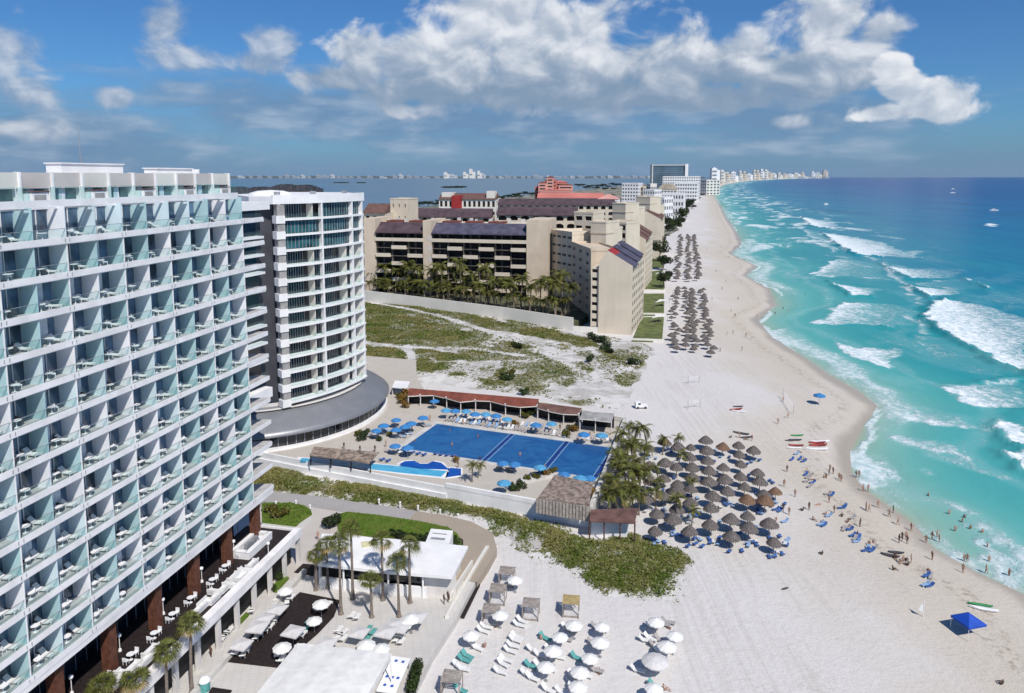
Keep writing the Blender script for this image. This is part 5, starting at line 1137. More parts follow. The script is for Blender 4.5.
pyramid((34.2, 281), (46.8, 276.9), 33, 2, 29.4, 35, 'nearest seaside beige tower with blue and red sloped roof', True, 8)
pyramid((60.3, 395), (73.0, 391.2), 38, 2, 29.6, 35.5, 'second seaside beige tower with dark brown stepped roof', False, 8)
pyramid((96, 540), (111, 535.8), 40, 2, 32.0, 38, 'third and farthest seaside tower of the beige resort', False, 8)
block('resort_wing', 'dark windowed resort wing wedged between the first and second seaside towers', DXY(604, 372), DXY(625, 365), 16, 2, 40, 9, 3, beige2, 'flat', win=(.75, .62), wmat=dark, side=False, rdepth=1.8)
block('resort_wing', 'cream wing with window rows beside the tall plain slab, above the shaded return', DXY(573.5, 392), DXY(592, 386), 14, 2, zat(213, 392), 8, 2, beige2, 'flat', win=(.7, .45), wmat=dark, side=False, rdepth=1.4)
block('arcaded_wing', 'long cream resort wing with arched loggias under a dark brown roof in the middle', DXY(497, 425), DXY(576, 418), 16, 2, zat(214, 425), 4, 7, beige2, 'mono', rooftile, 4.2, win=(.72, .62), wmat=dark, side=False, rdepth=2.0, zs=24, arch=True)
block('arcaded_wing', 'cream wing with dark brown roof left of the middle, behind the staggered balconies', DXY(411, 432), DXY(491, 425), 16, 2, zat(216, 432), 3, 8, beige2, 'mono', rooftile, 4.5, win=(.55, .55), wmat=dark, side=False, rdepth=2.0, zs=28, arch=True)
block('resort_tower', 'plain cream tower block at the left end behind the resort', DXY(392, 405), DXY(409.5, 402), 14, 2, zat(199, 405), 7, 3, beige2, 'flat', side=False, win=(.2, .3), wmat=dark, rim=.4)
block('resort_wing', 'low cream wing with brown sloped roof right of the curved tower', DXY(366, 395), DXY(387, 392), 14, 2, zat(212, 395), 5, 3, beige2, 'mono', roofbrown, 4.5, win=(.5, .55), wmat=dark, side=False, rdepth=1.5)
block('white_villa_hotel', 'white hotel with brown tiled roof and a dark red box on its roof', DXY(440, 700), DXY(496, 690), 26, 2, zat(198.5, 700), 4, 12, pale, 'mono', roofbrown, 5, win=(.55, .55), wmat=dark, side=True, sbays=4)
r_ = bpy.data.objects['white_villa_hotel']; b = MB(); x = 12/56*52; b.box(13, 23, -1.5, 9, zat(209, 700), zat(195.5, 700)); b.build('red_stair_box', redpaint, r_); b = MB(); b.box(2, 13, 3, 16, 30, zat(192.5, 700)); b.build('roof_tower', pale, r_); b = MB(); b.box(47, 55, 1, 12, 30, zat(191, 700)); b.build('roof_tower', pale, r_)
block('arcaded_hotel', 'long cream hotel row with arched loggias and brown roof ahead of the pink hotel', DXY(498, 640), DXY(613, 625), 22, 2, zat(204, 640), 3, 16, beige2, 'mono', rooftile, 4.5, win=(.6, .6), wmat=dark, side=True, sbays=3, zs=24, arch=True)
block('resort_wing', 'narrow wing with stacked dark loggias right of the second tall cream slab', DXY(624.5, 442), DXY(634, 438), 12, 2, zat(208, 442), 10, 2, beige2, 'flat', win=(.8, .62), wmat=dark, side=False, rdepth=1.5)
block('resort_wing', 'narrow wing with stacked dark loggias right of the farthest cream slab', DXY(648.3, 572), DXY(656, 568), 12, 2, zat(206, 572), 9, 2, beige2, 'flat', win=(.8, .62), wmat=dark, side=False, rdepth=1.5)
block('resort_wing', 'narrow wing with stacked dark loggias right of the nearest tall beige slab', DXY(605.3, 345), DXY(611.5, 343), 10, 2, zat(229, 345), 9, 1, beige2, 'flat', win=(.8, .62), wmat=dark, side=False, rdepth=1.5)
# pink stepped hotel
Yp = 900; pxs = Yp/FPX
r_ = thing('pink_hotel', 'stepped pink and red hotel rising above the cream roofs', 'building', (*DXY(534, Yp), 0), R(-6))
for i, (x0, x1, yt, dy, m_) in enumerate([(534,540,187,8,pink), (538,546,183,0,pink2), (544,556,180,4,pink), (546,553,177.5,2,pink2), (553,566,182,6,pink), (558,572,185,0,pink2), (540,572,190.5,-6,pink2)]):
    b = MB(); a_, c_ = (x0-534)*pxs, (x1-534)*pxs; b.box(a_, c_, dy, dy+16, 2, zat(yt, Yp)); b.build('stepped_wall', m_, r_)
    t_ = MB(); t_.add([(a_-.4, dy-.4, zat(yt, Yp)), (c_+.4, dy-.4, zat(yt, Yp)), (c_+.4, dy+16.4, zat(yt, Yp)), (a_-.4, dy+16.4, zat(yt, Yp)), ((a_+c_)/2, dy+8, zat(yt-1.6, Yp))], [(0,1,4),(1,2,4),(2,3,4),(3,0,4)]); t_.build('roof', roofred if i % 2 else pink, r_)
    for k in range(4):
        z = zat(yt, Yp)-4-4*k; w_ = MB()
        w_.box(a_+1.5, c_-1.5, dy-.06, dy-.005, z, z+1.6); w_.build('window', dark, r_)
block('pink_annex', 'long white annex with red roof below the pink hotel', DXY(537, 800), DXY(602, 790), 22, 2, zat(197.5, 800), 3, 14, pale, 'mono', redpaint if False else pink, 5, win=(.5, .5), wmat=dark, side=True, sbays=4, zs=22)
block('white_hotel', 'white arcaded block with pink roof end beside the red roofed annex', DXY(596, 780), DXY(616, 774), 20, 2, zat(199, 780), 4, 6, white, 'hip', pink2, 5, win=(.5, .5), wmat=dark, sbays=4)
# white and grey hotels further along the beach
far_specs = [ # x0,x1,ytop,Y,floors,bays,mat,roof,roofmat,depth,label
 (620,636,183.5,1250,8,6,white,'flat',None,30,'white slab hotel with rows of windows left of the tan pyramid roof'),
 (636,641,187,1260,6,2,beige,'flat',None,26,'narrow tan block attached to the white slab hotel'),
 (641,652,190,1120,5,5,white,'flat',None,26,'low white hotel with small towers below the tan pyramid roof'),
 (644,648,184,1180,3,2,pale,'flat',None,12,'small white stair tower above the low white hotel'),
 (655,674,189,1300,3,6,pale,'hip',mat('tan_thatch_roof', (.36,.31,.24), .9, .2, .05),18,'pale hotel under a broad tan pyramid roof'),
 (659,681,193.5,1000,4,8,white,'flat',None,26,'white terraced hotel nearest the beach trees'),
 (652,662,197.5,900,4,4,white,'flat',None,24,'small white hotel behind the farthest beige tower'),
 (645,659,208,640,4,5,pale,'hip',mat('grey_hip_roof', (.20,.19,.19), .85, .2, .1),6,'pale block with grey hipped roof beside the farthest cream slab'),
 (660,697,176.5,2100,8,16,white,'flat',None,60,'long white hotel in front of the dark glass block'),
 (672,694,183,1750,5,9,white,'flat',None,50,'white hotel row with many windows above the beach bend'),
 (697,703,180,2350,5,3,pale,'flat',None,60,'cream block right of the long white hotel'),
]
for x0, x1, yt, Y, fl, ba, m_, rf, rm_, dp, lab in far_specs: block('hotel', lab, DXY(x0, Y), DXY(x1, Y*.99), dp, 2, zat(yt, Y), fl, ba, m_, rf, rm_, 9 if rf == 'hip' else 3, win=(.6, .5), wmat=mat('grey_window', (.10, .12, .14), .4, .2, .2), side=True, sbays=4, rdepth=.5, maxw=48)
r_ = thing('glass_hotel', 'big dark blue grey glass hotel block with white edges on the skyline', 'building', (*DXY(650, 2500), 0), R(-3))
s_ = 2500/FPX; b = MB(); b.box(0, 31.5*s_, 0, 40, 2, zat(165.5, 2500)); b.build('glass_wall', mat('grey_blue_glazing', (.085, .14, .19), .35, .25, .02), r_)
b = MB(); b.box(-3, 0, -4, 44, 2, zat(164.5, 2500)); b.build('end_fin', pale, r_); b = MB(); b.box(31.5*s_, 34.5*s_, -6, 46, 2, zat(164, 2500)); b.build('end_fin', white, r_)
b = MB(); b.box(0, 31.5*s_, -2, 42, zat(165.5, 2500), zat(164.8, 2500)); b.build('roof_edge', pale, r_)
for k in range(12): b = MB(); z = 8+k*7.5; b.box(.5, 31.4*s_, -.5, -.01, z, z+.6); b.build('floor_band', metal, r_)
sky_b = [(708,717,168,184.5),(717,722,170,183),(722,727,172,182.5),(727,735,171.8,181.6),(735,739,170.8,180.8),(739,743,171.5,180.6),(743,749,173.5,180.2),(749,752,169.8,180),(752,756,170.2,180),(756,760,169,179.6),(760,764,169.5,179.4),(764,768,172,179.3),(768,772,173,179),(773,778,172.5,178.9),(778,783,173.3,178.8),(783,789,173.8,178.6),(789,796,172.8,178.4),(796,799.5,171.8,178.4),(806,810,171.3,178.2),(810,817,172.5,178.1),(817.5,822.5,170.2,178.1)]
farhouse = mat('haze_tinted_render', (.30, .335, .375), .7, .1, .02)  # haze put into the wall colour of the far lagoon shore buildings
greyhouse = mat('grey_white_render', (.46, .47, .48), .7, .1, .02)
winm = mat('far_window', (.20, .23, .26), .5, .1, .1)
for i, (x0, x1, yt, yb) in enumerate(sky_b):
    Y = G(x0, yb, 0).y; A_ = DXY(x0, Y); wd = (x1-x0)*Y/FPX*.94; zt = zat(yt+.2, Y); r_ = thing('seafront_hotel', '%s distant seafront hotel block, %s from the left on the right hand skyline' % (('white', 'pale', 'cream')[i % 3], nth(i+1)), 'building', (*A_, 0), 0, 'far hotels along the curving beach')
    b = MB(); b.box(0, wd*.62, 0, wd*.5+20, 2, zt); b.box(wd*.62, wd, 5, wd*.5+30, 2, 2+(zt-2)*random.uniform(.6, .97)); b.box(wd*.2, wd*.4, 5, 25, zt, zt+(zt)*.05); b.build('wall', (white, pale, beige2)[i % 3], r_)
    for k in range(4): w_ = MB(); z = 8+(zt-10)*k/4; w_.box(wd*.05, wd*.58, -1.2, -.02, z, z+(zt-10)*.10); w_.build('window_band', winm, r_)
for i in range(30):
    x0 = 699+i*4.1+random.uniform(-1, 1); yb = np.interp(x0, [699, 708, 722, 745, 780, 822], [190, 184.5, 182.5, 180, 178.7, 178.2]); Y = G(x0, yb, 0).y*.985; A_ = DXY(x0, Y); wd = random.uniform(3, 5.5)*Y/FPX; zt = zat(yb-random.uniform(1.6, 4.2)*(1 if x0 < 745 else .6), Y)
    r_ = thing('seafront_building', 'low pale building at the foot of the distant hotels, %s from the left' % nth(i+1), 'building', (*A_, 0), 0, 'low buildings along the far beach'); b = MB(); b.box(0, wd*.7, 0, 40, 2, zt); b.box(wd*.7, wd, 6, 50, 2, zt*.7); b.build('wall', (pale, beige2, greyhouse)[i % 3], r_); w_ = MB(); w_.box(wd*.05, wd*.65, -1.2, -.03, zt*.45, zt*.65); w_.build('window_band', winm, r_)
# hotels on the opposite shore of the lagoon
far_l = [(243,248,175),(254,257,175.2),(262,268,174.8),(272,276,175.1),(302,304,175.3),(345,350,175.2),(360,364,175.4),(370,376,175.2),(382,387,175.3),(424,430,175.2),(436,441,175),(490,497,174.6),(499,503,175.2),(513,518,175.2),(527,532,175.3),(553,559,175.3),(569,574,175.2),(599,604,175.3),(624,629,175.3),(637,643,175.0),(645,649,175.3),(283,288,174.5),(289,294,173),(296,300,174.2),(305,309,174),(311,315,174.8),(320,324,173.8),(326,331,174.4),(334,338,173.6),(340,343,174.6),(352,357,175),(395,400,174.2),(401,407,173.4),(409,413,174.4),(416,420,174.8),(445,450,171.8),(451,457,173),(464,469,171.5),(470,477,168.6),(478,482,170.4),(483,487,172.8),(505,510,174.4),(521,525,174.8),(533,540,174.2),(546,551,174.8),(562,566,175),(577,584,174.4),(592,597,174.9),(606,611,174.6),(618,623,175),(630,635,174.6)]
for i, (x0, x1, yt) in enumerate(far_l):
    Y = 19300-(x0-512)*1.6; A_ = DXY(x0, Y); wd = (x1-x0)*Y/FPX*random.uniform(.7, 1.5); zt = zat(yt+.6+random.uniform(-.2, .5)*(yt > 172), Y); r_ = thing('lagoon_hotel', 'tiny white building on the far lagoon shore, %s from the left' % nth(i+1), 'building', (*A_, 0), 0, 'white buildings on the far lagoon shore')
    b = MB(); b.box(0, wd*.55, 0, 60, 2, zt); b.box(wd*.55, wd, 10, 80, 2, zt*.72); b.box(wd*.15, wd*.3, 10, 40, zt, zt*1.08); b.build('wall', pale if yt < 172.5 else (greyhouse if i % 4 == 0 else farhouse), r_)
    w_ = MB(); w_.box(wd*.05, wd*.5, -2, -.05, zt*.35, zt*.5); w_.build('window_band', winm, r_)
# islets, resort wall, trees, lawns
for i, (x, y, wd, lab) in enumerate([(343,182.6,16,'small flat dark mangrove islet at left in the lagoon'),(362,182.7,9,'tiny dark mangrove islet in the lagoon, right of the flat one'),(454,187.2,26,'larger dark mangrove islet in the lagoon near the resort roofs')]):
    p = G(x, y+.4, 0); s_ = p.y/FPX*wd/2; random.seed(200+i); mb = MB(); leaves(mb, [(random.uniform(-.8, .8)*s_, random.uniform(-2, 2)*s_*.6, 2.0, s_*.34, 7/(s_*.34)*.6) for _ in range(16)], 1500, 4.5 if s_ > 30 else 3); ob('mangrove_islet', mb.mesh('mangrove_islet', leafdark_m), p, 0, lab, 'islet')
random.seed(21)
b = MB(); wp = [G(x, y, 2.0) for x, y in [(340,298),(368,302),(430,310),(503,320),(560,329.5),(573,331.5)]]; wq = [p+Vector((.2, .5, 0)) for p in wp]
b.prism([tuple(p[:2]) for p in wp]+[tuple(p[:2]) for p in wq[::-1]], 1, 7.6); tag(b.build('resort_wall', mat('cream_wall', (.78, .74, .66), .75, .05, .1)), 'long plain cream wall between the sandy dune and the resort palms', 'wall')
b = MB(); e0, e1 = wp[-1], G(600, 333, 2); b.prism([tuple(e0[:2]), tuple(e1[:2]), (e1.x+.2, e1.y+.5), (e0.x+.2, e0.y+.5)], 1, 4.2); tag(b.build('low_wall', pale), 'short lower cream wall joining the long wall to the nearest seaside tower', 'wall')
b = MB(); b.prism([tuple((p+Vector((.3, .8, 0)))[:2]) for p in wp]+[(40, 320), (20, 345), RW(60, 3), RW(0, 3), RW(-30, 3)], 1.5, 5.0); struct(b.build('garden', mat('garden_ground', (.05, .06, .025), .9, .4, .3, col2=(.16, .15, .10))))
rp = [(371,275),(376,284),(383,268),(389,280),(395,272),(401,286),(407,266),(412,278),(418,270),(424,283),(430,272),(437,280),(443,268),(449,282),(455,272),(461,265),(467,281),(474,276),(481,286),(488,270),(494,283),(507,283),(514,286),(521,280),(530,288),(540,284),(548,281),(556,285),(563,277),(568,288),(386,290),(398,291),(411,289),(425,290),(444,290),(460,289)]
for i, (x, y) in enumerate(sorted(rp)):
    Yw = np.interp(x, [368, 430, 503, 560], [356, 338, 312, 296])+(5 if y > 282 else 12); p = D(x, y, Yw); sc_ = (p.z-4.8)/6.6; k = 3+i % 3
    dup(COCO[k], (p.x, p.y, 4.9), random.uniform(0, 6), 'coconut palm behind the cream resort wall, %s from the left' % nth(i+1), 'palms in front of the beige resort', (1.9, 1.9, max(.65, sc_)))
for i in range(34):
    x = 372+i*5.9+random.uniform(-2, 2); Yw = np.interp(x, [368, 430, 503, 560], [356, 338, 312, 296])+random.uniform(1.5, 7); p = D(x, 300, Yw)
    dup(COCO[i % 3], (p.x, p.y, 4.8), random.uniform(0, 6), 'short bushy palm right behind the cream resort wall, %s from the left' % nth(i+1), 'short palms behind the resort wall', random.uniform(1.25, 1.7))
for i, (x, y, sc_) in enumerate(sorted([(680,222,1.5),(684,214,1.8),(676,219,1.4),(687,208,1.8),(690,204,1.9),(673,212,1.5),(679,206,1.7),(692,198,2.0),(685,200,1.8),(668,216,1.3),(671,227,1.1),(676,231,1.0),(664,222,1.2),(696,195,2.0),(700,192,2.2),(704,189,2.4),(694,190,2.2),(640,197,2.0),(651,199,1.8),(668,199,1.6),(676,196,1.6),(648,204,1.4),(655,204,1.4),(612,197,2.2),(617,201,2.0),(605,199,2.0),(420,207,2.2),(428,206,2.4),(436,206,2.2),(413,208,2.0),(500,200,2.5),(508,198,2.7),(516,197,2.7),(524,196,2.8),(532,196,2.7),(688,212,1.5),(683,218,1.4),(678,215,1.5),(681,226,1.1),(673,231,1.0),(669,236,.9),(666,229,1.0),(692,209,1.5),(697,200,1.8),(701,196,2.0),(706,188,2.2),(710,186,2.4),(688,195,1.9),(683,199,1.7),(671,203,1.5),(664,207,1.4),(660,262,1.0),(663,270,.9),(661,256,1.2),(658,250,1.3),(664,288,.9),(578,187,4.4),(583,186.5,4.2),(600,187.5,3.8),(608,187.8,3.8),(616,187,4.2),(626,187.5,3.8),(634,188,3.6),(586,189.5,3.2),(596,190,3.2),(606,190.5,3.2),(614,190,3.2),(540,194,2.6),(548,195,2.6),(520,198,2.4),(512,199,2.3),(404,209,2.0),(441,205,2.2),(630,194,2.4),(645,193,2.4),(596,187,4.0),(604,186,4.2),(612,186,4.0),(622,186,4.2),(590,188,3.8)])):
    p = G(x, y, 2); dup(TREES[i % 3], (p.x, p.y, 2.1), random.uniform(0, 6), 'dark green tree among the far hotels, %s from the left' % nth(i+1), 'trees along the strip of land', sc_*1.9 if p.y < 1300 else (sc_*1.9, sc_*1.6, sc_*.62))
for i, px in enumerate(([(642,317),(664,317),(662,341),(632,340.5)], [(643,293.5),(664,293.5),(664,314.5),(641,315)], [(646,272),(663,270),(664,290),(645,290.5)], [(650,256),(663,255),(664,267),(648,268)])):
    b = MB(); b.prism(poly(px, 2.5), 1.8, 2.5); struct(b.build('lawn', mat('resort_lawn', (.125, .15, .05), .85, .25, .3)))
for i, (p0, p1, lab) in enumerate([((632,341.5),(664,342.5),'first'),((640,315.5),(666,316),'second'),((644,291.5),(666,292),'third')]):
    a_, c_ = G(*p0, 2), G(*p1, 2); d_ = (c_-a_).normalized(); n_ = Vector((-d_.y, d_.x, 0))*.4; b = MB(); b.prism([tuple(q[:2]) for q in (a_, c_, c_+n_, a_+n_)], 1.5, 3.2); tag(b.build('garden_wall', pale), 'low cream wall at the near edge of the %s resort lawn by the palapa rows' % lab, 'wall')
for i, (x, y) in enumerate([(657,322),(660,306),(659,277)]):   # small white shade sails on the lawns
    r_ = thing('shade_sail', 'white shade sail on the resort lawn, %s from the near end' % nth(i+1), 'shade sail', G(x, y, 2.5)); b = MB(); b.add([(-3, -3, 2.2), (4, -2, 3.4), (3, 3.5, 2.4), (0, .6, 3.2)], [(0, 1, 3), (1, 2, 3), (2, 0, 3)]); b.build('canopy', whitecanvas, r_)
    for q in ((-3, -3), (4, -2), (3, 3.5)): b = MB(); b.tube([(*q, 0), (*q, 3.4)], .07, 5); b.build('post', metal, r_)
# ---------------------------------------------------------------- pavilion, tent, palms and furniture in front of the hotel
r_ = thing('flat_roof_pavilion', 'low white pavilion with broad flat white roof among the tall fan palms', 'pavilion')
rf = [(322,533.5),(395,539),(468,546),(452.5,576.5),(385,571),(314,563)]
ZR = 7.3; P_ = poly(rf, ZR); cx = sum(p[0] for p in P_)/6; cy = sum(p[1] for p in P_)/6
b = MB(); b.prism(P_, ZR-.45, ZR); b.prism([(cx+(x-cx)*.985, cy+(y-cy)*.97) for x, y in P_], ZR, ZR+.02); b.build('roof', white, r_); b = MB(); b.prism(poly([(362,548),(373,546.5),(370,541.5),(361,542.5)][::-1], ZR), ZR+.02, ZR+.12); b.build('skylight', mat('pale_yellow_panel', (.62, .58, .36), .5, .1, 1), r_)
b = MB(); b.prism([(cx+(x-cx)*.9, cy+(y-cy)*.72+.8) for x, y in P_], DECK-.5, ZR-.46); b.build('wall', offwhite, r_)
fp = [(316,563.5),(340,566.5),(385,571),(420,574),(452,576.5)]
for i in range(4):
    a_, c_ = G(*fp[i], ZR), G(*fp[i+1], ZR); n_ = Vector((.25, .97, 0)); b = MB()
    q0 = a_+n_*1.6; q1 = c_+n_*1.6; b.quad((q0.x, q0.y, DECK), (q1.x, q1.y, DECK), (q1.x, q1.y, ZR-.5), (q0.x, q0.y, ZR-.5)); b.build('front_glazing', (dark, darkglass, darkglass, offwhite)[i], r_)
    b = MB(); b.tube([(a_.x+.3, a_.y+.7, DECK-.2), (a_.x+.3, a_.y+.7, ZR-.44)], .14, 8); b.build('post', white, r_)
a_, c_ = G(318,563.5, ZR), G(425,574, ZR); b = MB(); d_ = (c_-a_).normalized(); n_ = Vector((-d_.y, d_.x, 0))
b.prism([tuple((q)[:2]) for q in (a_+n_*.7, c_+n_*.7, c_+n_*1.1, a_+n_*1.1)], DECK-.2, DECK+1.5); b.build('bar_counter', white, r_)
q0 = G(437, 588, DECK); b = MB(); b.rbox((q0.x, q0.y+.6, DECK+1.15), (1.6, .1, 2.3), R(-6)); b.build('door', woodred, r_)
# lightwell frame behind it
r_ = thing('roof_vent_housing', 'slanted white vent housing with two rows of grey louvres beside the lawn', 'vent'); q = [G(*p, 7.1 if i < 2 else 6.9) for i, p in enumerate([(431,528),(453,530),(449,544.5),(425.5,542.5)])]
b = MB(); b.prism([tuple(p[:2]) for p in q], DECK-.5, 7.0); b.build('housing', white, r_)
for rr in (.35, .72):
    for k in range(7):
        u_ = .2+k*.09; p = q[0].lerp(q[3], rr).lerp(q[1].lerp(q[2], rr), u_); b = MB(); b.rbox((p.x, p.y, 7.06), (.28, .55 if rr > .5 else .2, .08), R(-8)); b.build('louvre', metal, r_)
# big white tent
r_ = thing('white_tent', 'large white flat tent roof filling the bottom edge beside the dark deck', 'tent')
tz = 7.6; t4 = [G(297.5, 643.5, tz), G(391, 654, tz)]; e_ = (G(369, 692.5, tz)-t4[1]); e2 = (G(258, 692.5, tz)-t4[0]); t4 += [t4[1]+e_*2.3, t4[0]+e2*2.3]
n1 = 14; V = []; F = []
for i in range(n1+1):
    for j in range(n1+1):
        p = t4[0].lerp(t4[3], i/n1).lerp(t4[1].lerp(t4[2], i/n1), j/n1); V.append((p.x, p.y, tz+.55*math.sin(math.pi*j/n1)**.8*math.sin(math.pi*min(1, i/n1+.02))**.5+.10*math.sin(j*1.9+i*.35)))
for i in range(n1):
    for j in range(n1): F.append((i*(n1+1)+j, i*(n1+1)+j+1, (i+1)*(n1+1)+j+1, (i+1)*(n1+1)+j))
b = MB(); b.add(V, F); b.build('roof', whitecanvas, r_, True)
b = MB()
for i in range(4):
    a_, c_ = t4[i], t4[(i+1) % 4]; b.quad((a_.x, a_.y, tz+.06), (c_.x, c_.y, tz+.06), (c_.x, c_.y, tz-.55), (a_.x, a_.y, tz-.55))
b.build('valance', whitecanvas, r_)
for i in range(4):
    for q in (0, .5): p = t4[i].lerp(t4[(i+1) % 4], q); b = MB(); b.tube([(p.x, p.y, DECK-.1), (p.x, p.y, tz)], .08, 6); b.build('post', white2, r_)
# dark timber decks
def deckslab(name, px, lab, z0=DECK-.3, z1=DECK+.12): b = MB(); b.prism(poly(px, z1), z0, z1); return tag(b.build(name, wood_dark), lab, 'deck')
deckslab('timber_deck', [(300,592),(340,600),(334,616),(318,633),(296,652),(277,667),(224,661),(262,625)], 'large dark brown timber deck with white umbrellas and loungers beside the raised terrace')
deckslab('timber_deck', [(303,563.5),(321,565),(313,575.5),(294,572)], 'small dark brown timber deck at the corner of the white pavilion')
deckslab('timber_deck', [(212,687),(232,690),(226,700),(205,698)], 'small dark brown deck patch at the bottom edge by the terrace')
deckslab('boardwalk', [(474,583),(480,584),(464,617),(456,616)], 'narrow dark boardwalk ramp lying on the sand left of the cabanas', 1.8, 2.35)
b = MB(); wp = [G(x, y, DECK) for x, y in [(489,548),(480,563),(470,580),(457,603),(449,618)]]; wq = [p+Vector((-.55, -.15, 0)) for p in wp]
b.prism([tuple(p[:2]) for p in wp]+[tuple(p[:2]) for p in wq[::-1]], 1.4, DECK+.45); tag(b.build('deck_wall', pale), 'low white wall between the pavilion path and the beach boardwalk', 'wall')
b = MB(); wp = [G(x, y, DECK) for x, y in [(473,566),(462,583),(452,600)]]; wq = [p+Vector((-.3, -.1, 0)) for p in wp]
b.prism([tuple(p[:2]) for p in wp]+[tuple(p[:2]) for p in wq[::-1]], 1.4, DECK+1.0); tag(b.build('deck_wall', pale), 'short pale wall at the right end of the white pavilion', 'wall')
for nm, px in (('planter_bed', [(270,588),(283,575),(289,577),(276,591)]), ('planter_bed', [(234,624),(246,612),(249,613.5),(237,626)])):
    b = MB(); b.prism(poly(px, DECK+.35), DECK-.2, DECK+.35); tag(b.build(nm, lawn_m), 'narrow green planting bed %s the raised terrace' % ('at the far end of' if px[0][0] > 260 else 'half way along'), 'planter')
hm = MB(); random.seed(31)
hp0, hp1 = G(411, 693, DECK), G(418, 668, DECK); leaves(hm, [((hp0.x+(hp1.x-hp0.x)*q), (hp0.y+(hp1.y-hp0.y)*q), DECK+.5, .75, 1) for q in [i/9 for i in range(10)]], 2200, .13); tag(hm.build('hedge', leaf_m), 'short dark green hedge at the deck edge near the bottom of the picture', 'hedge')
shrubs([(108,682,0,1.6),(113,688,1,1.3),(272,590,0,.9),(280,580,0,.9),(90,690,0,1.2)], 'by the raised dark terrace', 'shrubs by the terrace', DECK+.2)
random.seed(33)
# tall palms
for i, (cx_, cy_, bx_, by_, lab) in enumerate([(315,555,316,590,'leftmost tall fan palm, by the small dark deck'),(327,543,328,588,'second fan palm from the left before the white pavilion roof'),(340.4,543,341,614,'third fan palm from the left, rooted beside the large dark deck'),(352,529,353,599,'fourth fan palm from the left, with its head highest against the lawn'),(382,539,383,600,'fan palm standing in front of the middle of the white roof'),(399,561,399,616.5,'fan palm with base nearest the white loungers'),(371.7,579.5,371.7,617,'shorter fan palm with its head below the roof edge'),(409,544.5,410,602.6,'rightmost tall fan palm of the pavilion group'),
      (189.5,623,192,693,'tall fan palm in front of the terrace with people beside it'),(165,651,168,715,'fan palm in front of the terrace left of the tallest one'),(134.6,678,138,736,'fan palm low in front of the terrace near the bottom edge'),(104,684,107,738,'leftmost fan palm at the bottom edge by the terrace')]):
    p = G(bx_, by_, DECK); t_ = D(cx_, cy_, p.y); dup(FANS[i % 3], p, random.uniform(0, 6), lab, 'tall fan palms in front of the hotel', (1.05, 1.05, (t_.z-DECK)/8.6))
# furniture: umbrellas with their loungers
def spot(kind, lst, hz, lab, grp, z=DECK):
    n = 0
    for i, (x, y) in enumerate(sorted(lst)):
        p = G(x, y, z+hz); p.z = z; dup(UW[kind], p, random.uniform(-.1, .1)+(HRZ if kind else 0), '%s, %s from the left' % (lab, nth(i+1)), grp, random.uniform(.85, 1.02)); n += 1
spot(0, [(285,587),(229,590-3),(321,601),(314,616),(282,644),(366,642),(381,645),(411,616),(404,620)], 2.4, 'round white umbrella on the hotel deck', 'round white umbrellas on the hotel deck')
spot(1, [(293,629),(277,606),(263,616),(257,625),(241,641),(326,640),(359,629),(386,630),(400,624),(394,622),(417,614)], 2.35, 'square pale grey umbrella on the hotel deck', 'square umbrellas on the hotel deck')
lw = [(276,602,'white'),(287,605,'white'),(291,600,'white'),(266,632,'white'),(270,629,'white'),(275,622,'white'),(256,640,'white'),(261,636,'white'),(247,652,'white'),(243,657,'white'),(236,655,'white'),(309,624,'teal'),(306,630,'teal'),(302,637,'white'),(318,611,'white'),(327,607,'white'),(277,657,'white'),(281,662,'white'),(296,652,'white'),(253,610,'white'),(252,613,'white'),(225,637,'white'),(229,633,'white'),(222,641,'white'),(352,618,'white'),(357,619.5,'white'),(339,632.5,'white'),(343,635,'white'),(338,639,'white'),(343,641,'white'),(368,632,'teal'),(372,635,'teal'),(367,641,'teal'),(362,647,'teal'),(397,637,'white'),(402,637.5,'white'),(396,642,'white'),(401,644,'white'),(405,634,'white')]
for i, (x, y, c_) in enumerate(sorted(lw)): ob('sun_lounger', LM[c_], G(x, y, DECK+(.12 if x < 335 else 0)), HRZ+math.pi*.5+random.uniform(-.25, .25)+(.0 if x > 300 else math.pi*.1), '%s sun lounger on the hotel deck, %s from the left' % (c_, nth(i+1)), 'sun lounger', 'sun loungers on the hotel deck')
r_ = thing('display_board', 'white slanted panel with blue round marks beside the big tent', 'board', G(394, 681, DECK), R(-12)); b = MB(); b.add([(-1.2, -2.6, .5), (1.2, -2.6, .5), (1.2, 2.6, 1.3), (-1.2, 2.6, 1.3), (-1.2, -2.6, .4), (1.2, -2.6, .4), (1.2, 2.6, 1.2), (-1.2, 2.6, 1.2)], [(0,1,2,3),(4,5,6,7),(0,4,5,1),(1,5,6,2),(2,6,7,3),(3,7,4,0)]); b.build('panel', white, r_)
for j, (x, y) in enumerate([(-.45, 2.0), (.45, 2.0), (-.7, -.4), (0, -.4), (.7, -.4), (-.5, -1.6), (.4, -1.6)]):
    b = MB(); zz = .5+(y+2.6)/5.2*.8+.012; b.rbox((x, y, zz), (.36, .5, .015), 0, 0); b.build('blue_mark', suits['blue'], r_)
for x in (-1.0, 1.0):
    for y, h_ in ((-2.4, .45), (2.4, 1.2)): b = MB(); b.box(x-.05, x+.05, y-.05, y+.05, 0, h_); b.build('leg', metal, r_)
r_ = thing('towel_kiosk', 'small round topped kiosk with teal front at the bottom edge by the terrace', 'kiosk', G(205, 690, DECK)); b = MB(); b.lathe([(.6, 0), (.6, 1.2)], 16); b.build('body', tealcloth, r_); b = MB(); b.lathe([(.7, 1.2), (.62, 1.5), (.35, 1.7), (.01, 1.75)], 16); b.build('hood', white, r_, True)
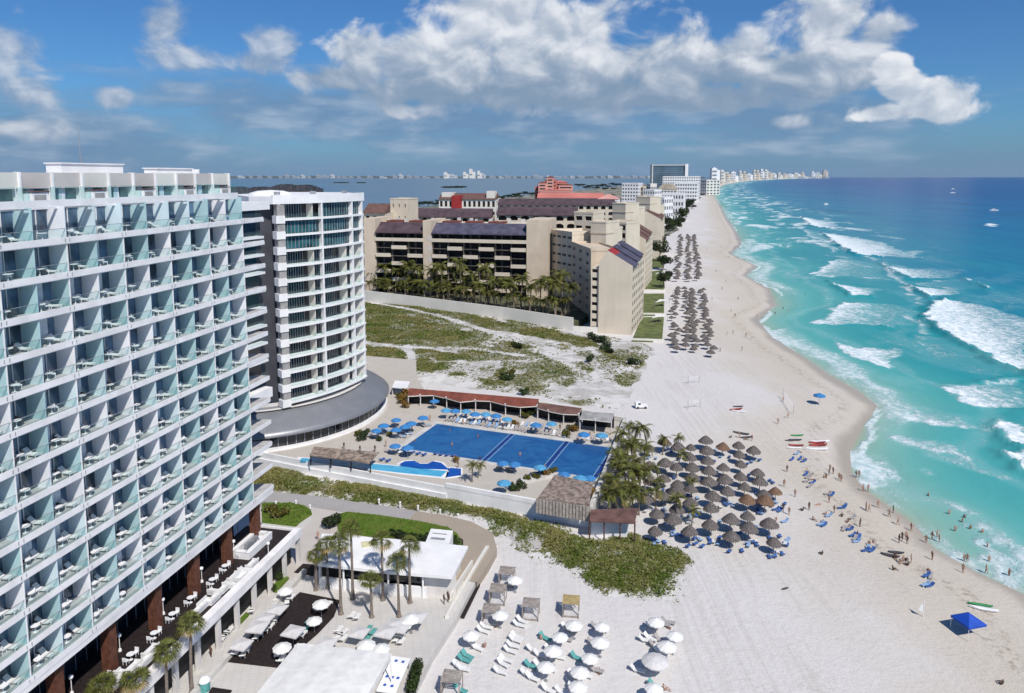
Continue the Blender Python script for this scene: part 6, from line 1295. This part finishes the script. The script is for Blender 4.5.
# ---------------------------------------------------------------- people
def figure(name, pose, seed):
    """one skinned body; returns a mesh with skin, suit and hair slots"""
    r_ = random.Random(seed); J = {}; E = []; RAD = {}
    def j(n, p, r): J[n] = p; RAD[n] = r
    if pose in ('stand', 'walk', 'arms'):
        j('pel', (0, 0, .93), .135); j('bel', (0, .0, 1.10), .125); j('che', (0, 0, 1.30), .145); j('nec', (0, 0, 1.47), .06); j('hea', (0, -.01, 1.60), .095); j('top', (0, 0, 1.70), .07)
        st = .22 if pose == 'walk' else .03
        for s_, n in ((-1, 'l'), (1, 'r')):
            q = st*s_; j('hip'+n, (.10*s_, 0, .88), .10); j('kne'+n, (.11*s_, -q*.55-.03, .48), .065); j('ank'+n, (.11*s_, q*.9*-1+.02, .09), .04); j('toe'+n, (.12*s_, -q*.9-.15, .035), .035)
            j('sho'+n, (.19*s_, 0, 1.40), .062)
            if pose == 'arms': j('elb'+n, (.40*s_, -.02, 1.45+.1*s_), .042); j('han'+n, (.55*s_, -.06, 1.65), .036)
            else: j('elb'+n, (.25*s_, .03+q*.4, 1.12), .042); j('han'+n, (.25*s_, -.08+q*.9, .88), .036)
    elif pose == 'sit':
        j('pel', (0, 0, .13), .14); j('bel', (0, .05, .30), .125); j('che', (0, .10, .50), .145); j('nec', (0, .09, .66), .06); j('hea', (0, .06, .79), .095); j('top', (0, .07, .89), .07)
        for s_, n in ((-1, 'l'), (1, 'r')):
            j('hip'+n, (.10*s_, -.05, .12), .10); j('kne'+n, (.14*s_, -.42, .36), .065); j('ank'+n, (.13*s_, -.70, .07), .042); j('toe'+n, (.14*s_, -.88, .05), .035)
            j('sho'+n, (.19*s_, .09, .60), .062); j('elb'+n, (.26*s_, -.08, .42), .042); j('han'+n, (.16*s_, -.34, .40), .036)
    else:
        j('pel', (0, 0, .14), .135); j('bel', (0, .18, .14), .12); j('che', (0, .38, .15), .14); j('nec', (0, .55, .16), .06); j('hea', (0, .68, .17), .095); j('top', (0, .78, .17), .07)
        for s_, n in ((-1, 'l'), (1, 'r')):
            j('hip'+n, (.10*s_, -.06, .13), .10); j('kne'+n, (.13*s_, -.46, .16), .065); j('ank'+n, (.14*s_, -.84, .07), .042); j('toe'+n, (.15*s_, -.9, .13), .035)
            j('sho'+n, (.19*s_, .47, .15), .062); j('elb'+n, (.30*s_, .25, .09), .042); j('han'+n, (.28*s_, .02, .08), .036)
    E = [('pel', 'bel'), ('bel', 'che'), ('che', 'nec'), ('nec', 'hea'), ('hea', 'top')]
    for n in 'lr': E += [('pel', 'hip'+n), ('hip'+n, 'kne'+n), ('kne'+n, 'ank'+n), ('ank'+n, 'toe'+n), ('che', 'sho'+n), ('sho'+n, 'elb'+n), ('elb'+n, 'han'+n)]
    names = list(J); me = bpy.data.meshes.new(name); me.from_pydata([J[n] for n in names], [(names.index(a), names.index(c_)) for a, c_ in E], [])
    o = bpy.data.objects.new(name, me); COL.objects.link(o); m_ = o.modifiers.new('skin', 'SKIN'); m_.use_smooth_shade = True
    for i, n in enumerate(names): sv = me.skin_vertices[0].data[i]; sv.radius = (RAD[n], RAD[n]*.85); sv.use_root = n == 'pel'
    s_ = o.modifiers.new('sub', 'SUBSURF'); s_.levels = 1; s_.render_levels = 1
    dg = bpy.context.evaluated_depsgraph_get(); new = bpy.data.meshes.new_from_object(o.evaluated_get(dg)); bpy.data.objects.remove(o)
    new.name = name; new.materials.clear()
    for i in range(3): new.materials.append(skins[0])
    pel, che, hea = Vector(J['pel']), Vector(J['che']), Vector(J['hea']); ax = (che-pel).normalized()
    trunks = seed % 2 == 0
    for p in new.polygons:
        c_ = p.center; h_ = (c_-pel).dot(ax); lim = .30 if trunks else .50
        near = min((c_-Vector(J[k])).length for k in ('hipl', 'hipr', 'pel'))
        side = abs(c_.x)
        if (c_-hea).length < .14 and (c_-hea).dot(ax) > .0 and ((c_-hea).y > -.05 or pose == 'lie'): p.material_index = 2
        elif near < .17 or (not trunks and -.02 < h_ < .42 and side < .17): p.material_index = 1
    return new
FIG = {}
for pz in ('stand', 'walk', 'arms', 'sit', 'lie'):
    for sd in (0, 1): FIG[pz, sd] = figure('person_%s' % pz, pz, sd)
PCACHE = {}
def person_mesh(pz, sd, sk, su):
    k = (pz, sd, sk, su)
    if k not in PCACHE:
        m_ = FIG[pz, sd].copy(); m_.materials.clear()
        for x in (skins[sk], suits[su], hair_m): m_.materials.append(x)
        PCACHE[k] = m_
    return PCACHE[k]
SUITN = list(suits)
POSEW = {'stand': 'standing', 'walk': 'walking', 'arms': 'waving', 'sit': 'sitting', 'lie': 'lying'}
used_labels = set()
def people(lst, where, grp, z=None):
    cnt = {}
    for i, it in enumerate(sorted(lst)):
        x, y, pz = it[:3]; su = it[3] if len(it) > 3 else random.choice(SUITN); sk = random.randrange(3); sd = random.randrange(2)
        zz = 2.0 if z is None else z; p = G(x, y, zz)
        if z is not None and 'pool' in where:
            q_ = p-K(0, 0, p.z)
            if 0 < q_.dot(PU) < 44 and -17 < q_.dot(PV) < 0: zz -= 1.0; p = G(x, y, KZ); p.z = zz
        if z is None:
            for _ in range(4): zz = gz(p.x, p.y); p = G(x, y, max(zz, -.75))
            zz = max(zz, -.75)
        o = ob('person', person_mesh(pz, sd, sk, su), (p.x, p.y, zz-.02), random.uniform(0, 6.28), 'person in %s swimwear %s %s, %s from left' % (su, POSEW[pz], where, nth(i+1)), 'person', grp, random.uniform(.92, 1.06))
random.seed(77)
P7 = people
P7([(932,540,'walk','dark blue'),(926,543,'stand'),(932,560,'stand','black'),(906,540,'stand'),(911,531,'walk','black'),(902,541,'walk'),(907,544,'stand','black'),(899,543,'stand'),(893,513,'stand'),(889,517,'walk'),(878,508,'walk','black'),(868,492,'stand','black'),(863,491.5,'stand','blue'),(856,478,'walk'),(859,478,'stand'),(898,525,'walk'),(964,562,'stand','red'),(967,563,'stand','orange'),(986,574,'walk'),(963,573,'stand')], 'at the wet edge of the sea', 'people along the water edge')
P7([(928,500,'stand','black'),(949,518,'arms'),(962,526,'stand'),(964,522,'stand','pink'),(955,534,'stand','dark blue'),(970,533,'stand','black'),(982,537,'stand'),(987,551,'stand','dark blue'),(939,543,'stand'),(989,564,'stand','black'),(1009,578,'stand','green'),(937,538,'arms')], 'in the shallow water', 'bathers in the shallow water')
P7([(839,480,'walk'),(841,482,'stand','pink'),(829,475,'stand','orange'),(826,477,'sit'),(830,471,'stand'),(824,478,'sit'),(833,474,'stand','red'),(809,510,'stand','black'),(803,511,'sit','white'),(829,503,'stand'),(826,515,'sit'),(842,517,'sit'),(866,510,'stand'),(869,512,'walk','black'),(787,472,'stand','black'),(783,512,'walk'),(789,515,'stand'),(822,555,'sit','white'),(895,558,'sit','red'),(900,563,'sit','red'),(908,566,'sit','red'),(911,563,'stand','pink'),(893,570,'sit'),(906,560,'lie','red'),(903,564,'stand','red'),(800,452,'lie'),(804,460,'sit'),(807,472,'sit'),(812,480,'lie'),(818,505,'lie'),(823,523,'sit'),(848,522,'sit'),(852,528,'lie'),(857,535,'sit'),(869,545,'sit'),(874,542,'lie'),(929,571,'lie'),(795,497,'stand'),(784,487,'walk'),(813,520,'sit'),(776,521,'sit'),(834,513,'walk'),(860,527,'stand')], 'on the sand by the loungers', 'people on the sand near the water')
P7([(1002,685,'sit','grey')], 'on bare sand at bottom right', 'lone sitter at bottom right')
P7([(733,334,'stand','red'),(720,352,'walk'),(735,317,'walk'),(727,335,'stand'),(704,337,'walk'),(757,317,'walk'),(762,320,'stand'),(783,310,'stand'),(788,312,'walk'),(775,315,'stand'),(805,296,'stand'),(742,351,'walk'),(746,337,'stand'),(712,300,'walk'),(722,290,'stand'),(738,300,'stand'),(716,272,'walk'),(729,258,'walk'),(721,248,'stand'),(707,250,'walk'),(726,282,'walk'),(731,312,'stand')], 'far along the beach', 'people far along the beach')
P7([(731,438,'sit'),(739,438,'stand'),(745,440,'sit'),(752,441,'stand','black'),(783,402,'stand'),(788,418,'walk'),(778,424,'walk')], 'beyond the palapas', 'people beyond the palapas')
P7([(463,425,'stand'),(450,431,'stand'),(452,445,'stand'),(478,437,'stand'),(503,430,'arms'),(520,455,'stand'),(412,430,'stand'),(415,441,'walk'),(398,436,'stand'),(430,421,'walk'),(360,452,'stand','white'),(375,452,'stand','white'),(386,447,'walk'),(480,459,'walk'),(545,472,'stand'),(458,468,'walk'),(500,425,'walk'),(560,431,'walk'),(590,438,'stand','white'),(344,449,'walk','white')], 'beside the large blue pool', 'people around the pool', KZ+.02)
P7([(194,655,'walk','black'),(211,657,'stand','black'),(189,660,'stand','grey'),(318,540,'walk','black'),(448,602,'stand','black'),(444,604,'stand','white'),(405,588,'stand','white')], 'on the paved hotel deck', 'people on the hotel deck', DECK+.02)
# ---------------------------------------------------------------- palapas
def palapa_proto(name, seed, r, m_):
    random.seed(seed); root = thing(name, 'x', 'palapa'); a = MB(); a.tube([(0, 0, -.3), (0, 0, 3.0)], .08, 6); a.build('pole', wood, root)
    c_ = MB(); c_.lathe([(r*.93, 1.95), (r, 2.02), (r*.86, 2.30), (r*.62, 2.68), (r*.36, 3.02), (r*.13, 3.26), (.001, 3.34)], 20, jit=.035)
    for k in range(26): w_ = k*.2417; c_.add([(r*.97*math.cos(w_), r*.97*math.sin(w_), 2.05), (r*.97*math.cos(w_+.2), r*.97*math.sin(w_+.2), 2.05), (r*1.04*math.cos(w_+.1), r*1.04*math.sin(w_+.1), random.uniform(1.72, 1.88))], [(0, 1, 2)])
    c_.build('thatch_roof', m_, root); return proto(root)
PAL = [palapa_proto('palapa', 300+i, r_, m_) for i, (r_, m_) in enumerate(((1.5, thatch), (1.62, thatch), (1.4, thatch), (1.55, thatch2)))]
random.seed(41)
z5 = lambda l: [(690+x/4.95, 420+y/4.95) for x, y in l]
pp = z5([(80,90),(160,118),(240,105),(315,130),(85,140),(245,150),(90,190),(250,195),(165,220),(335,235),(95,245),(250,262),(175,282),(345,290),(95,298),(270,310),(185,340),(365,350),(110,365),(285,378),(370,385),(425,325),(105,430),(285,455),(200,485),(100,505),(395,497),(290,520),(205,560),(415,580)])
brown = {(285,378), (370,385), (425,325), (160,118)}; bset = {(690+x/4.95, 420+y/4.95) for x, y in brown}
pp += [(664,441),(678.5,446),(691,444),(649,446),(665.6,462),(649,465),(677,466),(690,456),(692,466),(678,482),(693,475),(691,486),(677,491),(657,511),(677,508),(655.6,527.6),(690.4,529),(673,518),(651,480),(664,476),(647,498),(664,494),(691,500)]
rows = sorted(pp, key=lambda p: -p[1]); r_i = 0; labels = {}
# rows counted from the bottom of the picture, then left to right within a row
k = 0
while k < len(rows):
    y0 = rows[k][1]; row = [p for p in rows[k:] if y0-p[1] < 9.5]; k += len(row); r_i += 1
    for c_, p in enumerate(sorted(row)): labels[p] = 'row %s from the front, %s from the left' % (nth(r_i).replace('first', 'nearest'), nth(c_+1))
bl = []
for p in pp:
    q = G(p[0], p[1], 4.55); q.z = gz(q.x, q.y)
    br = p in bset; dup(PAL[3 if br else random.randrange(3)], q, random.uniform(0, 6), '%s thatched palapa by the coconut palms, %s' % ('brown' if br else 'grey', labels[p].replace('row nearest from the front', 'nearest row').replace('row ', 'row ')), 'thatched palapas in the block beside the coconut palms', random.uniform(.86, 1.12)).rotation_euler = (random.uniform(-.07, .07), random.uniform(-.07, .07), random.uniform(0, 6))
    for s_ in (-1, 1):
        if random.random() < .9: bl.append(((q.x+s_*random.uniform(.7, 1.3)+.5, q.y-random.uniform(.3, 1.6), q.z+.02), R(-20)+random.uniform(-.4, .4)+math.pi, random.choice(('blue', 'pale', 'pale', 'blue', 'white'))))
for x, y in [(695,545),(694,540),(700,541),(710,544),(713,543),(718,545),(727,505),(730,503),(733,506),(757,509),(760,510),(750,540),(753,542),(757,545),(748,546),(772,551),(775,556),(778,552),(770,557),(773,480),(770,478),(752,460),(755,457),(785,543),(787,544),(696,517),(697,513),(654,542),(658,543),(652,540),(676,536),(681,537),(684,534),(673,533),(734,537),(728,541)]:
    p = G(x, y, 2); bl.append(((p.x, p.y, gz(p.x, p.y)+.02), R(-20)+random.uniform(-.5, .5)+math.pi, random.choice(('blue', 'pale', 'pale', 'white'))))
loungers(bl, 'around the thatched palapas by the palms', 'loungers around the palapas')
sb = []
for x, y in [(797,450),(800,455),(804,457),(792,456),(806,470),(808,473),(811,471),(807,477),(810,482),(813,478),(845,502),(842,503),(853,513),(821,521),(824,522),(847,523),(850,525),(844,525),(853,531),(855,534),(859,533),(857,537),(868,544),(872,546),(875,543),(866,546),(927,570),(931,571),(930,581),(926,580),(776,508),(780,509),(787,540),(785,520),(829,512),(828,489),(832,490)]:
    p = G(x, y, 1.9); sb.append(((p.x, p.y, gz(p.x, p.y)+.02), R(-60)+random.uniform(-.5, .5), random.choice(('blue', 'blue', 'pale', 'grey'))))
loungers(sb, 'on the open sand near the water', 'loungers on the open sand')
# far palapa rows
pm = MB(); random.seed(55); pm.tube([(0, 0, -.3), (0, 0, 3)], .09, 5); pm.lathe([(1.72, 1.75), (1.8, 2.0), (1.1, 2.6), (.4, 3.1), (.001, 3.3)], 12, jit=.05, m=1); PFAR = pm.mesh('palapa_far', [wood, thatch]); random.seed(56)
far_rows = [((673,353),(676,327),8,'landward','nearest'),((674,321),(676,291),13,'landward','second'),((698,353),(690,292),26,'middle','nearest'),((710,356),(702,292),26,'seaward','nearest'),((676,282),(681,237),30,'landward','far'),((688,282),(688,237),34,'middle','far'),((699,281),(694,237),34,'seaward','far'),((690,351),(686,292),18,'inner middle','nearest')]
n_ = 0
for (x0, y0), (x1, y1), cnt, rw, blk in far_rows:
    a_, c_ = G(x0, y0, 2), G(x1, y1, 2)
    for i in range(cnt):
        q = i/max(1, cnt-1); p = a_.lerp(c_, q)+Vector((random.uniform(-1.5, 1.5), random.uniform(-1.6, 1.6), 0)); p.z = gz(p.x, p.y)
        ob('palapa', PFAR, p, random.uniform(0, 6), 'grey palapa, %s row of the %s long block up the beach, %s from its near end' % (rw, blk, nth(i+1)) if False else 'grey palapa in the %s %s row up the beach, %s from the near end' % (blk, rw, nth(i+1)), 'palapa', 'palapas in long rows up the beach', random.uniform(.74, .98)*(1.0 if blk != 'far' else 1.2))
dk = [(bx, 0) for bx in ()]
# coconut palms at the left of the palapas
cp_ = [(629.5,426),(633,433),(627,443),(619,447),(619,460),(626.6,460),(616,470),(626,472),(614,483),(619,492),(629,491),(639,492),(644.6,450),(648,433),(640,469),(646,475),(659,469),(657.6,482),(663,440),(679,439),(678,453),(691.5,480.6),(673.5,503.7),(692,509),(656,492),(622,435),(634,450),(632,480),(622,455),(612,478),(634,441),(640,458),(620,470),(633,489),(625,496),(624,483),(611,494),(634,466)]
for i, (x, y) in enumerate(sorted(cp_)):
    s_ = random.uniform(.85, 1.15) if x < 652 else random.uniform(.62, .82); p = G(x, y, 2+4.7*s_); p.z = 1.95
    hs_ = random.uniform(.85, 1.3)
    dup(COCO[i % 3], p, random.uniform(0, 6), '%s coconut palm beside the palapas, %s from the left' % ('bushy' if x < 652 else 'small', nth(i+1)), 'coconut palms beside the palapas', (s_*1.12, s_*1.12, s_*hs_))
# ---------------------------------------------------------------- sand in front of the hotel: cabanas, white umbrellas, loungers
def cabana(x, y, lab, tan=False, umb=False):
    r_ = thing('cabana', lab, 'cabana', G(x, y, 1.95), R(-8), 'slatted timber cabanas on the sand')
    for px, py in ((-1.1, -1.0), (1.1, -1.0), (-1.1, 1.0), (1.1, 1.0)): b = MB(); b.box(px-.06, px+.06, py-.06, py+.06, 0, 2.15); b.build('post', wood, r_)
    b = MB()
    for k in range(9): b.box(-1.2, 1.2, -1.12+k*.265, -1.12+k*.265+.16, 2.15, 2.21)
    b.build('slat_roof', wood if not tan else mat('tan_canvas', (.42, .32, .14), .85, .15, 2), r_)
    b = MB(); b.box(-1.0, 1.0, -.9, .9, .3, .5); b.build('daybed', greycanvas, r_); b = MB(); b.box(-1.05, 1.05, -.95, .95, .12, .3); b.build('base', wood, r_)
    b = MB()
    for k in range(8): b.box(-1.13, -1.08, -.94+k*.24, -.94+k*.24+.15, .3, 2.15)
    b.build('side_screen', wood, r_)
for x, y, l, tn in [(507,584,'cabana farthest from the camera in the left row',0),(498,602,'second slatted cabana down the left row',0),(491,623,'third slatted cabana down the left row, with umbrella beside it',0),(531,617,'slatted cabana standing alone in the middle',0),(571,614,'cabana with tan roof panel on the right',1),(452,693,'nearest slatted cabana at the bottom edge',0)]: cabana(x, y, 'weathered timber '+l, tn)
spot(0, [(515,577.5),(500,612),(471,632)], 2.35, 'round white umbrella on the left sand by the cabanas', 'white umbrellas near the cabanas', 1.97)
ul = [(574,622.5),(560,633),(546,663),(602,622.5),(600,640),(590,654),(580,669),(578,683),(523,700),(553,648)]
spot(0, ul, 2.35, 'round white umbrella in the middle block on the sand', 'white umbrellas in the middle of the sand', 1.97)
spot(0, [(656,619),(675,632),(667,644),(654,684)], 2.35, 'round white umbrella in the right group on the sand', 'white umbrellas at the right on the sand', 1.97)
bp = thing('parasol', 'large pale beige parasol in the right group on the sand', 'umbrella', G(655, 676, 1.97)); b = MB(); b.tube([(0, 0, 0), (0, 0, 2.4)], .04, 6); b.build('pole', metal, bp); b = MB(); b.lathe([(1.7, 1.85), (1.72, 2.0), (1.0, 2.4), (.001, 2.65)], 12); b.build('canopy', greycanvas, bp)
wl = []
for x, y in [(522,623),(519,627),(517,639),(515,642),(513,648),(510,653),(506,662),(503,666),(500,674),(486,629),(483,633),(474,647),(477,650),(459,668),(463,671),(533,652),(540,657),(532,680),(527,676),(551,652),(575,690),(562,694),(548,692)]: wl.append((x, y, 'white'))
for x, y in [(467,658),(464,662),(545,640),(577,660),(531,668),(650,668),(655,688),(460,692)]: wl.append((x, y, 'teal'))
for x, y in [(567,630),(571,632),(597,629),(602,631),(594,645),(599,648),(565,641),(585,677),(596,672),(574,678),(663,626),(668,624),(661,642),(656,648),(660,653),(668,652),(645,642),(650,640),(652,628),(637,672),(558,659),(549,671),(540,668)]: wl.append((x, y, 'grey' if random.random() < .5 else 'white'))
for i, (x, y, c_) in enumerate(sorted(wl)): p = G(x, y, 1.97); ob('sun_lounger', LM[c_], (p.x, p.y, gz(p.x, p.y)+.02), R(62)+random.uniform(-.2, .2)+0*math.pi, '%s sun lounger on the sand before the hotel, %s from the left' % (c_, nth(i+1)), 'sun lounger', 'sun loungers on the sand before the hotel')
P7([(599,672,'lie','grey'),(663,648,'sit','black'),(664,690,'sit','orange'),(668,627,'lie','black'),(494,626,'lie','dark blue'),(541,640,'sit','green'),(485,648,'sit')], 'beside the white umbrellas', 'people among the white umbrellas')
# ---------------------------------------------------------------- odd things on the sand
cn = thing('canopy_tent', 'bright blue pop-up canopy tent alone on the right hand sand', 'canopy', (0, 0, 0), R(14)); p = G(968, 628, 1.7); cn.location = (p.x, p.y, gz(p.x, p.y))
b = MB(); h_ = 2.0; w_ = 1.5; b.add([(-w_, -w_, h_), (w_, -w_, h_), (w_, w_, h_), (-w_, w_, h_), (0, 0, h_+1.0), (-w_, -w_, h_-.3), (w_, -w_, h_-.3), (w_, w_, h_-.3), (-w_, w_, h_-.3)], [(0,1,4),(1,2,4),(2,3,4),(3,0,4),(0,5,6,1),(1,6,7,2),(2,7,8,3),(3,8,5,0)]); b.build('canopy', deepblue, cn)
for x in (-1, 1):
    for y in (-1, 1): b = MB(); b.tube([(x*1.45, y*1.45, 0), (x*1.45, y*1.45, 2.0)], .035, 5); b.build('leg', white2, cn)
def hullm(name, L_, W_, m_): 
    b = MB(); n = 10; vs = []; fs = []
    for i in range(n+1):
        q = i/n*2-1; w2 = W_/2*max(.02, (1-abs(q)**2.4)); z_ = .12*q*q
        vs += [(q*L_/2, -w2, .25+z_), (q*L_/2, -w2*.7, .02+z_), (q*L_/2, w2*.7, .02+z_), (q*L_/2, w2, .25+z_), (q*L_/2, 0, .33+z_)]
    for i in range(n):
        for k in range(5): fs.append((i*5+k, i*5+(k+1) % 5, (i+1)*5+(k+1) % 5, (i+1)*5+k))
    b.add(vs, fs, 0); return b.mesh(name, [m_])
HW_, HR_, HY_, HB_ = hullm('hull_white', 3.4, .8, whiteplastic), hullm('hull_red', 3.2, .75, mat('faded_red_hull', (.36, .07, .06), .6, .3, 1.5)), hullm('hull_green', 3.3, .75, suits['green']), hullm('hull_dark', 3.2, .9, darkmetal)
def gp(x, y): p = G(x, y, 1.9); z_ = gz(p.x, p.y); p = G(x, y, z_); return (p.x, p.y, z_)
for x, y, me, a, lab, sc_ in [(984,610,HW_,-.35,'white paddleboard shaped boat lying beside the blue canopy',1.1),(980,606,HY_,-.30,'green board lying behind the white boat by the blue canopy',1.0),(796,446,HR_,-.1,'red kayak lying on the sand right of the palapas',1.1),(795,440.5,HB_,0,'dark jet ski shaped craft on the sand near the red kayak',1.0),(790,441,HB_,.1,'dark craft left of another dark craft near the red kayak',.8),(797,436,HY_,.1,'grey green board farthest in the kayak group',1.0),(794,448.5,HW_,-.05,'white board lying just in front of the red kayak',1.0),(736,410,HR_,.3,'red kayak alone on the open sand beyond the palapas',1.2),(739,412,HW_,-.3,'white kayak beside the lone red kayak on the open sand',1.1),(738,407,HB_,.1,'dark kayak behind the lone red kayak',.9),
        (741,434,HB_,-.5,'dark beached craft with people beyond the palapas',1.2),(746,438,HB_,.2,'second dark beached craft nearer the palapas',1.0),(817,450,HW_,.0,'white hull nearest in the red and white boat group',1.5),(818,446,HR_,.1,'red hull in the middle of the red and white boat group',1.4),(820,442.5,HW_,.1,'white hull farthest in the red and white boat group',1.4),(817,443.5,HR_,.05,'red hull behind the other red hull of the boat group',1.3),(890,556,HB_,-.5,'dark board lying by the people in red',.9),(896,553,HB_,-.2,'dark towel-like board behind the people in red',.8),(785,589,HB_,.4,'small dark bundle alone on the pale sand',.45)]:
    ob('boat', me, gp(x, y), a, lab, 'boat', scale=sc_)
def netpost(x0, y0, x1, y1, h_, lab, nw=True):
    a_, c_ = Vector(gp(x0, y0)), Vector(gp(x1, y1)); r_ = thing('volleyball_net', lab, 'net', a_); d_ = c_-a_
    for q in (Vector((0, 0, 0)), d_): b = MB(); b.tube([q, q+Vector((0, 0, h_))], .06, 6); b.build('post', metal, r_)
    b = MB(); n = 26
    for i in range(n+1): q = d_*(i/n); b.rbox((q.x, q.y, h_-.55), (.03, .03, .9), 0)
    for k in range(5): z_ = h_-1.0+k*.225; b.tube([Vector((0, 0, z_)), d_+Vector((0, 0, z_))], .014, 3)
    b.build('net', white2, r_)
netpost(688,384,699,383,2.4,'farther goal shaped white net frame on the pale sand'); netpost(688,409,700,407.5,2.4,'nearer white net frame on the pale sand before the palapas')
netpost(793.5,414,783,398,2.6,'volleyball net stretched between tall posts near the water')
r_ = thing('beach_post', 'thin white post with pale flag casting a long shadow left of the blue canopy', 'post', gp(923, 617)); b = MB(); b.tube([(0, 0, 0), (0, 0, 2.5)], .06, 6); b.build('pole', white2, r_); b = MB(); b.add([(0, 0, 2.45), (-.7, .1, 1.1), (0, 0, .6)], [(0, 1, 2)]); b.build('flag', whitecanvas, r_)
u_ = dup(UB[0], gp(819, 405), 0, 'single blue beach umbrella on the bare sand near the water', None, 1.25); u_['category'] = 'umbrella'
r_ = thing('beach_cart', 'small white utility cart parked at the sandy edge of the dune', 'cart', gp(641, 408), R(5)); b = MB(); b.box(-1.6, 1.6, -.75, .75, .35, .95); b.box(-1.6, -.2, -.75, .75, .95, 1.75); bd_ = b.build('body', white, r_); b = MB(); b.box(-1.0, -.3, -.77, .77, 1.1, 1.6); b.build('window', darkglass, bd_)
for x in (-1.05, 1.05):
    for y in (-.75, .75): b = MB(); b.rbox((x, y, .3), (.6, .2, .6), 0); b.build('wheel', darkmetal, r_)
for i, (x, y, l_, lab) in enumerate([(953,189,24,'small white parasail boat far out on the deep blue sea'),(952.7,193,20,'tiny white boat just nearer than the far parasail boat'),(994,210.5,14,'small white boat far out near the right edge'),(826,204.5,12,'tiny white boat beyond the breakers')]):
    p = G(x, y, 0); r_ = thing('boat', lab, 'boat', p, random.uniform(-.4, .4)); b = MB(); b.prism([(-l_/2, -1.6), (l_*.25, -1.8), (l_/2, 0), (l_*.25, 1.8), (-l_/2, 1.6)], -.3, 1.5); hl_ = b.build('hull', white, r_); b = MB(); b.box(-l_*.2, l_*.15, -1.1, 1.1, 1.5, 3.6); cb_ = b.build('cabin', white2, r_); b = MB(); b.box(-l_*.15, l_*.16, -1.12, 1.12, 2.5, 3.2); b.build('window', darkglass, cb_)
# hide nothing: the prototypes were only patterns, so take them away
for pr_ in TREES+FANS+COCO+UB+UW+PAL: drop(pr_)
# ---------------------------------------------------------------- sea air: far things pale a little
hb = MB(); hb.box(-46000, 46000, -2000, 40000, -6, 420); hm_ = bpy.data.materials.new('haze'); hm_.use_nodes = True; hn = hm_.node_tree; hn.nodes.clear()
ho_ = hn.nodes.new('ShaderNodeOutputMaterial'); pv = hn.nodes.new('ShaderNodeVolumePrincipled'); pv.inputs['Color'].default_value = (.80, .88, 1, 1); pv.inputs['Density'].default_value = 6.0e-6; pv.inputs['Anisotropy'].default_value = .2
hn.links.new(pv.outputs[0], ho_.inputs['Volume']); tag(hb.build('haze', hm_), kind='stuff')
